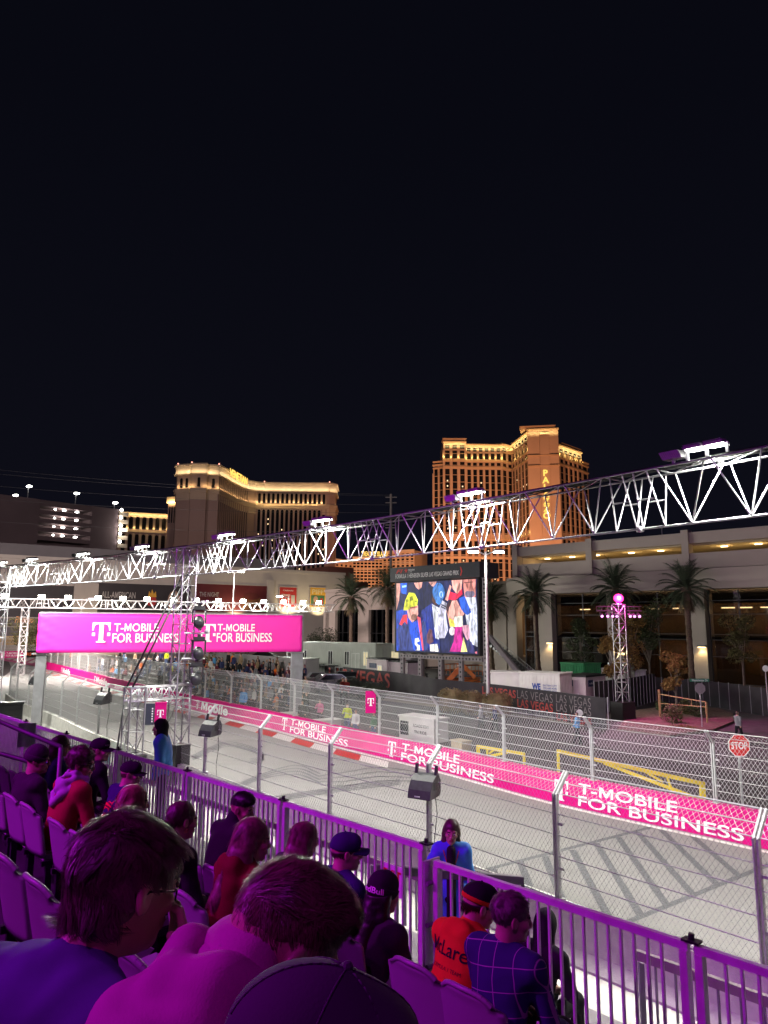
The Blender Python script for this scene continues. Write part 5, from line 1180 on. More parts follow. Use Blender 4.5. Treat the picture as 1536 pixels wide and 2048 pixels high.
# purple light tower at the right
LTb = P(1247, 1441, 0); lt_ = tower('light_tower', 'slim truss tower with a glowing magenta lamp on top and side lights', LTb, 1.25, 8.0, .62, .5, cat='light tower', r=.035, step=.62)
mb = MB(); mb.box(LTb + Zv * .62, (1.25, 1.1, 1.24), .5); mb.box(LTb + Zv * 1.255, (1.3, 1.15, .03), .5); solo('ballast_crate', mb, BLACK, 'black ballast crate under the magenta light tower', 'crate', loc=LTb)
m = MB(); m.bar(LTb + Vector((-1.5, .2, 7.55)), LTb + Vector((1.6, -.1, 7.55)), .08, .08); m.bar(LTb + Vector((-1.5, .2, 7.85)), LTb + Vector((1.6, -.1, 7.85)), .05, .05)
for i in range(9): m.bar(LTb + Vector((-1.5 + .38 * i, .18, 7.55)), LTb + Vector((-1.5 + .38 * i, .18, 7.85)), .03, .03)
m.build('crossbar', BLACK, lt_); MGL = glow('magenta lamp lens', (1, .015, .26), 4); PGL = glow('pink lamp lens', (1, .35, .9), 3)
for i, x in enumerate((-1.25, -.85, -.5, -.2, .75, 1.05, 1.4)):
    m = MB(); c = LTb + Vector((x, -.1, 7.22)); m.tube(c + Vector((0, .25, .14)), c + Vector((0, -.12, -.06)), .09, 8, .14); m.build('side_light', BLACK, lt_); m = MB(); m.tube(c + Vector((0, -.125, -.063)), c + Vector((0, -.14, -.07)), .095, 10); m.build('lens', PGL, lt_)
m = MB(); c = LTb + Zv * 8.45; m.box(c - Zv * .2, (.3, .3, .35)); m.tube(c + Vector((0, .3, .1)), c + Vector((0, -.18, -.02)), .2, 10, .27); m.build('lamp_housing', BLACK, lt_); m = MB(); m.ball(c + Vector((-.02, -.2, -.03)), (.36, .14, .32)); m.build('lamp', MGL, lt_)
point('magenta_lamp', c + Vector((0, -.5, 0)), 1500, (1, .06, .5), .2); spot('magenta_beam', c + Vector((0, -.4, 0)), c + Vector((5, -8, -9)), 2200, (1, .08, .55), 120)
point('tower_deco_light', LTb + Zv * 4.6, 60, (1, .75, .3), .1); m = MB()
for i in range(3): m.ball(LTb + Vector((-.15 + .15 * i, -.2, 4.55)), .09, 8, 5)
m.build('deco_bulb', glow('deco bulb', (1, .7, .3), 3), lt_)
def octsign(p, r, face, label, txt=None, yaw=0., pole_to=0., back=False):
    root = thing('stop_sign', label, 'sign', (p.x, p.y, pole_to)); m = MB(); m.bar(Vector((p.x, p.y + .04, pole_to)), Vector((p.x, p.y + .04, p.z + r * .8)), .06, .06); m.build('post', GALV, root)
    def o8(rr, y, z0=0): return [Vector((p.x + rr * math.cos(math.pi / 8 + math.pi / 4 * i), p.y + y, p.z + rr * math.sin(math.pi / 8 + math.pi / 4 * i))) for i in range(8)]
    m = MB(); a, b = o8(r, .0), o8(r, -.012); m.add(a + b, [tuple(range(8)), tuple(range(15, 7, -1))] + [(i, 8 + i, 8 + (i + 1) % 8, (i + 1) % 8) for i in range(8)]); m.build('plate', WPAINT if txt else mat('sign back', (.42, .36, .40), .4, .6, .1), root)
    if txt:
        m = MB(); a, b = o8(r * .93, -.013), o8(r * .93, -.016); m.add(a + b, [tuple(range(8)), tuple(range(15, 7, -1))] + [(i, 8 + i, 8 + (i + 1) % 8, (i + 1) % 8) for i in range(8)]); fc_ = m.build('face', face, root)
        m = MB(); v, f = fitword(txt, r * 1.42, r * .62, bold=.015); pl_add(m, v, f, p + Vector((-r * .71, -.02, -r * .31)), Vector((1, 0, 0)), Zv); m.build('lettering', WHITE, fc_)
    return root
octsign(D(1478, 1491, 24.2), .375, mat('stop red', (.62, .02, .02), .4, 0, .05), 'red octagonal STOP sign behind the far fence at the right', 'STOP')
q = D(1400, 1377, 47); rr = octsign(q, .36, None, 'back of an octagonal stop sign under a street name plate on the traffic island', None, pole_to=.12)
m = MB(); m.box(q + Zv * .52, (1.25, .03, .2)); np_ = m.build('name_plate', mat('sign green', (.02, .13, .08), .4, 0, .05), rr); m = MB(); v, f = fitword('Westchester Dr', 1.05, .13); pl_add(m, v, f, q + Vector((-.52, -.022, .455)), Vector((1, 0, 0)), Zv); m.build('lettering', WHITE, np_)
for px, py, d, lb in ((1159, 1426, 47, 'small round white sign on a thin post left of the light tower'), (1531, 1337, 50, 'small round sign on a grey post at the right edge')):
    q = D(px, py, d); r_ = thing('round_sign', lb, 'sign', (q.x, q.y, 0)); m = MB(); m.tube((q.x, q.y + .03, 0), q + Vector((0, .03, 0)), .03, 6); m.build('post', GALV, r_); m = MB(); m.tube(q, q + Vector((0, -.015, 0)), .22, 14); m.build('disc', WPAINT, r_)
# yellow swing gates
def gate(a, b, label, foot=None):
    root = thing('barrier_gate', label, 'gate', (b.x, b.y, 0)); m = MB(); m.bar(a, b, .10, .13); lo = Vector((b.x, b.y, .35)); d = (b - a); m.bar(a.lerp(b, .35) - Zv * .05, lo, .09, .11)
    m.bar(a.lerp(b, .62), a.lerp(b, .62).lerp(lo, .35) - Zv * .05, .07, .07); m.bar(a.lerp(b, .78), lo.lerp(a.lerp(b, .35), .3), .07, .07); m.build('boom', YEL, root); m = MB(); m.bar(Vector((b.x, b.y, 0)), Vector((b.x, b.y, b.z + .06)), .16, .16); m.build('post', YEL, root)
    m = MB(); m.bar(Vector((a.x, a.y, 0)), Vector((a.x, a.y, a.z + .05)), .1, .1); m.build('post', YEL, root)
gate(D(1116, 1502, 30.5), D(1404, 1567, 26.6), 'long yellow swing gate behind the far fence, right of the middle')
gate(D(1048, 1508, 33), D(956, 1493, 34.5), 'short yellow swing gate behind the far fence, left of the long one')
a, b = D(1318, 1388, 52), D(1412, 1404, 49); gt = thing('barrier_gate', 'pale yellow swing gate on the traffic island', 'gate', (a.x, a.y, .1)); m = MB(); m.bar(a, b, .05, .06); m.bar(a - Zv * .65, b - Zv * .32, .04, .05); c_ = a.lerp(b, .7); m.bar(c_, c_ - Zv * .36, .04, .04); m.build('boom', mat('dimmed yellow', (.36, .27, .12), .6, 0, .2), gt); m = MB(); m.bar(Vector((a.x, a.y, .1)), a + Zv * .3, .12, .12); m.bar(Vector((b.x, b.y, .1)), b, .09, .09); m.build('post', MATS['dimmed yellow'], gt)  # island gate's yellow darkened in its colour so it looks less lit
# magenta T panels
def tpanel(p, w_, h_, label, yaw, dark=False):
    root = thing('flag_panel', label, 'panel', p); M = Matrix.Rotation(yaw, 3, 'Z'); u = M @ Vector((1, 0, 0)); n_ = M @ Vector((0, -1, 0)); p = Vector(p)
    m = MB(); m.box(p + Zv * (h_ / 2), (w_, .12, h_), yaw); m.box(p + Zv * (h_ + .02), (w_ * 1.04, .14, .04), yaw); m.build('panel', MAG, root); m = MB()
    for q in t_logo(h_ * .36): poly_add(m, q, p + n_ * .068, u, Zv, -w_ * .5 + w_ * .5 - h_ * .155, h_ * .34)
    m.build('logo', WHITE, root)
    if dark: m = MB(); m.box(p - u * (w_ * 1.02) + Zv * (h_ / 2), (w_ * .95, .1, h_), yaw); m.build('dark_panel', mat('dark blue grey panel', (.035, .045, .06), .5, 0, .1), root); m = MB(); [m.box(p - u * (w_ * .72) + n_ * .055 + Zv * (h_ * (.16 + .12 * k)), (.05, .01, h_ * .07), yaw) for k in range(6)]; m.build('dash_marks', WPAINT, root)
q = D(741, 1426, 37.2); tpanel(q, .52, 1.05, 'magenta panel with a white T mounted on the far catch fence', .12)
q = D(320, 1449, 28.6); tpanel(q, .42, .80, 'magenta and dark panel with a white T mounted on the near catch fence', .2, True)
# speakers on the near fence posts
def speaker(px, py, d, s, label):
    q = D(px, py, d); root = thing('loudspeaker', label, 'loudspeaker', q, 0, 'wedge loudspeakers on the near fence posts'); yaw = ROWYAW + .25; M = Matrix.Rotation(yaw, 3, 'Z')
    prof = [(-.30, -.30), (.26, -.26), (.32, -.18), (.32, .12), (.22, .30), (.05, .27), (-.12, .14), (-.25, -.08)]   # side outline: depth, height
    m = MB(); vs = []
    for x in (-.34, .34): vs += [q + M @ Vector((x, y * -1, z)) * s if False else q + (M @ Vector((x, -y, z))) * s for y, z in [(-a, b) for a, b in prof]]
    n = len(prof); m.add(vs, [tuple(range(n)), tuple(range(2 * n - 1, n - 1, -1))] + [(i, n + i, n + (i + 1) % n, (i + 1) % n) for i in range(n)]); cb_ = m.build('cabinet', MATS['dark grey plastic'], root)
    m = MB()
    for x in (-.30, .30): m.bar(q + M @ Vector((x, .1, .18)) * s, q + M @ Vector((x, .16, .52)) * s, .07 * s, .07 * s)
    m.build('bracket', BLACK, root); m = MB(); m.box(q + M @ Vector((.345, .0, .02)) * s, (.012 * s, .16 * s, .20 * s), yaw); m.build('handle_recess', BLACK, cb_); m = MB(); m.box(q + M @ Vector((-.05, -.29, -.24)) * s, (.16 * s, .02, .03 * s), yaw); m.build('badge', GALV, cb_); m = MB(); a = q + M @ Vector((.2, .25, -.2)) * s; m.path([a, a + Vector((.05, 0, -.5)), a + Vector((-.02, 0, -1.1)), a + Vector((.03, 0, -1.9))], .012, 4); m.build('cable', BLACK, root)
speaker(848, 1571, 18.4, .92, 'nearest wedge loudspeaker on the near catch fence, above the woman in the blue coat')
speaker(420, 1456, 27, .92, 'wedge loudspeaker on the near catch fence right of the tall truss tower'); speaker(205, 1396, 35.8, .95, 'wedge loudspeaker on the near catch fence left of the outrigger tower'); speaker(71, 1360, 47, .95, 'farthest wedge loudspeaker, beside the left post of the magenta banner')
# ------------------------------------------------------------------ compound behind the fence
CONT = mat('white container steel', (.62, .60, .58), .55, .1, .1, 1.2); GRNC = mat('green container steel', (.02, .17, .06), .5, .1, .2, 1.5); TRL = mat('white trailer cladding', (.58, .60, .55), .6, 0, .1, .6); KIO = mat('beige kiosk', (.48, .40, .42), .7, 0, .1, 1); NAVY = mat('navy sign', (.02, .03, .08), .5, 0, 0)
def container(p0, p1, w_, z0, z1, m_, label, name='shipping_container', cat='container', ribs=True, roof=None):
    f = Fac(p0, p1); root = thing(name, label, cat, f.pt(0, 0, 0)); m = MB(); f.box(m, 0, f.L, -w_, 0, z0, z1)
    if ribs:
        k = int(f.L / .3)
        for i in range(k): f.box(m, .12 + i * .3, .26 + i * .3, 0, .035, z0 + .12, z1 - .12)
        k = int(w_ / .3)
        for i in range(k): f.box(m, -.035, 0, -w_ + .12 + i * .3, -w_ + .26 + i * .3, z0 + .12, z1 - .12); f.box(m, f.L, f.L + .035, -w_ + .12 + i * .3, -w_ + .26 + i * .3, z0 + .12, z1 - .12)
    m.build('body', m_, root); m = MB(); f.box(m, -.06, f.L + .06, -w_ - .06, .06, z1 + .002, z1 + .1); m.build('roof', roof or m_, root); return root, f
def fwin(root, f, x, z, w_, h_, lit=None, y=.04, name='window'):
    m = MB(); f.box(m, x, x + w_, -.02, y, z, z + h_); wn_ = m.build(name, lit or DKGLASS, root); m = MB()
    f.box(m, x - .06, x, -.02, y + .03, z - .06, z + h_ + .06); f.box(m, x + w_, x + w_ + .06, -.02, y + .03, z - .06, z + h_ + .06); f.box(m, x, x + w_, -.02, y + .03, z + h_, z + h_ + .06); f.box(m, x, x + w_, -.02, y + .03, z - .06, z); f.box(m, x + w_ / 2 - .03, x + w_ / 2 + .03, y, y + .02, z, z + h_); m.build('window_frame', WPAINT, wn_)
def ftext(root, f, t, x, z, w_, h_, m_, y=.06, bold=.01): m = MB(); v, fa = fitword(t, w_, h_, bold=bold); pl_add(m, v, fa, f.pt(x, y, z), f.u, Zv); m.build('lettering', m_, root)
LITW = glow('lit window', (1, .85, .5), .7)
r_, f = container(xyd(1034, 57.5), xyd(1112, 55.5), 2.4, .1, 2.75, CONT, 'white shipping container with blue lettering, right of the street lamp'); ftext(r_, f, 'WE', f.L * .32, 1.55, f.L * .22, .5, mat('blue vinyl', (.02, .06, .3), .5, 0, 0), bold=.05)
for k, t in enumerate(('EASTERN CITY', '702-643-4242', 'CONTAINER RENTALS')): ftext(r_, f, t, f.L * .60, 1.85 - .2 * k, f.L * .34, .14, MATS['blue vinyl'])
r_, f = container(xyd(978, 58), xyd(1036, 57.6), 2.4, .1, 2.7, CONT, 'white ribbed container end beside the street lamp')
r_, f = container(xyd(1115, 66), xyd(1160, 64), 2.5, .1, 3.1, GRNC, 'green steel container behind the kiosk with navy signs'); ftext(r_, f, 'WASTE', f.L * .25, 2.2, f.L * .3, .25, WPAINT)
r_, f = container(xyd(1103, 59), xyd(1163, 57.5), 2.4, 0, 2.45, KIO, 'small beige kiosk with navy signs and a lit window, near the light tower', 'kiosk', 'kiosk', False, BLACK); f2_ = Fac(xyd(1163, 57.5), xyd(1202, 60))
m = MB(); f2_.box(m, 0, f2_.L, -2, 0, 0, 2.44); m.build('side_wall', KIO, r_); m = MB(); f2_.box(m, -.05, f2_.L + .05, -2, .07, 2.45, 2.58); m.build('roof', BLACK, r_)
for ff__, x in ((f, .3), (f2_, .12)): m = MB(); ff__.box(m, ff__.L * x, ff__.L * x + .75, 0, .05, 1.7, 2.2); m.build('sign', NAVY, r_); ftext(r_, ff__, 'mobile', ff__.L * x + .1, 1.88, .5, .14, WPAINT)
fwin(r_, f2_, f2_.L * .56, 1.0, .85, 1.0, LITW)
r_, f = container(xyd(1190, 66), xyd(1240, 63), 2.4, .1, 2.6, CONT, 'white ribbed container behind the light tower', ribs=True); m = MB(); f.box(m, .5, 2.6, -1.8, -.6, 2.75, 3.2); m.build('air_conditioner', GALV, r_)
r_, f = container(xyd(598, 84), xyd(752, 78), 3.2, .9, 4.35, TRL, 'long white site office trailer behind the parked cars', 'office_trailer', 'trailer');
for x in (.08, .42, .63, .86): fwin(r_, f, f.L * x, 2.1, .55, 1.4, LITW if x > .8 else None)
fwin(r_, f, f.L * .72, 1.2, .95, 2.1, TRL, name='door'); m = MB(); f.box(m, f.L * .60, f.L * .80, 0, 1.4, .78, .88)
for x in (.60, .65, .7, .75, .80): f.box(m, f.L * x, f.L * x + .05, 1.35, 1.4, .8, 1.9)
f.box(m, f.L * .6, f.L * .8, 1.34, 1.4, 1.85, 1.92); m.build('porch', GALV, r_); m = MB(); f.box(m, .3, f.L - .3, -2.6, -.3, .15, .89); m.build('chassis', BLACK, r_)
r_, f = container(xyd(770, 82), xyd(822, 80), 3, .8, 4.2, TRL, 'second white site trailer, partly behind the video screen', 'office_trailer', 'trailer'); fwin(r_, f, f.L * .2, 2.4, 1.2, 1.1, LITW); m = MB(); f.box(m, .3, f.L - .3, -2.6, -.3, .15, .79); m.build('chassis', BLACK, r_)
r_, f = container(xyd(735, 77), xyd(774, 74), 2.2, 0, 2.9, KIO, 'small mauve kiosk with a dark roof left of the video screen', 'kiosk', 'kiosk', False, BLACK); m = MB(); f.box(m, f.L * .15, f.L * .5, 0, .05, 2.0, 2.5); m.build('sign', NAVY, r_); fwin(r_, f, f.L * .58, 1.35, .7, .9, LITW); m = MB(); f.box(m, f.L, f.L + 3.2, -2.2, -.3, 0, 2.75); m.build('side_wall', KIO, r_); m = MB(); f.box(m, f.L, f.L + 3.3, -2.2, -.2, 2.76, 2.9); m.build('roof', BLACK, r_)
r_, f = container(xyd(505, 74), xyd(597, 72), 5, .0, 2.9, TRL, 'low pale tent-roofed cabin behind the crowd', 'cabin', 'cabin', True)
# generator
r_, f = container(xyd(799, 42), xyd(866, 40), 1.15, .12, 1.32, CONT, 'white generator box with dark lettering behind the far fence', 'generator', 'generator', False); m = MB(); f.box(m, .1, .75, 0, .03, .35, 1.1); m.build('louvre', DKGLASS, r_); ftext(r_, f, 'ROADSHOW', f.L * .42, .85, f.L * .45, .16, BLACK, .02); ftext(r_, f, 'TN RIDE', f.L * .45, .5, f.L * .35, .18, BLACK, .02)
for px, d, lb in ((568, 47, 'low white box behind the far fence, right of the light blue jacket'), (652, 44, 'white planter box behind the far fence, left of the worker in the yellow vest'), (921, 36.5, 'small beige box behind the far fence beside the yellow gate')):
    q = gp(px, d); m = MB(); m.box(Vector(q) + Zv * .42, (1.7 if d > 40 else .6, .8, .8), .6); m.box(Vector(q) + Zv * .84, (1.8 if d > 40 else .66, .9, .06), .6); m.box(Vector(q) + Zv * .03, (1.5 if d > 40 else .5, .7, .04), .6); solo('storage_box', m, TRL if d > 40 else mat('beige plastic', (.5, .42, .28), .6, 0, .1), lb, 'box', loc=q)
# vehicles
CARS = {'white': mat('white car paint', (.62, .62, .63), .25, 0, .03, 2, spec=.6), 'silver': mat('silver car paint', (.4, .4, .42), .28, .5, .03, 2), 'dark': mat('dark car paint', (.03, .03, .035), .25, 0, .03, 2, spec=.6)}
def car(loc, yaw, paint, label):
    root = thing('parked_car', label, 'car', loc, yaw); prof = [(-2.2, .35), (2.2, .35), (2.28, .6), (2.2, .85), (1.2, 1.0), (.55, 1.55), (-1.3, 1.6), (-2.05, 1.1), (-2.25, .9)]
    m = MB(); n = len(prof); vs = [(x, -.86 * (1 if z < 1.05 else .80), z) for x, z in prof] + [(x, .86 * (1 if z < 1.05 else .80), z) for x, z in prof]; m.add(vs, [tuple(range(n)), tuple(range(2 * n - 1, n - 1, -1))] + [(i, n + i, n + (i + 1) % n, (i + 1) % n) for i in range(n)]); m.build('body', CARS[paint], root, world=False)
    for s_ in (-1, 1):
        m = MB(); m.add([(-1.9, .80 * s_, 1.1), (1.0, .80 * s_, 1.08), (.5, .705 * s_, 1.5), (-1.25, .705 * s_, 1.54)], [(0, 1, 2, 3)] if s_ < 0 else [(3, 2, 1, 0)]); m.v = [(x, y + .03 * s_, z) for x, y, z in m.v]; m.build('side_window', DKGLASS, root, world=False)
        for x in (-1.4, 1.4): m = MB(); m.tube((x, .70 * s_, .34), (x, .90 * s_, .34), .34, 14); m.build('wheel', RUBBER, root, world=False)
        m = MB(); m.box((2.24, .6 * s_, .72), (.08, .35, .14)); m.build('headlight', WPAINT, root, world=False)
    m = MB(); m.add([(1.17, -.66, 1.05), (1.17, .66, 1.05), (.6, .6, 1.52), (.6, -.6, 1.52)], [(0, 1, 2, 3)]); m.v = [(x + .03, y, z + .03) for x, y, z in m.v]; m.build('windscreen', DKGLASS, root, world=False)
for px, d, yaw, c, lb in ((630, 76, .9, 'white', 'white car parked right of the banner post, behind the windscreen fence'), (668, 73, .5, 'silver', 'silver car parked second right of the banner post'), (610, 79, .3, 'dark', 'dark car parked directly behind the banner post'), (700, 77, .1, 'dark', 'dark car in front of the site office trailer')): car(gp(px, d), yaw, CARS and c, lb)
def cart(loc, yaw, label):
    root = thing('golf_cart', label, 'golf cart', loc, yaw, 'golf carts by the trailer'); m = MB(); m.box((0, 0, .48), (2.3, 1.1, .28)); m.box((.85, 0, .72), (.55, 1.0, .3)); m.box((-.9, 0, .75), (.5, 1.0, .35)); m.build('body', CARS['dark'], root, world=False)
    m = MB(); m.box((-.1, 0, 1.98), (2.2, 1.2, .08)); m.build('roof', CARS['dark'], root, world=False); m = MB(); m.box((-.25, 0, .72), (.5, 1.0, .16)); m.box((-.5, 0, 1.05), (.12, 1.0, .5)); m.build('seat', BLACK, root, world=False)
    for x in (-1.1, .9):
        for y in (-.5, .5): m = MB(); m.tube((x, y, .6), (x * .95, y, 1.95), .025, 5); m.build('roof_post', STEEL, root, world=False); m = MB(); m.tube((x * .8, y - .08, .25), (x * .8, y + .08, .25), .25, 10); m.build('wheel', RUBBER, root, world=False)
for px, d, yw, lb in ((655, 80, .4, 'golf cart with a dark roof right of the banner post'), (628, 82, .2, 'golf cart with a dark roof in front of the left end of the trailer'), (830, 76, .5, 'dark golf cart under the left of the video screen'), (862, 78, .1, 'dark golf cart under the middle of the video screen')): cart(gp(px, d), yw, lb)
def lift(loc, yaw, m_, label, h=2.3):
    root = thing('scissor_lift', label, 'scissor lift', loc, yaw); m = MB(); m.box((0, 0, .55), (2.3, .95, .5)); m.build('chassis', m_, root, world=False)
    for x in (-.8, .8):
        for y in (-.45, .45): m = MB(); m.tube((x, y - .09, .26), (x, y + .09, .26), .26, 10); m.build('wheel', RUBBER, root, world=False)
    m = MB()
    for y in (-.4, .4):
        for k in range(3): z = .85 + .22 * k; m.bar((-1, y, z), (1, y, z + .2), .05, .07); m.bar((-1, y, z + .2), (1, y, z), .05, .07)
    m.build('scissor_arms', m_, root, world=False); m = MB(); m.box((0, 0, 1.56), (2.4, .95, .1)); m.build('platform', STEEL, root, world=False); m = MB()
    for z in (2.05, 2.6):
        for y in (-.46, .46): m.tube((-1.15, y, z), (1.15, y, z), .03, 5)
        for x in (-1.15, 1.15): m.tube((x, -.46, z), (x, .46, z), .03, 5)
    for x in (-1.15, -.4, .4, 1.15):
        for y in (-.46, .46): m.tube((x, y, 1.6), (x, y, 2.6), .025, 5)
    m.build('guard_rail', m_, root, world=False)
ORM = mat('orange machine paint', (.62, .16, .03), .45, 0, .2, 2); BLM = mat('blue machine paint', (.03, .13, .34), .45, 0, .15, 2)
lift(gp(557, 86), .3, BLM, 'blue scissor lift above the crowd, under the right end of the banner'); lift(gp(582, 87), .2, BLM, 'second blue scissor lift beside the banner post'); lift(gp(905, 73), .9, ORM, 'orange scissor lift under the video screen, the left one'); lift(gp(940, 71), .3, ORM, 'orange scissor lift under the video screen, the right one')
q = gp(918, 69); m = MB(); b = Vector(q); m.box(b + Zv * .9, (2.6, 1.3, .9), .5); m.bar(b + Vector((-1, 0, 1.3)), b + Vector((.4, 0, 2.7)), .35, .45); m.bar(b + Vector((.4, 0, 2.7)), b + Vector((1.5, 0, 1.6)), .3, .35); bm = thing('boom_lift', 'orange folded boom lift between the legs of the video screen', 'boom lift', q); m.build('boom', ORM, bm)
for x in (-.9, .9):
    for y in (-.6, .6): m = MB(); m.tube(b + Vector((x, y - .15, .42)), b + Vector((x, y + .15, .42)), .42, 12); m.build('wheel', RUBBER, bm)
# black pop-up tent behind the crowd
q = gp(525, 78); b = Vector(q); tn = thing('pop_up_tent', 'black pop-up tent roof with a white mark behind the crowd', 'tent', q); m = MB(); m.add([b + Vector(v) for v in ((-1.5, -1.5, 3.0), (1.5, -1.5, 3.0), (1.5, 1.5, 3.0), (-1.5, 1.5, 3.0), (0, 0, 3.9))], [(0, 1, 4), (1, 2, 4), (2, 3, 4), (3, 0, 4), (3, 2, 1, 0)]); m.build('canopy', BLKCLOTH, tn)
for x, y in ((-1.45, -1.45), (1.45, -1.45), (1.45, 1.45), (-1.45, 1.45)): m = MB(); m.tube(b + Vector((x, y, 0)), b + Vector((x, y, 2.99)), .03, 6); m.build('leg', STEEL, tn)
# small things on the near side
q = P(172, 1492, .0); b = D(178, 1473, 33.5); m = MB(); b0 = Vector((b.x, b.y, 0)); m.add([b0 + Vector(v) for v in ((-.9, -.5, 0), (.9, -.5, 0), (.9, .5, 0), (-.9, .5, 0), (-.8, -.45, 1.0), (.75, -.4, 1.25), (.7, .4, 1.1), (-.85, .45, .95))], [(3, 2, 1, 0), (4, 5, 6, 7), (0, 1, 5, 4), (1, 2, 6, 5), (2, 3, 7, 6), (3, 0, 4, 7)]); solo('covered_pallet', m, mat('teal tarpaulin', (.06, .22, .19), .6, 0, .2, 3, .4, 6), 'pallet under a teal tarpaulin, beside the outrigger tower', 'pallet', loc=b0)
b = D(22, 1408, 36); b0 = Vector((b.x, b.y, 0)); m = MB(); m.box(b0 + Zv * (b.z / 2), (1.1, .6, b.z), .4); m.box(b0 + Zv * (b.z + .06), (1.2, .7, .1), .4); solo('equipment_case', m, BLACK, 'flat black equipment case at the left edge beyond the guard rail', 'case', loc=b0)
# ------------------------------------------------------------------ figures: smooth-union bodies, one surface each
from mathutils.bvhtree import BVHTree
def sdf_mesh(prims, vox, noise=None):
    lo = np.array([1e9] * 3); hi = -lo; boxes = []
    for p in prims:
        if p[0] == 'c': a, b = np.array(p[1]), np.array(p[2]); r = max(p[3], p[4]); l, h = np.minimum(a, b) - r, np.maximum(a, b) + r
        elif p[0] in 'e-': c = np.array(p[1]); r = max(p[2]); l, h = c - r, c + r
        else: boxes.append(None); continue
        boxes.append((l, h))
        if p[0] != '-': lo = np.minimum(lo, l); hi = np.maximum(hi, h)
    lo = lo - 4 * vox; hi = hi + 4 * vox; n = np.ceil((hi - lo) / vox).astype(int) + 1
    d = np.full(n, 1.0, np.float32); ax = [lo[i] + vox * np.arange(n[i]) for i in range(3)]
    for p, bx in zip(prims, boxes):
        if p[0] == 'x':   # cut by a half space
            nn, off = np.array(p[1]), p[2]; q = ax[0][:, None, None] * nn[0] + ax[1][None, :, None] * nn[1] + ax[2][None, None, :] * nn[2] - off
            d = np.maximum(d, q.astype(np.float32)); continue
        k = p[-1]; pad = k + 3 * vox
        i0 = np.maximum(0, ((bx[0] - pad - lo) / vox).astype(int)); i1 = np.minimum(n, ((bx[1] + pad - lo) / vox).astype(int) + 2)
        if (i1 <= i0).any(): continue
        sl = tuple(slice(a, b) for a, b in zip(i0, i1))
        X = np.stack(np.meshgrid(*[ax[i][i0[i]:i1[i]] for i in range(3)], indexing='ij'), -1)
        if p[0] == 'c':
            a, b = np.array(p[1]), np.array(p[2]); ba = b - a; pa = X - a; h = np.clip((pa @ ba) / max(1e-9, ba @ ba), 0, 1); q = np.linalg.norm(pa - h[..., None] * ba, axis=-1) - (p[3] + (p[4] - p[3]) * h)
        else:
            r = np.array(p[2]); Y = X - np.array(p[1])
            if p[3] is not None: Y = Y @ np.array(p[3])
            k0 = np.linalg.norm(Y / r, axis=-1); k1 = np.linalg.norm(Y / (r * r), axis=-1) + 1e-9; q = k0 * (k0 - 1) / k1
        q = q.astype(np.float32); c = d[sl]
        if p[0] == '-': q = -q; h = np.maximum(k - np.abs(c - q), 0) / max(k, 1e-6); d[sl] = np.maximum(c, q) + h * h * k / 4
        else: h = np.maximum(k - np.abs(c - q), 0) / max(k, 1e-6); d[sl] = np.minimum(c, q) - h * h * k / 4
    if noise is not None:
        d = d + noise(*np.meshgrid(*ax, indexing='ij')).astype(np.float32)
    return nets(d, lo, vox)
def nets(d, lo, vox):
    s = d < 0; nx, ny, nz = d.shape; acc = np.zeros((nx - 1, ny - 1, nz - 1, 3), np.float32); cnt = np.zeros((nx - 1, ny - 1, nz - 1), np.float32)
    cor = [(i, j, k) for i in (0, 1) for j in (0, 1) for k in (0, 1)]
    V = lambda c: d[c[0]:nx - 1 + c[0], c[1]:ny - 1 + c[1], c[2]:nz - 1 + c[2]]
    for a in cor:
        for ax in range(3):
            if a[ax]: continue
            b = list(a); b[ax] = 1; va, vb = V(a), V(b); m = (va < 0) != (vb < 0); t = np.where(m, va / np.where(m, va - vb, 1), 0)
            for q in range(3): acc[..., q] += m * (a[q] + (t if q == ax else 0))
            cnt += m
    idx = -np.ones(cnt.shape, int); act = cnt > 0; ii = np.argwhere(act); idx[act] = np.arange(len(ii)); vs = lo + vox * (ii + acc[act] / cnt[act][:, None]); fs = []
    for ax in range(3):
        o = [q for q in range(3) if q != ax]; sa = [slice(None)] * 3; sb = [slice(None)] * 3; sa[ax] = slice(0, -1); sb[ax] = slice(1, None)
        a, b = s[tuple(sa)], s[tuple(sb)]; e = np.argwhere(a != b); e = e[(e[:, o[0]] > 0) & (e[:, o[1]] > 0) & (e[:, o[0]] < d.shape[o[0]] - 1) & (e[:, o[1]] < d.shape[o[1]] - 1)]
        if not len(e): continue
        def g(u, v): c = e.copy(); c[:, o[0]] += u; c[:, o[1]] += v; return idx[c[:, 0], c[:, 1], c[:, 2]]
        q = np.stack([g(-1, -1), g(0, -1), g(0, 0), g(-1, 0)], 1); flip = a[e[:, 0], e[:, 1], e[:, 2]]
        if ax == 1: flip = ~flip
        q[~flip] = q[~flip][:, ::-1]; fs.append(q)
    return vs, np.concatenate(fs)
def vnoise(seed, sc, amp, stretch=(1, 1, 1), ridge=False):
    rng = np.random.RandomState(seed); ph = rng.uniform(0, 6.28, (6,)); dr = rng.normal(size=(6, 3)); dr /= np.linalg.norm(dr, axis=1)[:, None]; dr *= np.array(stretch)
    def f(x, y, z):
        o = 0
        for i in range(6): k = sc * (.6 + .28 * i); w = dr[i]; q = np.sin(k * (w[0] * x + w[1] * y + w[2] * z) + ph[i] + 1.3 * np.sin(k * .5 * (w[1] * x - w[0] * y + w[2] * z))) / (1 + .35 * i); o = o + (.8 - 1.6 * np.abs(q) if ridge else q)
        return amp * o / 2.5
    return f
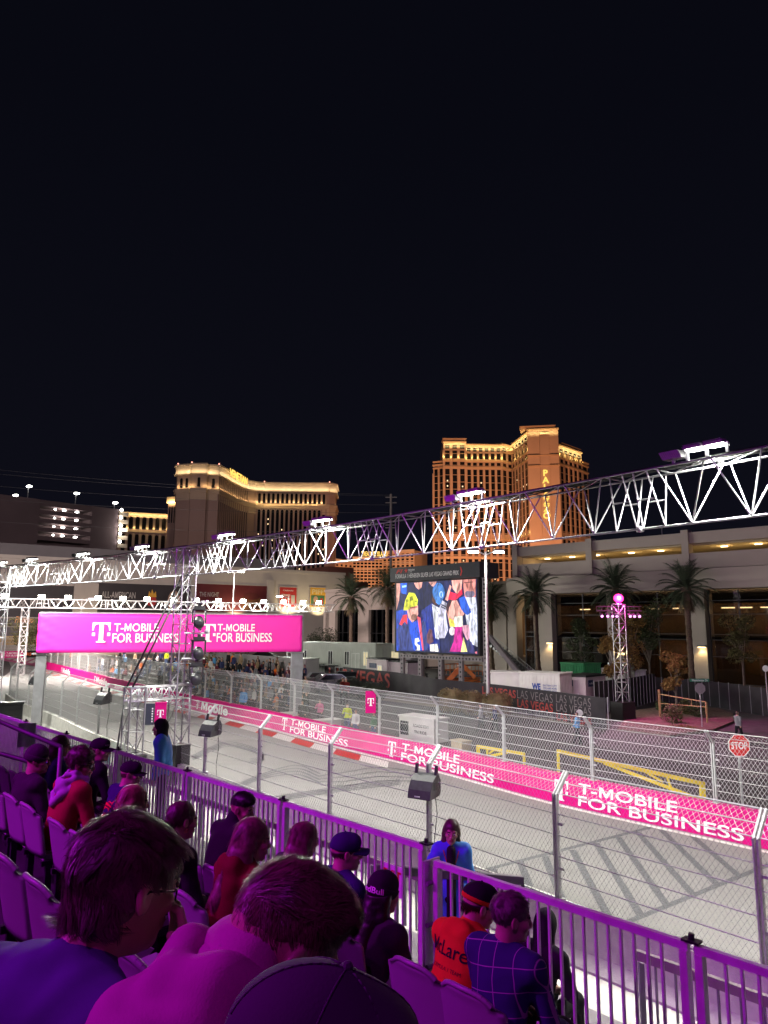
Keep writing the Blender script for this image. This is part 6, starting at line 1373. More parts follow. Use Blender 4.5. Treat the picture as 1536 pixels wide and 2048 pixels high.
def npmesh(name, vs, fs, mats, parent, smooth=True, mi=None):
    me = bpy.data.meshes.new(name); me.from_pydata(np.asarray(vs).tolist(), [], np.asarray(fs).tolist()); o = link(name, me, mats, parent, smooth)
    if mi is not None: me.polygons.foreach_set('material_index', list(map(int, mi)))
    me.update(); return o
def vnormals(vs, fs):
    vs = np.asarray(vs); fs = np.asarray(fs); n = np.cross(vs[fs[:, 2]] - vs[fs[:, 0]], vs[fs[:, 3]] - vs[fs[:, 1]]); out = np.zeros_like(vs)
    for k in range(4): np.add.at(out, fs[:, k], n)
    return out / (np.linalg.norm(out, axis=1)[:, None] + 1e-9)
Q = np.array
RX = lambda a: np.array([[1, 0, 0], [0, math.cos(a), -math.sin(a)], [0, math.sin(a), math.cos(a)]])
RY = lambda a: np.array([[math.cos(a), 0, math.sin(a)], [0, 1, 0], [-math.sin(a), 0, math.cos(a)]])
RZ = lambda a: np.array([[math.cos(a), -math.sin(a), 0], [math.sin(a), math.cos(a), 0], [0, 0, 1]])
SKIN = mat('skin', (.50, .30, .22), .5, 0, .08, 14, .12, 120, .004); SKIN2 = mat('tanned skin', (.38, .22, .15), .5, 0, .08, 14, .12, 120, .004)
LIP = mat('lip', (.36, .13, .11), .45, 0, .05); BROW = mat('eyebrow', (.04, .025, .018), .8, 0, 0); EYEW = mat('eye white', (.6, .58, .55), .2, 0, 0); IRIS = mat('iris', (.03, .018, .012), .15, 0, 0)
def hairmat(n, c): return mat(n, c, .42, 0, .3, 40, spec=.5)
HAIRS = {'dark': hairmat('dark brown hair', (.085, .052, .04)), 'brown': hairmat('brown hair', (.14, .085, .055)), 'black': hairmat('black hair', (.014, .011, .010)), 'blonde': hairmat('blonde hair', (.36, .22, .11)), 'grey': hairmat('greying hair', (.13, .10, .09)), 'auburn': hairmat('auburn hair', (.17, .09, .07))}
def cloth(n, c, r=.9, bump=.14): return mat(n, c, r, 0, .10, 7, bump, 240, .003, spec=.25)
class Head:
    def __init__(s, c, yaw, pitch, roll=0., k=1.): s.c = np.array(c, float); s.R = RZ(yaw) @ RX(-pitch) @ RY(roll); s.k = k
    def p(s, *x): return s.c + s.R @ (np.array(x, float) * s.k)
    def ps(s, X): return s.c + (np.asarray(X) * s.k) @ s.R.T
    def e(s, c, r, k=.02, t='e'): return (t, s.p(*c), tuple(q * s.k for q in r), s.R, k)
    def cp(s, a, b, r0, r1, k=.015): return ('c', s.p(*a), s.p(*b), r0 * s.k, r1 * s.k, k)
    def cut(s, n, off): n = s.R @ np.array(n, float); return ('x', n, float(n @ s.c) + off * s.k)
    def head(s, female=False):
        j = .92 if female else 1.; P_ = [s.e((0, -.012, .035), (.075, .096, .087)), s.e((0, .028, -.03), (.060 * j, .064, .085), .03), s.e((0, .034, -.078), (.044 * j, .046, .036), .03), s.e((0, .074, -.098), (.019, .018, .017), .02),
            s.cp((-.036, .082, .018), (.036, .082, .018), .011, .011, .02), s.e((-.043, .062, -.022), (.024, .024, .02), .02), s.e((.043, .062, -.022), (.024, .024, .02), .02), s.cp((0, .092, .012), (0, .110, -.030), .008, .0125, .012), s.e((-.012, .100, -.036), (.009, .011, .008), .008), s.e((.012, .100, -.036), (.009, .011, .008), .008)]
        for sg in (-1, 1): P_ += [s.e((sg * .031, .094, .0), (.017, .013, .011), .012, '-'), s.e((sg * .031, .083, .0), (.0135, .0125, .0125), .004)]
        P_ += [s.cp((-.017, .090, -.060), (.017, .090, -.060), .008, .008, .008), s.cp((-.014, .089, -.071), (.014, .089, -.071), .008, .008, .008), s.e((0, .102, -.0655), (.022, .006, .0022), .003, '-')]
        for sg in (-1, 1):
            P_ += [('e', s.p(sg * .079, -.008, -.002), tuple(q * s.k for q in (.010, .021, .033)), s.R @ RZ(sg * .35) , .008), ('-', s.p(sg * .090, -.002, .002), tuple(q * s.k for q in (.008, .012, .02)), s.R @ RZ(sg * .35), .006)]
        return P_
    def inv(s, X): return ((np.asarray(X) - s.c) @ s.R) / s.k
def face_index(h, vs, fs):
    c = h.inv(np.asarray(vs)[np.asarray(fs)].mean(1)); x, y, z = c.T; mi = np.zeros(len(fs), int); ax_ = np.abs(x)
    mi[(y > .082) & (ax_ < .024) & (z < -.053) & (z > -.080)] = 1
    mi[(y > .06) & (ax_ > .014) & (ax_ < .050) & (z > .0185 - .0) & (z < .028 - .12 * np.maximum(0, ax_ - .036))] = 2
    mi[(y > .078) & (((ax_ - .031) ** 2 + (z * 1.35) ** 2) < .0115 ** 2)] = 3
    mi[(y > .078) & (((ax_ - .031) ** 2 + z ** 2) < .0058 ** 2)] = 4
    return mi
def strands(vs, fs, n, length, flow, width, lift, seed, clump=8., mask=None, seg=4, jit=.3, clumpf=.7):
    rng = np.random.RandomState(seed); vs = np.asarray(vs); nr = vnormals(vs, fs); ok = np.arange(len(vs)) if mask is None else np.where(mask)[0]
    i = rng.choice(ok, n); b = vs[i] + rng.normal(scale=.0025, size=(n, 3)); nn = nr[i]; fl = flow(b, nn)
    cl = np.stack([np.sin(b @ (rng.normal(size=3) * clump * 10) + q) for q in (0, 2, 4)], 1); fl = fl + cl * jit + rng.normal(scale=.12, size=(n, 3)); fl -= nn * (fl * nn).sum(1)[:, None] * .85; fl /= np.linalg.norm(fl, axis=1)[:, None] + 1e-9
    L_ = length * rng.uniform(.6, 1.15, n); lf = lift * rng.uniform(.3, 1.4, n); sd = np.cross(fl, nn); V = []; t = np.linspace(0, 1, seg)
    curl = cl * length * .10
    gi = rng.choice(n, max(1, n // 22)); own = np.zeros(n, int)
    for k0 in range(0, n, 1500): own[k0:k0 + 1500] = gi[((b[k0:k0 + 1500, None, :] - b[None, gi, :]) ** 2).sum(-1).argmin(1)]
    for q in t:
        c = b - nn * .002 + fl * (L_ * q)[:, None] + nn * (lf * np.sin(q * 2.2))[:, None] - nn * (L_ ** 2 * q * q * 2.2)[:, None] + curl * (q * q)
        c = c + (c[own] - c) * (clumpf * q ** 1.3)
        w_ = width * (1 - q) ** .6 * .5 + width * .06; V += [c - sd * w_, c + sd * w_]
    V = np.stack(V, 1).reshape(-1, 3); base = np.arange(n)[:, None] * (2 * seg); F_ = np.concatenate([base + np.array([2 * k, 2 * k + 1, 2 * k + 3, 2 * k + 2]) for k in range(seg - 1)]); return V, F_
def project(bvh, v, f, o, ux, uz, dr, off=.004, sub=True):
    """lay flat lettering on a cloth surface along direction dr"""
    o, ux, uz, dr = (Vector(q) for q in (o, ux, uz, dr)); out = []; last = 0
    for a, b in v:
        p = o + ux * float(a) + uz * float(b); h = bvh.ray_cast(p, dr, 1.5)
        out.append((h[0] - dr * off) if h[0] is not None else p + dr * last)
        if h[0] is not None: last = (h[0] - p).length
    return out, f
def hand_prims(wr, dr, pn, curl, side, k=1., spread=.5):
    """palm + four fingers + thumb from wrist wr; dr = finger direction, pn = palm normal"""
    wr, dr, pn = (np.array(q, float) for q in (wr, dr, pn)); dr /= np.linalg.norm(dr); pn -= dr * (pn @ dr); pn /= np.linalg.norm(pn); sd = np.cross(dr, pn) * side; P_ = []
    for q in (-.026, -.009, .009, .026): P_.append(('c', wr + sd * q * .7, wr + dr * .085 + sd * q, .013, .012, .012))
    for i, (q, L_) in enumerate(((-.030, .066), (-.010, .078), (.010, .084), (.030, .074))):
        p = wr + dr * .088 + sd * q; a = dr + sd * q * spread * 2; ang = 0
        for j, sl in enumerate((.44, .32, .24)):
            ang += curl * (.5 if j == 0 else .9) * (1 + .12 * i); dd = a * math.cos(ang) + pn * math.sin(ang); e = p + dd * L_ * sl; P_.append(('c', p, e, .0092 - .0008 * j, .0086 - .0009 * j, .003)); p = e
    p = wr + dr * .025 + sd * .030; e = p + (sd * .6 + dr * .7 + pn * .35) * .040; P_.append(('c', p, e, .013, .011, .008)); e2 = e + (dr * .9 + sd * .1 + pn * .5) * .034; P_.append(('c', e, e2, .010, .0085, .003)); return P_

def person(label, headtop, yaw, sp):
    """headtop: world position of the crown; yaw: world heading of the body; sp: what it wears and how it sits"""
    g = sp.get; K = g('k', 1.); stand = g('stand', False); lean = R(g('lean', 8)); hipz = .92 if stand else .46
    U = np.array([0, math.sin(lean), math.cos(lean)]); Fw = np.array([0, math.cos(lean), -math.sin(lean)]); H = np.array([0, 0, hipz]); NB = H + U * .52 + Fw * g('hunch', .03); nb2 = NB + U * .02
    hp = R(g('pitch', 5)); hy = R(g('hyaw', 0)); HC = NB + U * .045 + RZ(hy) @ RX(-(hp * .6 + lean * .4)) @ np.array([0, .025 + g('hfwd', 0), .115 + g('neck', 0)]); h = Head(HC, hy, hp, R(g('hroll', 0)), g('hk', 1.)); top = h.p(0, -.015, .122)
    sh = {s_: NB + np.array([s_ * g('shw', .175), 0, 0]) + U * -.045 for s_ in (-1, 1)}; el, wr, hd = {}, {}, {}
    for s_ in (-1, 1):
        e_, w_ = g('armL' if s_ < 0 else 'armR', (None, None))
        if callable(e_): e_ = e_(h);
        if callable(w_): w_ = w_(h)
        el[s_] = np.array(e_) if e_ is not None else (sh[s_] + np.array([s_ * .07, .05, -.27]) if not stand else sh[s_] + np.array([s_ * .05, -.03, -.29]))
        wr[s_] = np.array(w_) if w_ is not None else (H + np.array([s_ * .10, .30, .14]) if not stand else el[s_] + np.array([s_ * -.02, .08, -.24]))
        hd[s_] = g('hL' if s_ < 0 else 'hR', None)
    root = bpy.data.objects.new('person', None); COL.objects.link(root); root.rotation_euler = (0, 0, yaw); root.scale = (K, K, K)
    if g('row'):
        px_, py_, k_ = g('row'); fw = (RZ(yaw) * K @ top); tt = fw[0] * N_.x + fw[1] * N_.y; headtop = at(px_, py_, ROWT[k_] + tt)
    M3 = RZ(yaw) * K; root.location = Vector(headtop) - Vector(M3 @ top); setp(root, label, 'person', g('group'))
    vx = g('vox', .008)
    # --- body: head, neck, trunk, arms and hands in one mesh
    P_ = h.head(g('female', False)) + [('c', h.p(0, -.03, -.05), NB + U * -.01 - Fw * .01, .052 * h.k * (0.9 if g('female') else 1), .062, .03), ('c', sh[-1] * .7 + NB * .3, sh[1] * .7 + NB * .3, .05, .05, .05)]
    vs1, fs1 = sdf_mesh(P_, vx * .62); mi = face_index(h, vs1, fs1)
    T_ = [('e', H + U * .30, (.13, .09, .2), np.array([[1, 0, 0], [0, math.cos(lean), math.sin(lean)], [0, -math.sin(lean), math.cos(lean)]]), .03)]
    for s_ in (-1, 1): T_ += [('c', sh[s_], el[s_], .042, .036, .02), ('c', el[s_], wr[s_], .036, .026, .02)]
    vs2, fs2 = sdf_mesh(T_, .016); V_ = [vs1, vs2]; F_ = [fs1, fs2 + len(vs1)]; mi = list(mi) + [0] * len(fs2); n = len(vs1) + len(vs2)
    for s_ in (-1, 1):
        a = hd[s_] or ((wr[s_] - el[s_]), np.array([-s_ * .3, 0, -1.]), .5); v3, f3 = sdf_mesh(hand_prims(wr[s_], a[0], a[1], a[2], s_ * (a[3] if len(a) > 3 else 1)), g('hvox', .007)); V_.append(v3); F_.append(f3 + n); n += len(v3); mi += [0] * len(f3)
    sk = g('skin', SKIN); body = npmesh('body', np.concatenate(V_), np.concatenate(F_), [sk, LIP, BROW, EYEW, IRIS], root, True, mi)
    # --- jacket or sweater
    c0 = g('puff', .0); ro = np.array([[1, 0, 0], [0, math.cos(lean), math.sin(lean)], [0, -math.sin(lean), math.cos(lean)]])
    wf = g('wide', 1.); J = [('e', H + U * .05, ((.165 + c0) * wf, .135 + c0, .16), ro, .06), ('e', H + U * .26 - Fw * .01, ((.165 + c0) * wf, .118 + c0, .20), ro, .08), ('e', H + U * .40, ((.172 + c0) * wf, .105 + c0, .13), ro, .06), ('c', NB * .6 + sh[-1] * .4 + U * .0, sh[-1], .072 + c0, .072 + c0, .05), ('c', NB * .6 + sh[1] * .4, sh[1], .072 + c0, .072 + c0, .05), ('c', sh[-1] - Fw * .02, sh[1] - Fw * .02, .07 + c0, .07 + c0, .05)]
    for s_ in (-1, 1):
        J += [('c', sh[s_], el[s_], .066 + c0, .055 + c0, .035), ('c', el[s_], wr[s_] - (wr[s_] - el[s_]) * .06, .055 + c0, .042 + c0 * .8, .02)]
    nk = g('collar', 'crew'); J += [('c', NB - Fw * .012 + U * -.02, NB + (h.p(0, -.03, -.06) - NB) * (.25 if nk == 'crew' else .6), .078, .068, .03)]
    if nk == 'hood': J += [('c', NB + np.array([s_ * .085, .03, .0]), NB + np.array([s_ * .05, -.085, .035]), .042, .052, .03) for s_ in (-1, 1)] + [('e', NB - Fw * .105 + U * -.04, (.115, .052, .115), ro, .04), ('c', NB + np.array([-.05, -.10, .04]), NB + np.array([.05, -.10, .04]), .04, .04, .03)]
    if nk == 'high': J += [('c', NB - Fw * .01, h.p(0, -.03, -.075), .085, .078, .02)]
    if g('drape'):
        e3 = lambda x, f, u: NB + Q([x, 0, 0]) + Fw * f + U * u
        J += [('c', e3(s_ * .13, -.03, -.05), h.p(s_ * .035, -.058, -.032), .078, .058, .05) for s_ in (-1, 1)] + [('c', e3(-.05, -.06, .02), e3(.05, -.06, .02), .07, .07, .04), ('c', e3(-.03, -.085, .06), e3(-.13, -.10, -.22), .045, .03, .03), ('c', e3(.02, -.09, .05), e3(.03, -.12, -.3), .04, .03, .03)]
    if g('drape'):
        for p, q, r in ((e3(-.045, -.125, .05), e3(-.125, -.135, -.27), .034), (e3(.01, -.135, .03), e3(.035, -.145, -.26), .030), (e3(-.13, -.105, -.02), e3(-.21, -.07, -.24), .032), (e3(-.10, -.06, .03), e3(-.02, -.12, -.02), .022)):
            d_ = (q - p) / np.linalg.norm(q - p); a_ = np.cross(d_, Fw); a_ /= np.linalg.norm(a_); J.append(('-', (p + q) / 2, (r, r, np.linalg.norm(q - p) / 2), np.stack([a_, np.cross(d_, a_), d_], 1), .045))
    if g('coat'): J += [('c', H + np.array([-.07, 0, .05]), H + np.array([-.10, 0, -.30]), .15 + c0, .17 + c0, .05), ('c', H + np.array([.07, 0, .05]), H + np.array([.10, 0, -.30]), .15 + c0, .17 + c0, .05), ('x', (0, 0, -1), -(hipz - .36))]
    if g('drape'):
        ring = [h.p(.085 * math.cos(t), -.018 - .082 * math.sin(t), -.052 - .05 * (1 - math.sin(t))) for t in np.linspace(-.3, math.pi + .3, 15)]; vr, fr_ = sdf_mesh([('c', a, b, .019, .019, .01) for a, b in zip(ring, ring[1:])] + [('c', a * .9 + NB * .1 - Fw * .01, b * .9 + NB * .1 - Fw * .01, .022, .022, .015) for a, b in zip(ring, ring[1:])], .007, vnoise(5, 40, .003)); npmesh('hood_collar', vr, fr_, g('top'), root)
    am = g('fold', .011); ns = vnoise(g('seed', 1), 11, am, (1, 1, .8), True); ns2 = vnoise(g('seed', 1) + 9, 38, am * .45)
    vj, fj = sdf_mesh(J, g('jvox', .014), lambda x, y, z: ns(x, y, z) + ns2(x, y, z)); jk = npmesh(g('jname', 'jacket'), vj, fj, g('top'), root)
    # --- trousers
    T = [('e', H + np.array([0, .02, .0]), (.17, .15, .12), None, .05)]
    if stand:
        for s_ in (-1, 1): fo = np.array(g('foot%s' % ('L' if s_ < 0 else 'R'), (s_ * .11, .02 * s_, 0.))); kn = H * .48 + fo * .52 + np.array([0, .03, 0]); T += [('c', H + np.array([s_ * .09, 0, -.03]), kn, .088, .066, .04), ('c', kn, fo + np.array([0, -.01, .09]), .064, .052, .02)]
    else:
        for s_ in (-1, 1): kn = H + np.array([s_ * .13, .43, .03]); T += [('c', H + np.array([s_ * .09, .02, -.02]), kn, .088, .070, .04), ('c', kn, np.array([s_ * .14, .45, .07]), .066, .050, .03)]
    vt, ft = sdf_mesh(T, .018, vnoise(4, 20, .005)); npmesh('trousers', vt, ft, g('legs', BLKCLOTH), root)
    for s_ in (-1, 1):
        fo = np.array(g('foot%s' % ('L' if s_ < 0 else 'R'), (s_ * .11, .02 * s_, 0.))) if stand else np.array([s_ * .14, .45, 0]); vq, fq_ = sdf_mesh([('c', fo + np.array([0, -.04, .045]), fo + np.array([0, .13, .035]), .042, .036, .01), ('x', (0, 0, -1), -.002)], .012); npmesh('shoe', vq, fq_, BLACK, root)
    # --- hair
    hm = HAIRS[g('hair', 'dark')]; hs = g('style', 'short'); hn = g('strands', 900); sw = g('sw', .004); HP = None
    base = [h.e((0, -.018, .044), (.083, .103, .092), .01)]; face = [h.e((0, .106, -.034), (.068, .058, .086), .02, '-')] if not g('female') else [h.e((0, .110, -.034), (.053, .056, .086), .02, '-')]; below = [h.e((0, -.01, -.185), (.16, .19, .135), .02, '-')]
    if hs in ('short', 'fade', 'curly', 'mop'):
        b_ = {'short': base, 'fade': [h.e((0, -.014, .050), (.0765, .0975, .087), .01), h.e((0, .028, .094), (.060, .072, .040), .03)], 'curly': [h.e((0, -.02, .05), (.098, .115, .105), .01)], 'mop': [h.e((0, -.020, .046), (.087, .106, .094), .01), h.e((0, .045, .072), (.062, .045, .038), .03), h.e((0, -.05, -.03), (.074, .066, .072), .03)]}[hs]
        HP = b_ + face + below + ([h.e((s_ * .088, .0, -.03), (.02, .03, .045), .015, '-') for s_ in (-1, 1)])
    elif hs in ('long', 'clip', 'bob'):
        z = {'long': -.30, 'clip': -.34, 'bob': -.16}[hs]; HP = base + face + [('c', h.p(s_ * .058, -.035, .0), h.p(s_ * .062, -.055, z * .45), .042, .042, .03) for s_ in (-1, 1)] + [('c', h.p(0, -.06, -.02), np.array([0, -.155, 0]) + h.p(0, -.02, z), .075, .06, .04)]
        if hs != 'bob': HP += [('c', h.p(s_ * .062, -.045, -.12), np.array([s_ * .075, -.06, 0]) + h.p(0, 0, z), .042, .034, .03) for s_ in (-1, 1)]
        if hs == 'clip': HP += [h.e((0, -.085, .075), (.045, .035, .04), .02)]
    elif hs == 'bun': HP = [h.e((0, -.016, .042), (.080, .101, .090), .01)] + face + below + [h.e((0, -.115, -.02), (.036, .034, .036), .012), ('c', h.p(0, -.115, -.03), h.p(.02, -.125, -.32), .026, .016, .01)]
    if HP is not None and hs != 'none':
        if g('hat') in ('cap', 'beanie'): HP = HP + [h.cut((0, -.12, 1), .026)]
        vh, fh = sdf_mesh(HP, vx * .75, vnoise(g('seed', 1) + 3, 70, .0035 if hs != 'fade' else .0015)); nm = vnormals(vh, fh); loc = h.inv(vh)
        if hs == 'curly': fl = lambda b, n_: np.stack([np.sin(b[:, 2] * 90 + b[:, 0] * 50), np.cos(b[:, 0] * 90 + b[:, 1] * 60), np.sin(b[:, 1] * 80)], 1)
        elif hs in ('short', 'fade', 'mop'):
            cw = h.p(.015, -.055, .12); fl = lambda b, n_: (b - cw) / (np.linalg.norm(b - cw, axis=1)[:, None] + .02) + np.array([0, 0, -.25])
        else: fl = lambda b, n_: np.tile(np.array([0, -.12, -1.]), (len(b), 1)) - (h.inv(b)[:, 2:3] > .05) * (n_ * 0 - (b - h.p(0, .02, .13)) * 6)
        ln = {'short': .035, 'fade': .018, 'curly': .035, 'mop': .045, 'long': .10, 'clip': .11, 'bob': .07, 'bun': .05}[hs] * g('hl', 1.)
        vs_, fs_ = strands(vh, fh, hn, ln, fl, sw, {'fade': .003, 'short': .004, 'mop': .004, 'curly': .012}.get(hs, .003), g('seed', 1), mask=(loc[:, 2] < .0) if g('hat') in ('cap', 'beanie') else ~((np.abs(loc[:, 0]) > .055) & (loc[:, 2] < .035) & (loc[:, 1] > -.045)) & (loc[:, 2] > -.075) if hs in ('short', 'mop', 'fade') else None, jit={'curly': .9, 'mop': .45, 'short': .3, 'fade': .25}.get(hs, .12), clumpf=.4 if hs == 'fade' else .7)
        if hs == 'fade':  # clipped sides: short stubble strands below, longer tuft above
            keep = loc[:, 2] > .065; v2_, f2__ = strands(vh, fh, hn, .030, lambda b, n_: np.tile(h.R @ np.array([.25, .75, .15]), (len(b), 1)), sw, .005, 5, mask=keep, jit=.35, clumpf=.45); fs_ = np.concatenate([fs_, f2__ + len(vs_)]); vs_ = np.concatenate([vs_, v2_])
        npmesh('hair', np.concatenate([vh, vs_]), np.concatenate([fh, fs_ + len(vh)]), hm, root)
    # --- headgear
    ht = g('hat')
    if ht == 'cap':
        cf = -1 if g('back') else 1; cm = g('hatm', BLKCLOTH); hh = Head(h.c, hy + (math.pi if cf < 0 else 0), hp * cf, 0, h.k)
        v_, f_ = sdf_mesh([h.e((0, -.012, .052), (.0865, .107, .084), .01), h.e((0, .05, .07), (.07, .05, .05), .03), h.cut((0, -.12, -1), -.022)], vx * .7); cp_ = npmesh('cap', v_, f_, cm, root)
        m = MB(); nb_ = 13; vsb = []
        for r_ in (0, 1):
            for i in range(nb_):
                a = math.pi * (.12 + .76 * i / (nb_ - 1)); x = .080 * math.cos(a); y0 = .088 * math.sin(a) - .004 if r_ == 0 else .078 * math.sin(a) ** .7 + .088; zz = .030 - .018 * abs(math.cos(a)) ** 2 * 1.2 - (.012 if r_ else 0)
                vsb.append(hh.p(x * (1 if r_ == 0 else .98), y0 if r_ == 0 else y0, zz))
        fb_ = [(i, i + 1, nb_ + i + 1, nb_ + i) for i in range(nb_ - 1)]; dn = hh.R @ np.array([0, 0, -.006]); m.add(vsb, fb_); m.add([q + dn for q in vsb], [tuple(reversed(f)) for f in fb_]); m.add([q for q in vsb[nb_:]] + [q + dn for q in vsb[nb_:]], [(i + 1, i, nb_ + i, nb_ + i + 1) for i in range(nb_ - 1)])
        m.build('brim', cm, cp_, True, world=False); m = MB(); m.ball(h.p(0, -.012, .137), .007, 8, 5); m.build('button', cm, cp_, world=False)
        if g('capband'): v2, f2 = sdf_mesh([h.e((0, -.012, .052), (.0885, .109, .086), .01), h.cut((0, -.12, -1), -.024), h.cut((0, .12, 1), .052)], vx * .7); npmesh('cap_band', v2, f2, g('capband'), cp_)
        if g('seams'):
            bv = BVHTree.FromPolygons([tuple(q) for q in v_], [tuple(map(int, q)) for q in f_]); o_ = Vector(h.p(0, -.012, .04)); m = MB()
            for a in (0, 60, 120):
                pp = []
                for t in range(-78, 79, 6): d_ = Vector(h.R @ np.array([math.sin(R(t)) * math.sin(R(a)), math.sin(R(t)) * math.cos(R(a)), math.cos(R(t))])); q = bv.ray_cast(o_, d_, .4)[0]; pp += [q + d_ * .0004] if q else []
                m.path(pp, .0014, 5)
            m.build('seam', cm, cp_, True, world=False)
        if g('patch'):
            bv = BVHTree.FromPolygons([tuple(q) for q in v_], [tuple(map(int, q)) for q in f_]); t, a, w_, hh_, pm = g('patch'); v, f = (fitword(t, w_, hh_, bold=.02) if t else (np.array([(0, 0), (w_, 0), (w_, hh_), (0, hh_)]), [(0, 1, 2, 3)])); v = v - np.array([w_ / 2, 0])
            o_ = h.p(math.sin(a) * .3, math.cos(a) * .3, .052); ux = h.R @ np.array([-math.cos(a), math.sin(a), 0]); dr = h.R @ np.array([-math.sin(a), -math.cos(a), 0]); pv_, f = project(bv, v, f, o_, ux, h.R @ np.array([0, 0, 1.]), dr, .003); m = MB(); m.add(pv_, f); m.build('cap_print', pm, cp_, world=False)
    if ht in ('beanie', 'hoodcap'):
        cm = g('hatm', BLKCLOTH); zc = -.005 if ht == 'beanie' else -.3; v_, f_ = sdf_mesh([h.e((0, -.014, .052), (.090, .110, .102 if ht == 'beanie' else .085), .01), h.cut((0, -.28, -1), .012)], vx * .7, vnoise(3, 60, .002)); npmesh('beanie', v_, f_, cm, root)
        v_, f_ = sdf_mesh([h.e((0, -.014, .038), (.0965, .1165, .085), .01), h.cut((0, -.28, -1), .016), h.cut((0, .28, 1), .048)], vx * .7); bd = npmesh('beanie_band', v_, f_, g('bandm', cm), root)
        if g('bandtxt'):
            bv = BVHTree.FromPolygons([tuple(q) for q in v_], [tuple(map(int, q)) for q in f_]); v, f = fitword(g('bandtxt'), .15, .036, bold=.02); v = v - np.array([.075, 0]); a = g('banda', 3.14); vv = []
            for x, z in v: th = a - x / .105; dr = -np.array([math.sin(th), math.cos(th), 0]); o_ = h.p(*(-dr * .25 + np.array([0, 0, .006 + z - .09 * (-dr[1]) * .28]))); q = bv.ray_cast(Vector(o_), Vector(h.R @ dr), .5)[0]; vv.append((q - Vector(h.R @ dr) * .003) if q else Vector(h.p(*(-dr * .12 + np.array([0, 0, z])))))
            m = MB(); m.add(vv, f); m.build('band_lettering', WHITE, bd, world=False)
    if ht == 'hoodup':
        cm = g('hatm', BLKCLOTH); v_, f_ = sdf_mesh([h.e((0, -.02, .045), (.092, .115, .105), .02), ('c', h.p(0, -.04, -.02), NB + U * -.02, .092, .095, .05), h.e((0, .125, -.01), (.058, .075, .082), .02, '-')], vx * .8, vnoise(3, 40, .003)); npmesh('hood', v_, f_, cm, root)
    if g('glasses'):
        m = MB();
        for sg in (-1, 1):
            ring = [h.p(sg * .033 + .023 * math.cos(2 * math.pi * i / 16), .103 - .02 * abs(math.cos(2 * math.pi * i / 16)) * (1 if sg * math.cos(2 * math.pi * i / 16) > 0 else .1), -.004 + .020 * math.sin(2 * math.pi * i / 16)) for i in range(17)]; m.path(ring, .0018 * g('gk', 1), 5); m.path([h.p(sg * .056, .085, .004), h.p(sg * .078, .06, .006), h.p(sg * .082, .0, .008), h.p(sg * .079, -.02, -.008)], .0020 * g('gk', 1), 5)
        m.path([h.p(-.010, .106, .0), h.p(0, .110, .003), h.p(.010, .106, .0)], .0018 * g('gk', 1), 5); gl_ = m.build('glasses', mat('glasses frame', (.05, .045, .05), .25, .6, 0), root, True, world=False)
        for sg in (-1, 1): m = MB(); q = [h.p(sg * .033 + .0215 * math.cos(2 * math.pi * i / 14), .1025 - .018 * abs(math.cos(2 * math.pi * i / 14)) * (1 if sg * math.cos(2 * math.pi * i / 14) > 0 else .1), -.004 + .0185 * math.sin(2 * math.pi * i / 14)) for i in range(14)]; m.add(q, [tuple(range(14))]); m.build('lens', glassmat('spectacle lens', (.85, .85, .88), .05), gl_, world=False)
    if g('earring'): m = MB(); c = h.p(.084, -.004, -.045); m.path([c + 0.011 * (h.R @ np.array([0, math.cos(t), math.sin(t)])) for t in np.linspace(0, 6.28, 9)], .0016, 4); m.build('earring', mat('gold metal', (.7, .45, .15), .25, .9, 0), root, world=False)
    INFO = dict(root=root, h=h, NB=NB, U=U, Fw=Fw, H=H, sh=sh, jv=vj, jf=fj)
    return INFO
def print_on(info, what, o, ux, uz, dr, m, name='print', off=.004):
    bv = BVHTree.FromPolygons([tuple(q) for q in info['jv']], [tuple(map(int, q)) for q in info['jf']]); v, f = what; pv_, f = project(bv, v, f, o, ux, uz, dr, off); q = MB(); q.add(pv_, f); q.build(name, m, info['root'], world=False)
def gridpoly(poly, n=10):   # triangulated fill of a polygon so that it can follow cloth
    xs = [p[0] for p in poly]; ys = [p[1] for p in poly]; import bmesh
    bm = bmesh.new(); f = bm.faces.new([bm.verts.new((x, y, 0)) for x, y in poly]); bmesh.ops.triangulate(bm, faces=[f]); bmesh.ops.subdivide_edges(bm, edges=bm.edges[:], cuts=3, use_grid_fill=True); v = np.array([(q.co.x, q.co.y) for q in bm.verts]); bm.verts.index_update(); fs = [tuple(q.index for q in f.verts) for f in bm.faces]; bm.free(); return v, fs
# ------------------------------------------------------------------ the stand: tiers, seats, guard rails
DECK = mat('dark stand deck', (.045, .042, .046), .7, .2, .25, 3); ROWT = {1: 3.3, 2: 2.4, 3: 1.5, 4: .6, 5: -.3}; FLR = {k: 3.72 + .34 * (k - 1) for k in range(1, 6)}
gs = thing('grandstand', 'dark stepped deck of the grandstand under the seats', 'grandstand', S(2, 1.5, 0))
def sbox(mb, s0, s1, t0, t1, z0, z1): mb.hexa([S(s1, t0, z0), S(s0, t0, z0), S(s0, t1, z0), S(s1, t1, z0), S(s1, t0, z1), S(s0, t0, z1), S(s0, t1, z1), S(s1, t1, z1)])
for k in range(1, 6):
    m = MB(); t1 = ROWT[k] + (.55 if k > 1 else 1.2); sbox(m, -4, 26, ROWT[k] - .349, t1, FLR[k] - .08, FLR[k]); sbox(m, -4, 26, t1 - .03, t1 - .002, FLR[k] - .4, FLR[k] - .082); m.build('step', DECK, gs)
m = MB(); sbox(m, -4, 26, 4.46, 7.35, 2.34, 2.46); wk = struct('walkway', m, mat('grey deck boards', (.22, .21, .21), .8, 0, .15, 3))
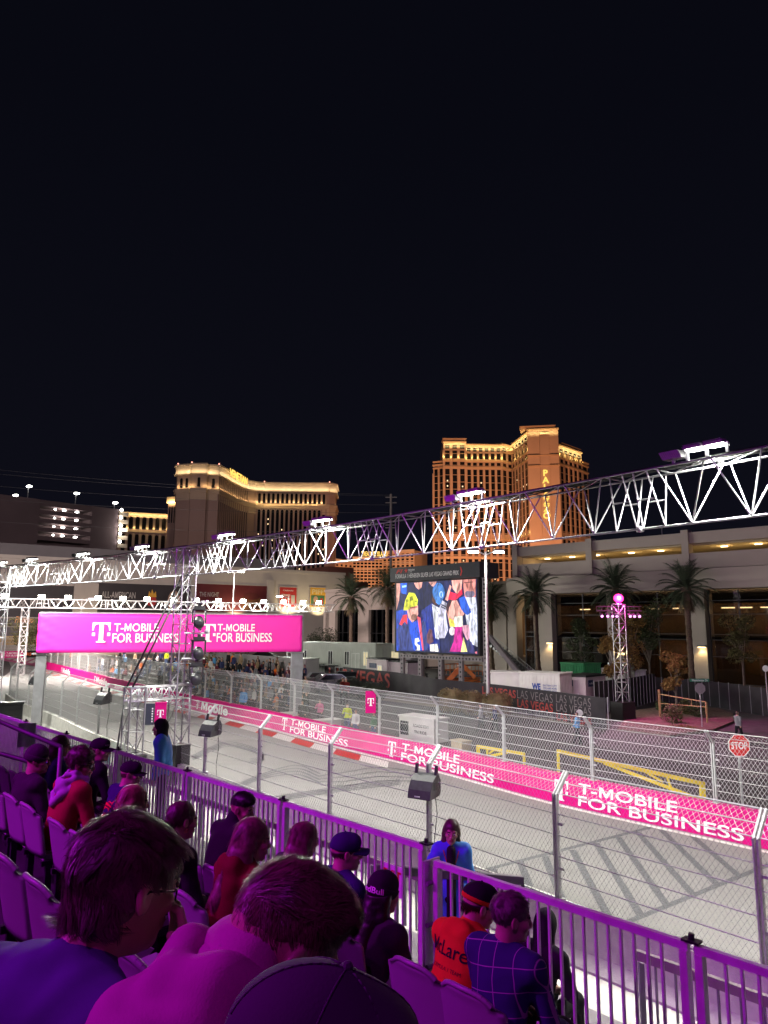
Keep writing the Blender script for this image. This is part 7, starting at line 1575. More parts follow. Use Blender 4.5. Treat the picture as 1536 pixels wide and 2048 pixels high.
m = MB(); sbox(m, 9.6, 11.0, 6.6, 7.3, 2.464, 2.86); solo('step_box', m, DECK, 'low step the guard in the blue jacket stands on, behind the rail', 'step', loc=S(10.3, 6.9, 2.464))
SEATM = mat('pale grey seat plastic', (.36, .35, .37), .42, 0, .05, 2, spec=.5); SEATD = mat('dark seat frame', (.03, .03, .035), .5, .2, .1)
def seat_proto():
    root = thing('stadium_seat', 'seat', 'seat', (0, 0, 0)); nx, nz = 10, 9; vs = []
    def pt(u, v, off):
        hw = .225 * (1 - .10 * max(0, .35 - v) * 2); x = (u - .5) * 2; e = max(0, v - .78) / .22; hw *= (1 - e ** 3 * .30); zt = .42 + .40 * v - .05 * e * abs(x) ** 3; y = -.20 - .085 * v + .045 * (x * x - .3) * (.6 + .4 * v) - .03 * max(0, v - .9) * 10 * .5; return (x * hw, y - off, zt)
    for off in (0, .022):
        for j in range(nz + 1):
            for i in range(nx + 1): vs.append(pt(i / nx, j / nz, off))
    n1 = (nx + 1) * (nz + 1); fs = []
    for j in range(nz):
        for i in range(nx): a = j * (nx + 1) + i; q = (a, a + 1, a + nx + 2, a + nx + 1); fs.append(q[::-1]); fs.append(tuple(n1 + x for x in q))
    for i in range(nx): a = nz * (nx + 1) + i; fs += [(a, a + 1, n1 + a + 1, n1 + a)[::-1], (i, i + 1, n1 + i + 1, n1 + i)]
    for j in range(nz): a = j * (nx + 1); b = a + nx; fs += [(a, a + nx + 1, n1 + a + nx + 1, n1 + a)[::-1], (b, b + nx + 1, n1 + b + nx + 1, n1 + b)]
    m = MB(); m.add(vs, fs)
    # thick rolled rim along the top edge
    rim = [Vector(pt(i / 14, 1, .011)) for i in range(15)]; [m.tube(p, q, .014, 8, cap=False) for p, q in zip(rim, rim[1:])]
    m.build('backrest', SEATM, root, True, world=False)
    m = MB(); pr = [(-.20, .40), (.0, .405), (.16, .41), (.20, .44), (.17, .455), (-.02, .44), (-.19, .44)]; n = len(pr); m.add([(-.2, y, z) for y, z in pr] + [(.2, y, z) for y, z in pr], [tuple(range(n)), tuple(range(2 * n - 1, n - 1, -1))] + [(i, n + i, n + (i + 1) % n, (i + 1) % n) for i in range(n)])
    m.build('seat_pan', SEATM, root, world=False)
    for x in (-.21, .21): m = MB(); m.bar((x, -.16, -.13), (x, -.16, .40), .035, .05, (0, 1, 0)); m.bar((x, -.22, .38), (x, .14, .38), .03, .04); m.box((x, -.14, -.13), (.07, .16, .02)); m.build('leg', SEATD, root, world=False)
    return root
seat0 = seat_proto(); seat_used = []
def put_seat(s, k, label):
    loc = S(s, ROWT[k] + .03, FLR[k] + .142)
    if not seat_used: seat0.location = loc; seat0.rotation_euler = (0, 0, ROWYAW); seat0['label'] = label; seat0['group'] = 'grandstand seats'; seat_used.append(seat0)
    else: seat_used.append(dup(seat0, loc, ROWYAW, label, 'grandstand seats'))
RN = {1: 'front', 2: 'second', 3: 'third', 4: 'fourth'}
# guard rails between the stand and the walkway
def rail_section(s0, s1, t, ztop, zbot, label, dense=.088):
    root = thing('guard_rail', label, 'guard rail', S(s0, t, zbot), 0, 'aluminium guard rail sections'); Z = Zv
    m = MB(); m.bar(S(s0 + .02, t, ztop), S(s1 - .02, t, ztop), .04, .045); m.build('top_rail', RAILM, root); m = MB(); m.bar(S(s0 + .02, t, zbot + .06), S(s1 - .02, t, zbot + .06), .04, .05); m.build('bottom_rail', RAILM, root)
    for s in (s0 + .045, s1 - .045): m = MB(); m.bar(S(s, t, zbot - .05), S(s, t, ztop - .024), .045, .06, N_); m.build('post', RAILM, root)
    n = int((s1 - s0 - .2) / dense)
    for i in range(1, n): s = s0 + .1 + (s1 - s0 - .2) * i / n; m = MB(); m.bar(S(s, t, zbot + .086), S(s, t, ztop - .024), .014, .022, N_); m.build('baluster', RAILM, root)
    m = MB(); m.box(S(s0, t + .0, ztop + .036), (.10, .07, .012), math.atan2(A_.y, A_.x)); m.tube(S(s0, t, ztop + .02), S(s0, t, ztop + .075), .018, 6); m.build('clamp', BLACK, root); return root
for i in range(7): rail_section(4.35 + 2.05 * i, 4.35 + 2.05 * (i + 1), 4.66, 4.64, 3.45, f'aluminium guard rail section left of the exit gap, {ordn[i]} from the gap')
for i in range(3): rail_section(4.06 - 2.05 * (i + 1), 4.06 - 2.05 * i, 4.43, 4.64, 3.40, f'purple lit guard rail section right of the exit gap, {ordn[i]} from the gap')
# bolted end plate and the return rail with the exit sign
m = MB(); m.bar(S(4.08, 4.43, 3.4), S(4.08, 4.43, 4.66), .02, .18, N_); ep = thing('gate_post', 'bolted plate post at the start of the purple lit rail, beside the woman in blue', 'post', S(4.08, 4.43, 3.4)); m.build('plate', ALU, ep)
for z in (3.6, 3.9, 4.2, 4.5): m = MB(); m.tube(S(4.05, 4.40, z), S(4.05, 4.34, z), .02, 8); m.build('bolt', STEEL, ep)
m = MB(); rt = thing('return_rail', 'short rail leading out to the walkway past the exit sign', 'guard rail', S(4.55, 5.0, 3.0)); m.bar(S(5.05, 4.72, 4.30), S(4.45, 6.15, 4.02), .05, .07); m.build('top_rail', STEEL, rt)
for i in range(8): a = S(5.05, 4.72, 4.28).lerp(S(4.45, 6.15, 4.0), i / 7.); m = MB(); m.bar(Vector((a.x, a.y, 2.5)), a, .025, .03); m.build('baluster', STEEL, rt)
sg = thing('exit_sign', 'white EXIT sign with red letters on the rail by the exit gap', 'sign', W(785, 1760, S(4.9, 4.78, 0), N_)); pn = sg.location; uR = -A_
m = MB(); m.box(pn, (.30, .012, .26), math.atan2(-A_.y, -A_.x)); m.build('plate', WPAINT, sg); m = MB(); v, f = fitword('EXIT', .235, .105, bold=.02); pl_add(m, v, f, pn - N_ * .012, uR, Zv, -.1175, -.015); poly_add(m, [(-.09, -.075), (-.05, -.05), (-.05, -.065), (.09, -.065), (.09, -.085), (-.05, -.085), (-.05, -.10)], pn - N_ * .012, uR, Zv); m.build('lettering', RED, sg)
# outer rail of the walkway
def outer(s0, s1, label):
    root = thing('walkway_rail', label, 'guard rail', S(s0, 7.3, 2.46), 0, 'outer walkway rails'); m = MB(); m.bar(S(s0, 7.3, 3.19), S(s1, 7.3, 3.19), .05, .09); m.build('top_rail', mat('weathered board', (.20, .17, .17), .8, 0, .2, 5), root)
    k = min(90, int((s1 - s0) / .2))
    for i in range(1, k): s = s0 + (s1 - s0) * i / k; m = MB(); m.bar(S(s, 7.3, 2.52), S(s, 7.3, 3.14), .018, .024, N_); m.build('baluster', STEEL, root)
    n = int((s1 - s0) / 1.5)
    for i in range(n + 1): s = s0 + .05 + (s1 - s0 - .1) * i / n; m = MB(); m.bar(S(s, 7.3, 2.40), S(s, 7.3, 3.124), .05, .05); m.build('post', STEEL, root)
outer(-3, 3.9, 'dark outer rail of the walkway at the right'); outer(6.2, 24, 'dark outer rail of the walkway at the left')
# hand rails of the stair at the far left
hr = thing('handrail', 'grey tube handrail with two bars at the left edge of the stand', 'handrail', S(12.5, 3.5, 3.7)); m = MB()
a, b = D(-60, 1418, 8.9), D(122, 1494, 8.0); m.tube(a, b, .025, 10); a2, b2 = D(-60, 1490, 8.9), D(75, 1528, 8.2); m.tube(a2, b2, .025, 10)
m.tube(b, Vector((b.x, b.y, 3.8)), .025, 8); m.tube(b2, Vector((b2.x, b2.y, 3.8)), .025, 8); m.build('bars', STEEL, hr, True)
for k, (px, py, lb) in enumerate(((45, 1470, 'left translucent purple panel behind the handrail'), (62, 1470, 'right translucent purple panel behind the handrail'))):
    q = D(px, py, 11.5); m = MB(); m.box(q, (.13, .02, .36), .4); solo('rail_panel', m, mat('milky plastic', (.75, .68, .8), .4, 0, .1), lb, 'panel', loc=q)
# folding chairs with numbered tags beyond the rail
def fold_chair(s, t, label):
    root = thing('folding_chair', label, 'folding chair', S(s, t, 2.47), ROWYAW, 'white folding chairs on the walkway'); m = MB(); m.box((0, 0, .45), (.44, .42, .025)); m.build('seat', WPAINT, root, world=False); m = MB(); m.box((0, -.24, .74), (.44, .022, .26), rot=Matrix.Rotation(-.15, 3, 'X')); m.build('backrest', WPAINT, root, world=False)
    m = MB(); m.tube((0, -.256, .72), (0, -.262, .72), .05, 12); m.v = [(x * 1.3, y, .72 + (z - .72) * .8) for x, y, z in m.v]; m.build('number_tag', mat('blue tag', (.04, .08, .35), .5, 0, 0), root, world=False)
    for x in (-.21, .21): m = MB(); m.bar((x, .22, .0), (x, -.27, .86), .022, .03); m.build('leg', WPAINT, root, world=False); m = MB(); m.bar((x * .9, -.24, .0), (x * .9, .12, .44), .022, .03); m.build('leg', WPAINT, root, world=False)
for i, s in enumerate((3.15, 2.6, 2.05, 1.5, 3.72)): fold_chair(s, 5.6, f'white folding chair on the walkway, {"behind the person in black" if i == 4 else ordn[i] + " right of the person in black"}')
for i, s in enumerate((3.42, 2.87, 2.3)):
    b = S(s, 5.55, 2.47); m = MB(); m.lathe(b + Vector((0, 0, .0)), [(.032, 0), (.033, .12), (.03, .15), (.012, .19), (.012, .205)], 10); solo('water_bottle', m, glassmat('bottle plastic', (.7, .75, .85), .1), f'clear water bottle on the walkway, {ordn[i]} from the person in black', 'bottle', 'water bottles', True, loc=b)
# ------------------------------------------------------------------ spectators
def at(px, py, t): r = ray(px, py); k = t / (r.x * N_.x + r.y * N_.y); return Vector((0, 0, CAMZ)) + r * k
FY = ROWYAW
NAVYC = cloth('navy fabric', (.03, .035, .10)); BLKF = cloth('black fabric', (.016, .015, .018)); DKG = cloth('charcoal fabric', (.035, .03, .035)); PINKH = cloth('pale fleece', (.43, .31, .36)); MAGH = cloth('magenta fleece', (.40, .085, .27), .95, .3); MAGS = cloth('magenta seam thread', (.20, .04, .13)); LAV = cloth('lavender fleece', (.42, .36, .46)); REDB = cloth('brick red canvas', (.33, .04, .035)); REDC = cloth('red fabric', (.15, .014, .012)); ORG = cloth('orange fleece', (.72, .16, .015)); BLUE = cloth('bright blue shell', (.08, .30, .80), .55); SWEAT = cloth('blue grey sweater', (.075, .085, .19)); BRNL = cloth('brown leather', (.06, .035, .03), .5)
def plaid():
    m = bpy.data.materials.new('navy windowpane fabric'); m.use_nodes = True; t = m.node_tree; N = t.nodes; L = t.links; b = N['Principled BSDF']; tcn = N.new('ShaderNodeTexCoord'); s_ = N.new('ShaderNodeSeparateXYZ'); mp = N.new('ShaderNodeMapping'); mp.inputs['Rotation'].default_value = (.15, .2, .12); L.new(tcn.outputs['Object'], mp.inputs[0]); L.new(mp.outputs[0], s_.inputs[0]); ms = []
    for ax, k in (('X', 9.5), ('Z', 9.0)):
        a = N.new('ShaderNodeMath'); a.operation = 'MULTIPLY'; a.inputs[1].default_value = k; L.new(s_.outputs[ax], a.inputs[0]); f = N.new('ShaderNodeMath'); f.operation = 'FRACT'; L.new(a.outputs[0], f.inputs[0]); c = N.new('ShaderNodeMath'); c.operation = 'LESS_THAN'; c.inputs[1].default_value = .042; L.new(f.outputs[0], c.inputs[0]); ms.append(c)
    mx = N.new('ShaderNodeMath'); mx.operation = 'MAXIMUM'; L.new(ms[0].outputs[0], mx.inputs[0]); L.new(ms[1].outputs[0], mx.inputs[1]); mc = N.new('ShaderNodeMixRGB'); mc.inputs[1].default_value = (.022, .028, .11, 1); mc.inputs[2].default_value = (.33, .30, .33, 1); L.new(mx.outputs[0], mc.inputs[0]); L.new(mc.outputs[0], b.inputs['Base Color']); b.inputs['Roughness'].default_value = .9; return m
PLAID = plaid()
Q = np.array
# three men close to the camera
SEATED = []
m1 = person('man with tousled hair and glasses, hand on his mouth, in a purple lit sweater', at(268, 1640, .66), FY + .30, dict(lean=24, hunch=.05, pitch=12, hyaw=-10, hk=.97, top=SWEAT, jname='sweater', style='mop', hair='dark', strands=9000, sw=.0016, vox=.0055, hvox=.0035, jvox=.009, fold=.016, glasses=True, gk=1.1, seed=3, hfwd=.03, shw=.19, wide=1.12, puff=.006,
    armR=(lambda h: h.p(.20, .10, -.34), lambda h: h.p(.045, .125, -.155)), hR=(Q([-.02, .12, .9]), Q([-.6, -1., .2]), .55)))
m2 = person('man with a short fade haircut bowing his head, wearing a magenta hoodie', at(618, 1750, .80), FY - .20, dict(drape=True, lean=15, hunch=.03, pitch=30, hyaw=-6, hk=.97, neck=-.02, top=MAGH, jname='hoodie', style='fade', hair='brown', strands=15000, sw=.0010, vox=.0055, jvox=.009, fold=.013, seed=11, hfwd=.035, shw=.17, wide=1.0, puff=.006))
m3 = person('person in a dark cap at the bottom edge, closest to the camera', at(680, 1962, .56), FY - .25, dict(lean=16, pitch=22, hyaw=-12, top=DKG, style='short', strands=2500, sw=.002, hat='cap', hatm=cloth('dark purple cap cloth', (.05, .035, .06)), seams=True, vox=.0045, jvox=.010, seed=13))
# second row
person('woman with a low dark bun and a hoop earring, in a dark jacket', at(365, 1604, 2.4), FY, dict(row=(365, 1604, 2), female=True, lean=8, pitch=6, hyaw=-2, top=BLKF, style='bun', hair='dark', strands=4500, sw=.0022, earring=True, seed=21, collar='hood', shw=.16, wide=.9))
person('woman with long auburn hair in a red and black jacket, watching the track', at(508, 1638, 2.55), FY, dict(row=(508, 1638, 2), female=True, lean=14, pitch=8, hyaw=-18, top=REDC, style='long', hair='auburn', strands=6000, sw=.0022, seed=22, collar='hood', shw=.16, wide=.9))
person('woman with straight blonde hair seen from behind, beside the rail', at(268, 1572, 2.45), FY, dict(row=(268, 1572, 2), female=True, lean=8, pitch=4, hyaw=-10, top=NAVYC, style='long', hair='blonde', strands=6000, sw=.0022, seed=23, shw=.16, wide=.9))
person('man with glasses in a knitted beanie and a dark sweater, at the left', at(76, 1494, 2.4), FY + .05, dict(row=(76, 1494, 2), lean=6, pitch=4, hyaw=-32, top=DKG, style='none', hat='beanie', hatm=cloth('dark knit', (.05, .03, .05)), glasses=True, gk=1.6, seed=24, wide=1.08))
p_ = person('young man with curly hair and glasses in a red jacket over a lavender hood', at(165, 1499, 2.75), FY + .05, dict(row=(165, 1499, 2), lean=10, pitch=6, hyaw=-42, top=REDB, style='curly', hair='dark', strands=3600, sw=.003, glasses=True, gk=1.5, seed=25, wide=1.02))
def hood_of(info, m, big=False):   # soft hood lying on the back: a pouch with two draped rims
    NB, U, Fw = info['NB'], info['U'], info['Fw']; k = 1.05 if big else .95; pt = lambda x, f, u: NB + Q([x * k, 0, 0]) + Fw * (f * k) + U * (u * k); P_ = [('e', pt(0, -.10, -.07), (.115 * k, (.065 if big else .045) * k, .12 * k), Q([[1, 0, 0], Fw, U]), .04)]
    for arc, r in ((((-.125, .05, .0), (-.115, -.06, -.03), (-.075, -.135, -.10), (0, -.155, -.175), (.075, -.135, -.10), (.115, -.06, -.03), (.125, .05, .0)), .030), (((-.095, .06, .045), (-.088, -.05, .045), (-.055, -.118, .005), (0, -.14, -.055), (.055, -.118, .005), (.088, -.05, .045), (.095, .06, .045)), .028), (((-.072, .05, .085), (-.066, -.045, .095), (0, -.092, .07), (.066, -.045, .095), (.072, .05, .085)), .022)):
        for p, q in zip(arc, arc[1:]): P_.append(('c', pt(*p), pt(*q), r * k, r * k, .06 if big else .022))
    v, f = sdf_mesh(P_, .008, vnoise(7, 24, .007)); npmesh('hood', v, f, m, info['root'])
hood_of(p_, LAV); hood_of(m2, MAGH, True)
def seams(info, lines, m, r=.0022):   # stitched seams lying on the cloth, drawn from behind in (x, height above the neck base)
    bv = BVHTree.FromPolygons([tuple(q) for q in info['jv']], [tuple(map(int, q)) for q in info['jf']]); NB, U, Fw = (Vector(info[k]) for k in ('NB', 'U', 'Fw')); mb = MB()
    for ln in lines:
        pp = []
        for (x0, u0), (x1, u1) in zip(ln, ln[1:]):
            for i in range(12):
                t = i / 12; q = bv.ray_cast(NB + Vector((x0 + (x1 - x0) * t, 0, 0)) + U * (u0 + (u1 - u0) * t) - Fw * .5, Fw, 1)[0]
                if q is not None: pp.append(q - Fw * .0008)
        mb.path(pp, r, 5)
    mb.build('seam', m, info['root'], True, world=False)
RAG = [[(s_ * .07, .04), (s_ * .13, -.05), (s_ * .165, -.2)] for s_ in (-1, 1)]
seams(m2, RAG, MAGS)
rb = person('person in a black knitted beanie with white lettering and dark jacket', at(768, 1749, 2.95), FY - .02, dict(row=(768, 1749, 1), lean=10, pitch=6, hyaw=-8, top=DKG, style='long', hair='black', strands=2000, sw=.003, hat='beanie', hatm=cloth('black knit', (.02, .018, .022)), bandtxt='RedBull', banda=2.95, seed=26))
# front row
person('woman with long dark hair looking back to the right, far left of the front row', at(122, 1472, 3.6), FY, dict(row=(122, 1472, 1), female=True, lean=6, pitch=2, hyaw=-30, top=NAVYC, style='long', hair='dark', strands=2400, sw=.004, skin=SKIN2, seed=31, shw=.16, wide=.92))
person('man in a dark baseball cap with a curved brim, hands folded, in the front row', at(200, 1478, 3.75), FY, dict(row=(200, 1478, 1), lean=10, pitch=2, hyaw=-38, top=BLKF, style='short', hat='cap', hatm=cloth('black cap cloth', (.02, .018, .022)), patch=('PROJECT', .5, .06, .02, GREYL), seed=32, armR=(None, Q([.06, .30, .34]))))
rj = person('person in a dark cap and a navy team jacket with a red emblem', at(262, 1524, 3.2), FY, dict(row=(262, 1524, 1), lean=14, pitch=4, hyaw=-36, top=NAVYC, style='short', hair='brown', hat='cap', hatm=cloth('black cap cloth', (.02, .018, .022)), seed=33))
person('man with short black hair in black, leaning towards the auburn haired woman', at(487, 1588, 3.25), FY, dict(row=(487, 1588, 1), lean=20, pitch=12, hyaw=-58, top=BLKF, style='fade', hair='black', strands=2600, sw=.003, seed=34, collar='high', skin=SKIN2, wide=1.06))
person('woman with auburn hair gathered up in a clip, beside the rail', at(612, 1646, 3.2), FY, dict(row=(612, 1646, 1), female=True, lean=18, pitch=10, hyaw=-8, top=DKG, style='clip', hair='auburn', strands=6000, sw=.0022, seed=35, shw=.16, wide=.92))
person('man in a navy cap with a small pink label at the back, front row', at(690, 1668, 3.2), FY, dict(row=(690, 1668, 1), lean=10, pitch=2, hyaw=-30, top=NAVYC, style='short', hair='dark', hat='cap', hatm=cloth('navy cap cloth', (.03, .025, .09)), patch=('ORACLE', 3.5, .06, .018, PINKH), seed=36, wide=1.05))
oh = person('person in a bright orange team hoodie and an orange banded cap, front row', at(962, 1768, 3.35), FY - .05, dict(row=(962, 1768, 1), lean=20, pitch=14, hyaw=-25, top=ORG, jname='hoodie', style='short', hair='black', strands=2200, sw=.003, hat='cap', hatm=BLKF, capband=ORG, seed=37, collar='hood', hl=1.6, wide=1.05))
person('man with greying hair in a navy windowpane check shirt, front row beside the rail', at(1022, 1788, 3.3), FY + .02, dict(row=(1022, 1788, 1), lean=6, pitch=6, hyaw=-38, top=PLAID, jname='shirt', style='short', hair='grey', strands=4200, sw=.0025, seed=38, wide=1.08, armR=(None, Q([.20, .34, .56])), hl=1.1))
person('person dressed in black seated on a folding chair beyond the rail', at(1092, 1822, 5.7), FY, dict(lean=14, pitch=10, hyaw=10, top=BLKF, style='none', hat='hoodup', seed=39))
# lettering on clothes
def back_frame(info, z): o = info['NB'] - info['Fw'] * .5 + info['U'] * z; return o
o = back_frame(oh, -.13); v, f = word('McLaren', .105, bold=.006, align='CENTER'); print_on(oh, (v, f), o, (1, 0, 0), oh['U'], oh['Fw'], BLKF, 'print'); v, f = word('FORMULA 1 TEAM', .028, align='CENTER'); print_on(oh, (v, f), o - oh['U'] * .07, (1, 0, 0), oh['U'], oh['Fw'], BLKF, 'print')
EMB = [(-.10, .0), (-.07, .05), (-.02, .045), (.02, .07), (.075, .06), (.10, .09), (.095, .04), (.12, .01), (.08, .015), (.07, -.03), (.04, .0), (-.01, -.005), (-.05, -.035), (-.06, .0)]
REDE = mat('emblem red', (.75, .05, .03), .6, 0, 0); o = back_frame(rj, -.19); print_on(rj, gridpoly(EMB), o, (1, 0, 0), rj['U'], rj['Fw'], REDE, 'emblem'); v, f = fitword('RedBull', .26, .06, bold=.02); v = v - Q([.13, .11]); print_on(rj, (v, f), o, (1, 0, 0), rj['U'], rj['Fw'], REDE, 'print')
# seats: one under every seated person of these rows, empty ones between them
occupied = {1: [], 2: [], 3: []}
for o in [q for q in COL.objects if q.name.split('.')[0] == 'person' and q.get('category') == 'person']:
    s_, t_ = st(o.location)
    for k in (1, 2):
        if abs(t_ - ROWT[k]) < .2: occupied[k].append(s_)
for k in (1, 2, 3):
    c = 0
    ss = sorted(occupied[k]); cand = list(ss); s = -1.6
    while s < 16:
        if all(abs(s - q) > .44 for q in cand): cand.append(s); s += .47
        else: s += .04
    for s in sorted(cand):
        top = S(s, ROWT[k] - .26, FLR[k] + .80); bot = S(s, ROWT[k] - .2, FLR[k] + .45); a = proj(top); b = proj(bot)
        if (-40 < a[0] < 1590 and a[1] < 2090 and a[1] > 0) :
            c += 1; put_seat(s, k, f'grey plastic seat in the {RN[k]} row, {ordn[c - 1] if c <= 20 else "twenty-" + ordn[c - 21]} from the right of that row')
# guard and steward beyond the rail
gd = person('guard in a bright blue jacket and black hood standing beyond the rail, facing left', D(322, 1440, 12.6), R(100), dict(stand=True, lean=2, pitch=2, hyaw=4, top=BLUE, style='none', hat='hoodup', hatm=BLKF, seed=51, puff=.022, wide=1.12, collar='high', coat=False, k=1.06, legs=BLKF, skin=SKIN2))
la = mat('orange lanyard', (.7, .12, .05), .6, 0, 0)
bv = BVHTree.FromPolygons([tuple(q) for q in gd['jv']], [tuple(map(int, q)) for q in gd['jf']])
def lanyard(info, m_, card):
    bv = BVHTree.FromPolygons([tuple(q) for q in info['jv']], [tuple(map(int, q)) for q in info['jf']]); NB = Vector(info['NB']); mb = MB()
    for s_ in (-1, 1):
        pts = []
        for i in range(8):
            t = i / 7; p = NB + Vector((s_ * (.085 * (1 - t)), .6, -.02 - .30 * t)); h = bv.ray_cast(p, Vector((0, -1, 0)), 1)[0]; pts.append((h + Vector((0, .006, 0))) if h else p - Vector((0, .45, 0)))
        mb.path(pts, .006, 4)
    ly_ = mb.build('lanyard', m_, info['root'], world=False); m = MB(); m.box(pts[-1] + Vector((0, .01, -.07)), (.075, .008, .11)); m.build('badge', card, ly_, world=False)
lanyard(gd, la, mat('pink card', (.7, .2, .4), .5, 0, 0))
wm = person('long haired woman in a bright blue puffer coat leaning on the rail, facing us', D(904, 1640, 8.3), R(172), dict(stand=True, female=True, lean=2, pitch=4, hyaw=4, hroll=-4, top=BLUE, jname='coat', style='long', hair='dark', strands=2600, sw=.003, seed=52, puff=.012, coat=True, k=1.0, legs=BLKF, wide=.84, fold=.013, vox=.0075,
    shw=.135, armL=(Q([-.20, -.02, 1.12]), Q([-.21, .07, .88])), armR=(Q([.25, .13, 1.25]), Q([.12, .27, 1.31])), hR=(Q([-.6, .3, -.45]), Q([-.2, -.4, -1.]), .35)))
m = MB(); m.box((0, .178, 1.16), (.13, .015, .50)); m.box((0, .172, .80), (.11, .015, .3)); v_ = wm
NBw = wm['NB']; P_ = [('c', NBw + Q([0, .08, -.02]), Q([0, .165, .64]), .05, .055, .02)]; vq, fq2 = sdf_mesh(P_, .012); npmesh('shirt', vq, fq2, BLKF, wm['root']); lanyard(wm, la, mat('pink card', (.7, .2, .4)))
# ------------------------------------------------------------------ people beyond the track
def simple_person(pose, seed):
    """one smooth small figure; faces sorted into skin, hair, top and trousers"""
    sit = pose == 'sit'; hz_ = .46 if sit else .90; P_ = [('e', (0, .01, hz_ + .70), (.072, .09, .11), None, .02), ('c', (0, 0, hz_ + .6), (0, 0, hz_ + .5), .05, .06, .03), ('c', (0, 0, hz_ + .40), (0, 0, hz_), .15, .14, .05), ('c', (-.16, 0, hz_ + .46), (.16, 0, hz_ + .46), .075, .075, .05)]
    arms = {'stand': (((.24, .0, .18), (.22, .10, -.06)), ((-.24, .0, .18), (-.22, .08, -.06))), 'phone': (((.25, .12, .25), (.10, .28, .48)), ((-.25, .02, .18), (-.2, .1, -.04))), 'walk': (((.25, -.08, .2), (.22, -.05, -.05)), ((-.25, .08, .2), (-.2, .22, .0))), 'sit': (((.24, .06, .2), (.12, .28, .1)), ((-.24, .06, .2), (-.12, .28, .1)))}[pose]
    for (e, w_), s_ in zip(arms, (1, -1)): e = Q([e[0], e[1], e[2] + hz_]); w_ = Q([w_[0], w_[1], w_[2] + hz_]); P_ += [('c', (s_ * .19, 0, hz_ + .45), e, .065, .055, .03), ('c', e, w_, .052, .042, .02), ('c', w_, w_ + (w_ - e) * .22, .035, .03, .01)]
    st_ = {'walk': .2, 'stand': .03, 'phone': .02, 'sit': 0}[pose]
    for s_ in (-1, 1):
        if sit: P_ += [('c', (s_ * .1, 0, hz_), (s_ * .12, .42, hz_ + .03), .095, .075, .04), ('c', (s_ * .12, .42, hz_ + .03), (s_ * .12, .44, .06), .068, .055, .02)]
        else: P_ += [('c', (s_ * .09, 0, hz_), (s_ * .10, st_ * s_ * .5 + .02, .48), .10, .072, .04), ('c', (s_ * .10, st_ * s_ * .5 + .02, .48), (s_ * .10, st_ * s_, .07), .068, .055, .02)]
        fy = (.44 if sit else st_ * s_); P_ += [('c', (s_ * .11, fy, .045), (s_ * .12, fy + .13, .04), .045, .04, .01)]
    vs, fs = sdf_mesh(P_, .03); c = vs[fs].mean(1); mi = np.full(len(fs), 2); z = c[:, 2]
    mi[z < hz_ - .02] = 3
    if sit: mi[(c[:, 1] > .16) & (z < hz_ + .13)] = 3
    mi[z > hz_ + .545] = 0; mi[(z > hz_ + .72) | ((z > hz_ + .58) & (c[:, 1] < -.015))] = 1
    for e, w_ in arms: mi[np.linalg.norm(c - (Q(w_) + Q([0, 0, hz_])), axis=1) < .055] = 0
    return vs, fs, mi
PM = {}
def proto(pose):
    if pose not in PM:
        vs, fs, mi = simple_person(pose, 1); me = bpy.data.meshes.new('person'); me.from_pydata(vs.tolist(), [], fs.tolist())
        for q in range(4): me.materials.append(None)
        me.polygons.foreach_set('use_smooth', [True] * len(fs)); me.polygons.foreach_set('material_index', mi.astype(int).tolist()); PM[pose] = me
    return PM[pose]
TOPS = {'black': BLKF, 'navy': NAVYC, 'grey': cloth('grey fabric', (.22, .22, .23)), 'white': cloth('white fabric', (.65, .64, .62)), 'red': REDC, 'orange': ORG, 'tan': cloth('tan fabric', (.28, .2, .12)), 'light blue': cloth('light blue shell', (.10, .35, .68), .6), 'green': cloth('green fabric', (.06, .16, .08)), 'yellow': cloth('hi-vis yellow', (.62, .72, .04)), 'maroon': cloth('maroon fabric', (.16, .03, .05)), 'dark green': cloth('dark green fabric', (.03, .07, .04)), 'pink': cloth('pink fabric', (.6, .15, .3))}
JEAN = cloth('denim', (.08, .12, .22))
def folk(p, yaw, pose, top, label, group=None, k=1., legs=None, hair=None, skin=None):
    o = bpy.data.objects.new('person', proto(pose)); COL.objects.link(o); o.location = p; o.rotation_euler = (0, 0, yaw); o.scale = (k, k, k)
    for i, m_ in enumerate((skin or SKIN, HAIRS[hair or 'dark'], TOPS[top], legs or BLKF)): o.material_slots[i].link = 'OBJECT'; o.material_slots[i].material = m_
    return setp(o, label, 'person', group)
def toward(p): return math.atan2(-(0 - p[0]), (0 - p[1])) if False else math.atan2(p[0], -p[1]) + math.pi if False else 0
rng = random.Random(12)
# terraces for the crowd behind the far fence
TRC = mat('terrace planks', (.07, .068, .066), .85, 0, .2, 2)
BC, BE = D(385, 1400, 62), D(622, 1425, 47.5); bA = Vector((BC.x, BC.y, 0)); bB = Vector((BE.x, BE.y, 0)); bu = (bB - bA); BL = bu.length; bu.normalize(); bn = Vector((.15, -1, 0)).normalized()
BYAW = math.atan2(-bu.y, -bu.x) + math.pi + math.pi
ter = thing('terrace', 'low stepped terrace under the crowd behind the far fence', 'terrace', bA); NROW = 9
for k in range(NROW):
    m = MB(); a = bA - bn * (.9 * k); b = bB - bn * (.9 * k); h_ = .1 + .26 * k; m.hexa([a, b, b - bn * .89, a - bn * .89, a + Zv * h_, b + Zv * h_, b + Zv * h_ - bn * .89, a + Zv * h_ - bn * .89]); m.build('step', TRC, ter)
cols = ['black', 'black', 'navy', 'grey', 'black', 'grey', 'tan', 'navy', 'maroon', 'black', 'grey', 'dark green', 'navy', 'black', 'white', 'dark green', 'black', 'black', 'grey', 'navy', 'orange', 'light blue', 'tan', 'maroon']
rown = ['front', 'second', 'third', 'fourth', 'fifth', 'sixth', 'seventh', 'eighth', 'top']
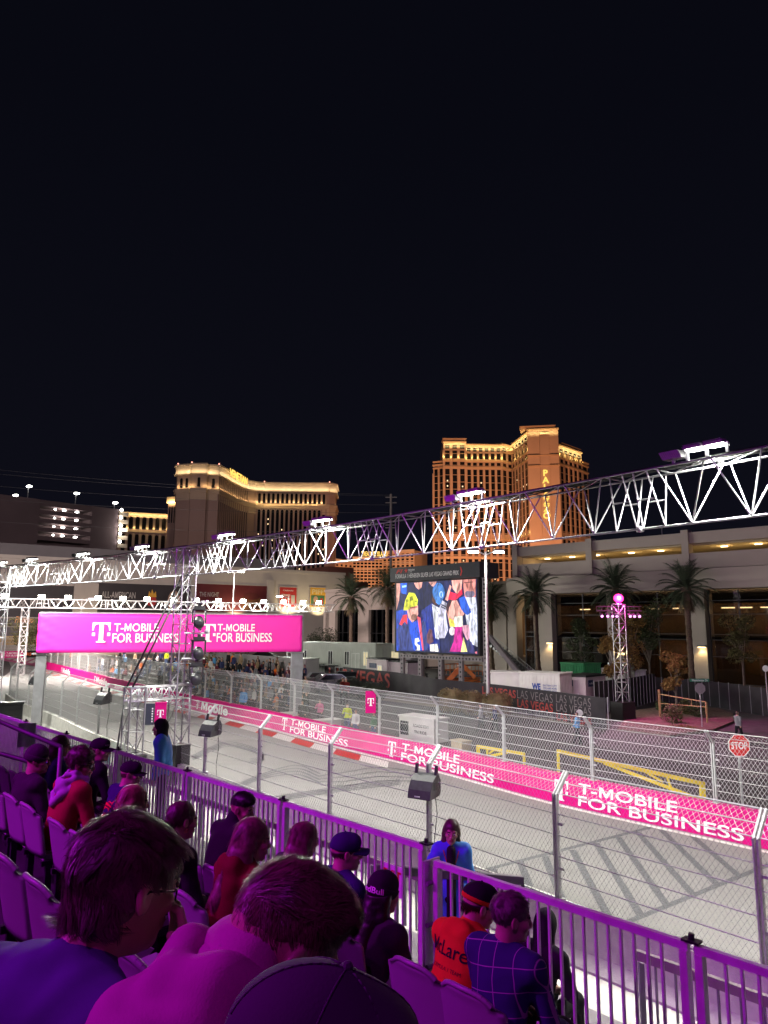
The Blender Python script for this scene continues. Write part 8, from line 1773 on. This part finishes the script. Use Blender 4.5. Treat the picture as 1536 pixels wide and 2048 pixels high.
for k in range(NROW):
    n = int(BL / .80);
    for i in range(n):
        if rng.random() < .22: continue
        x = (i + .5 + rng.uniform(-.25, .25)) * BL / n; p = bA + bu * x - bn * (.9 * k + .5 + rng.uniform(-.12, .12)); p.z = .1 + .26 * k; c = rng.choice(cols); pose = 'sit' if rng.random() < .62 else rng.choice(('stand', 'phone', 'stand'))
        folk(p, BYAW + math.pi * 0 + rng.uniform(-.4, .4), pose, c, f'{"seated" if pose == "sit" else "standing"} spectator in {c}, {rown[k]} row of far terrace, place {i + 1} from left', 'crowd on the far terrace', rng.uniform(.92, 1.06), legs=rng.choice((BLKF, JEAN, DKG)), hair=rng.choice(list(HAIRS)), skin=rng.choice((SKIN, SKIN2)))
# grey hoarding behind them
m = MB(); a = D(560, 1322, 60).xy.to_3d(); b = D(648, 1350, 58).xy.to_3d(); c_ = bA - bn * 9.2; d_ = bB - bn * 9.2; m.bar(c_ + Zv * 1.9, d_ + Zv * 1.9, .08, 3.8); solo('hoarding', m, mat('grey hoarding', (.30, .27, .28), .8, 0, .1, 1), 'grey hoarding behind the crowd on the far terrace', 'hoarding', loc=c_)
# second crowd further along, below the left half of the banner
C0, C1 = D(128, 1330, 92), D(340, 1372, 68); c0, c1 = Vector((C0.x, C0.y, 0)), Vector((C1.x, C1.y, 0)); cu = (c1 - c0).normalized(); cn = Vector((cu.y, -cu.x, 0)); CL = (c1 - c0).length; CY = math.atan2(-cn.x, cn.y)
t2_ = thing('terrace', 'distant stepped terrace with a small crowd below the left half of the banner', 'terrace', c0)
for k in range(5):
    m = MB(); a = c0 - cn * (1.1 * k + 2); b = c1 - cn * (1.1 * k + 2); h_ = .2 + .35 * k; m.hexa([a, b, b - cn * 1.09, a - cn * 1.09, a + Zv * h_, b + Zv * h_, b + Zv * h_ - cn * 1.09, a + Zv * h_ - cn * 1.09]); m.build('step', TRC, t2_)
for k in range(5):
    n = int(CL / 1.5)
    for i in range(n):
        if rng.random() < .35: continue
        x = (i + rng.uniform(.2, .8)) * CL / n; p = c0 + cu * x - cn * (2.5 + 1.1 * k); p.z = .2 + .35 * k; c = rng.choice(cols + ['tan', 'white', 'orange', 'yellow']); pose = rng.choice(('sit', 'sit', 'stand')); folk(p, CY + rng.uniform(-.4, .4), pose, c, f'{"seated" if pose == "sit" else "standing"} spectator in {c}, {rown[k]} row of distant terrace, place {i + 1} from left', 'crowd on the distant terrace', 1, legs=rng.choice((BLKF, JEAN)), hair=rng.choice(list(HAIRS)))
# people one can pick out
def g3(px, py_head, d, k=1.): q = D(px, py_head, d); return q
for px, ph, d, pose, top, yaw, lb in ((488, 1374, 51, 'stand', 'light blue', 2.6, 'person in a light blue jacket standing at the foot of the far terrace'), (695, 1406, 43, 'phone', 'yellow', 3.0, 'worker in yellow behind the far fence, left of the magenta panel'), (712, 1424, 42, 'stand', 'white', 2.5, 'person in white beside the worker in the yellow vest'), (748, 1424, 41, 'stand', 'green', 2.2, 'person in green behind the magenta panel on the far fence'), (1154, 1430, 41, 'walk', 'light blue', 1.2, 'person in a light blue jacket below the small round sign'), (962, 1432, 45, 'walk', 'grey', 1.6, 'person in grey walking behind the far fence under the tan bushes'), (990, 1436, 44.5, 'walk', 'navy', 1.7, 'person in navy walking just right of the person in grey'), (1474, 1421, 42, 'walk', 'grey', -1.2, 'person in a grey coat walking on the side road at the right'), (605, 1400, 46, 'stand', 'black', 3, 'person in black standing by the banner post'), (640, 1398, 47, 'phone', 'pink', 2.7, 'person in pink standing right of the banner post'),
    (143, 1302, 105, 'stand', 'orange', 2.9, 'marshal in orange behind the fence left of the distant terrace'), (334, 1302, 82, 'stand', 'yellow', 2.9, 'marshal in yellow under the middle of the banner'), (309, 1302, 84, 'stand', 'black', 3, 'person in black left of the marshal in yellow'), (323, 1302, 83, 'stand', 'navy', 3, 'person in navy right beside the marshal in yellow'),
    (686, 1354, 60, 'stand', 'red', 2.4, 'left person in red in front of the dark bushes'), (692, 1355, 59.5, 'stand', 'red', 2.8, 'right person in red in front of the dark bushes')):
    q = D(px, ph, d); f0 = max(0., q.z - 1.72); folk((q.x, q.y, f0 if f0 < .35 or d > 70 else .0), yaw, pose, top, lb, None, 1 if f0 < .35 or d > 70 else q.z / 1.72, legs=JEAN if top in ('yellow', 'white', 'green') else BLKF)
for i, (px, ph, d, top, pose) in enumerate(((457, 1303, 62, 'black', 'stand'), (468, 1308, 61.5, 'navy', 'stand'), (482, 1307, 61, 'tan', 'stand'), (505, 1324, 60, 'black', 'stand'), (516, 1316, 59.5, 'tan', 'phone'), (540, 1316, 58.5, 'black', 'stand'), (579, 1324, 57, 'white', 'stand'), (603, 1332, 56, 'red', 'phone'), (552, 1330, 58, 'orange', 'stand'))):
    q = D(px, ph, d); r_ = bA - bn * 8.1; yb = q.z - 1.72; folk((q.x, q.y, yb), BYAW + rng.uniform(-.5, .5), pose, top, f'spectator in {top} on the raised deck, {ordn[i]} of nine figures from left', 'people standing above the far terrace', 1, legs=BLKF)
m = MB(); a = D(448, 1334, 62.3).xy.to_3d(); b = D(612, 1350, 55.5).xy.to_3d(); dd_ = (b - a).normalized(); m.bar(a + Zv * 1.2 , b + Zv * 1.2, 2.0, 2.4); solo('viewing_deck', m, TRC, 'raised deck behind the far terrace with people standing on it', 'deck', loc=a)
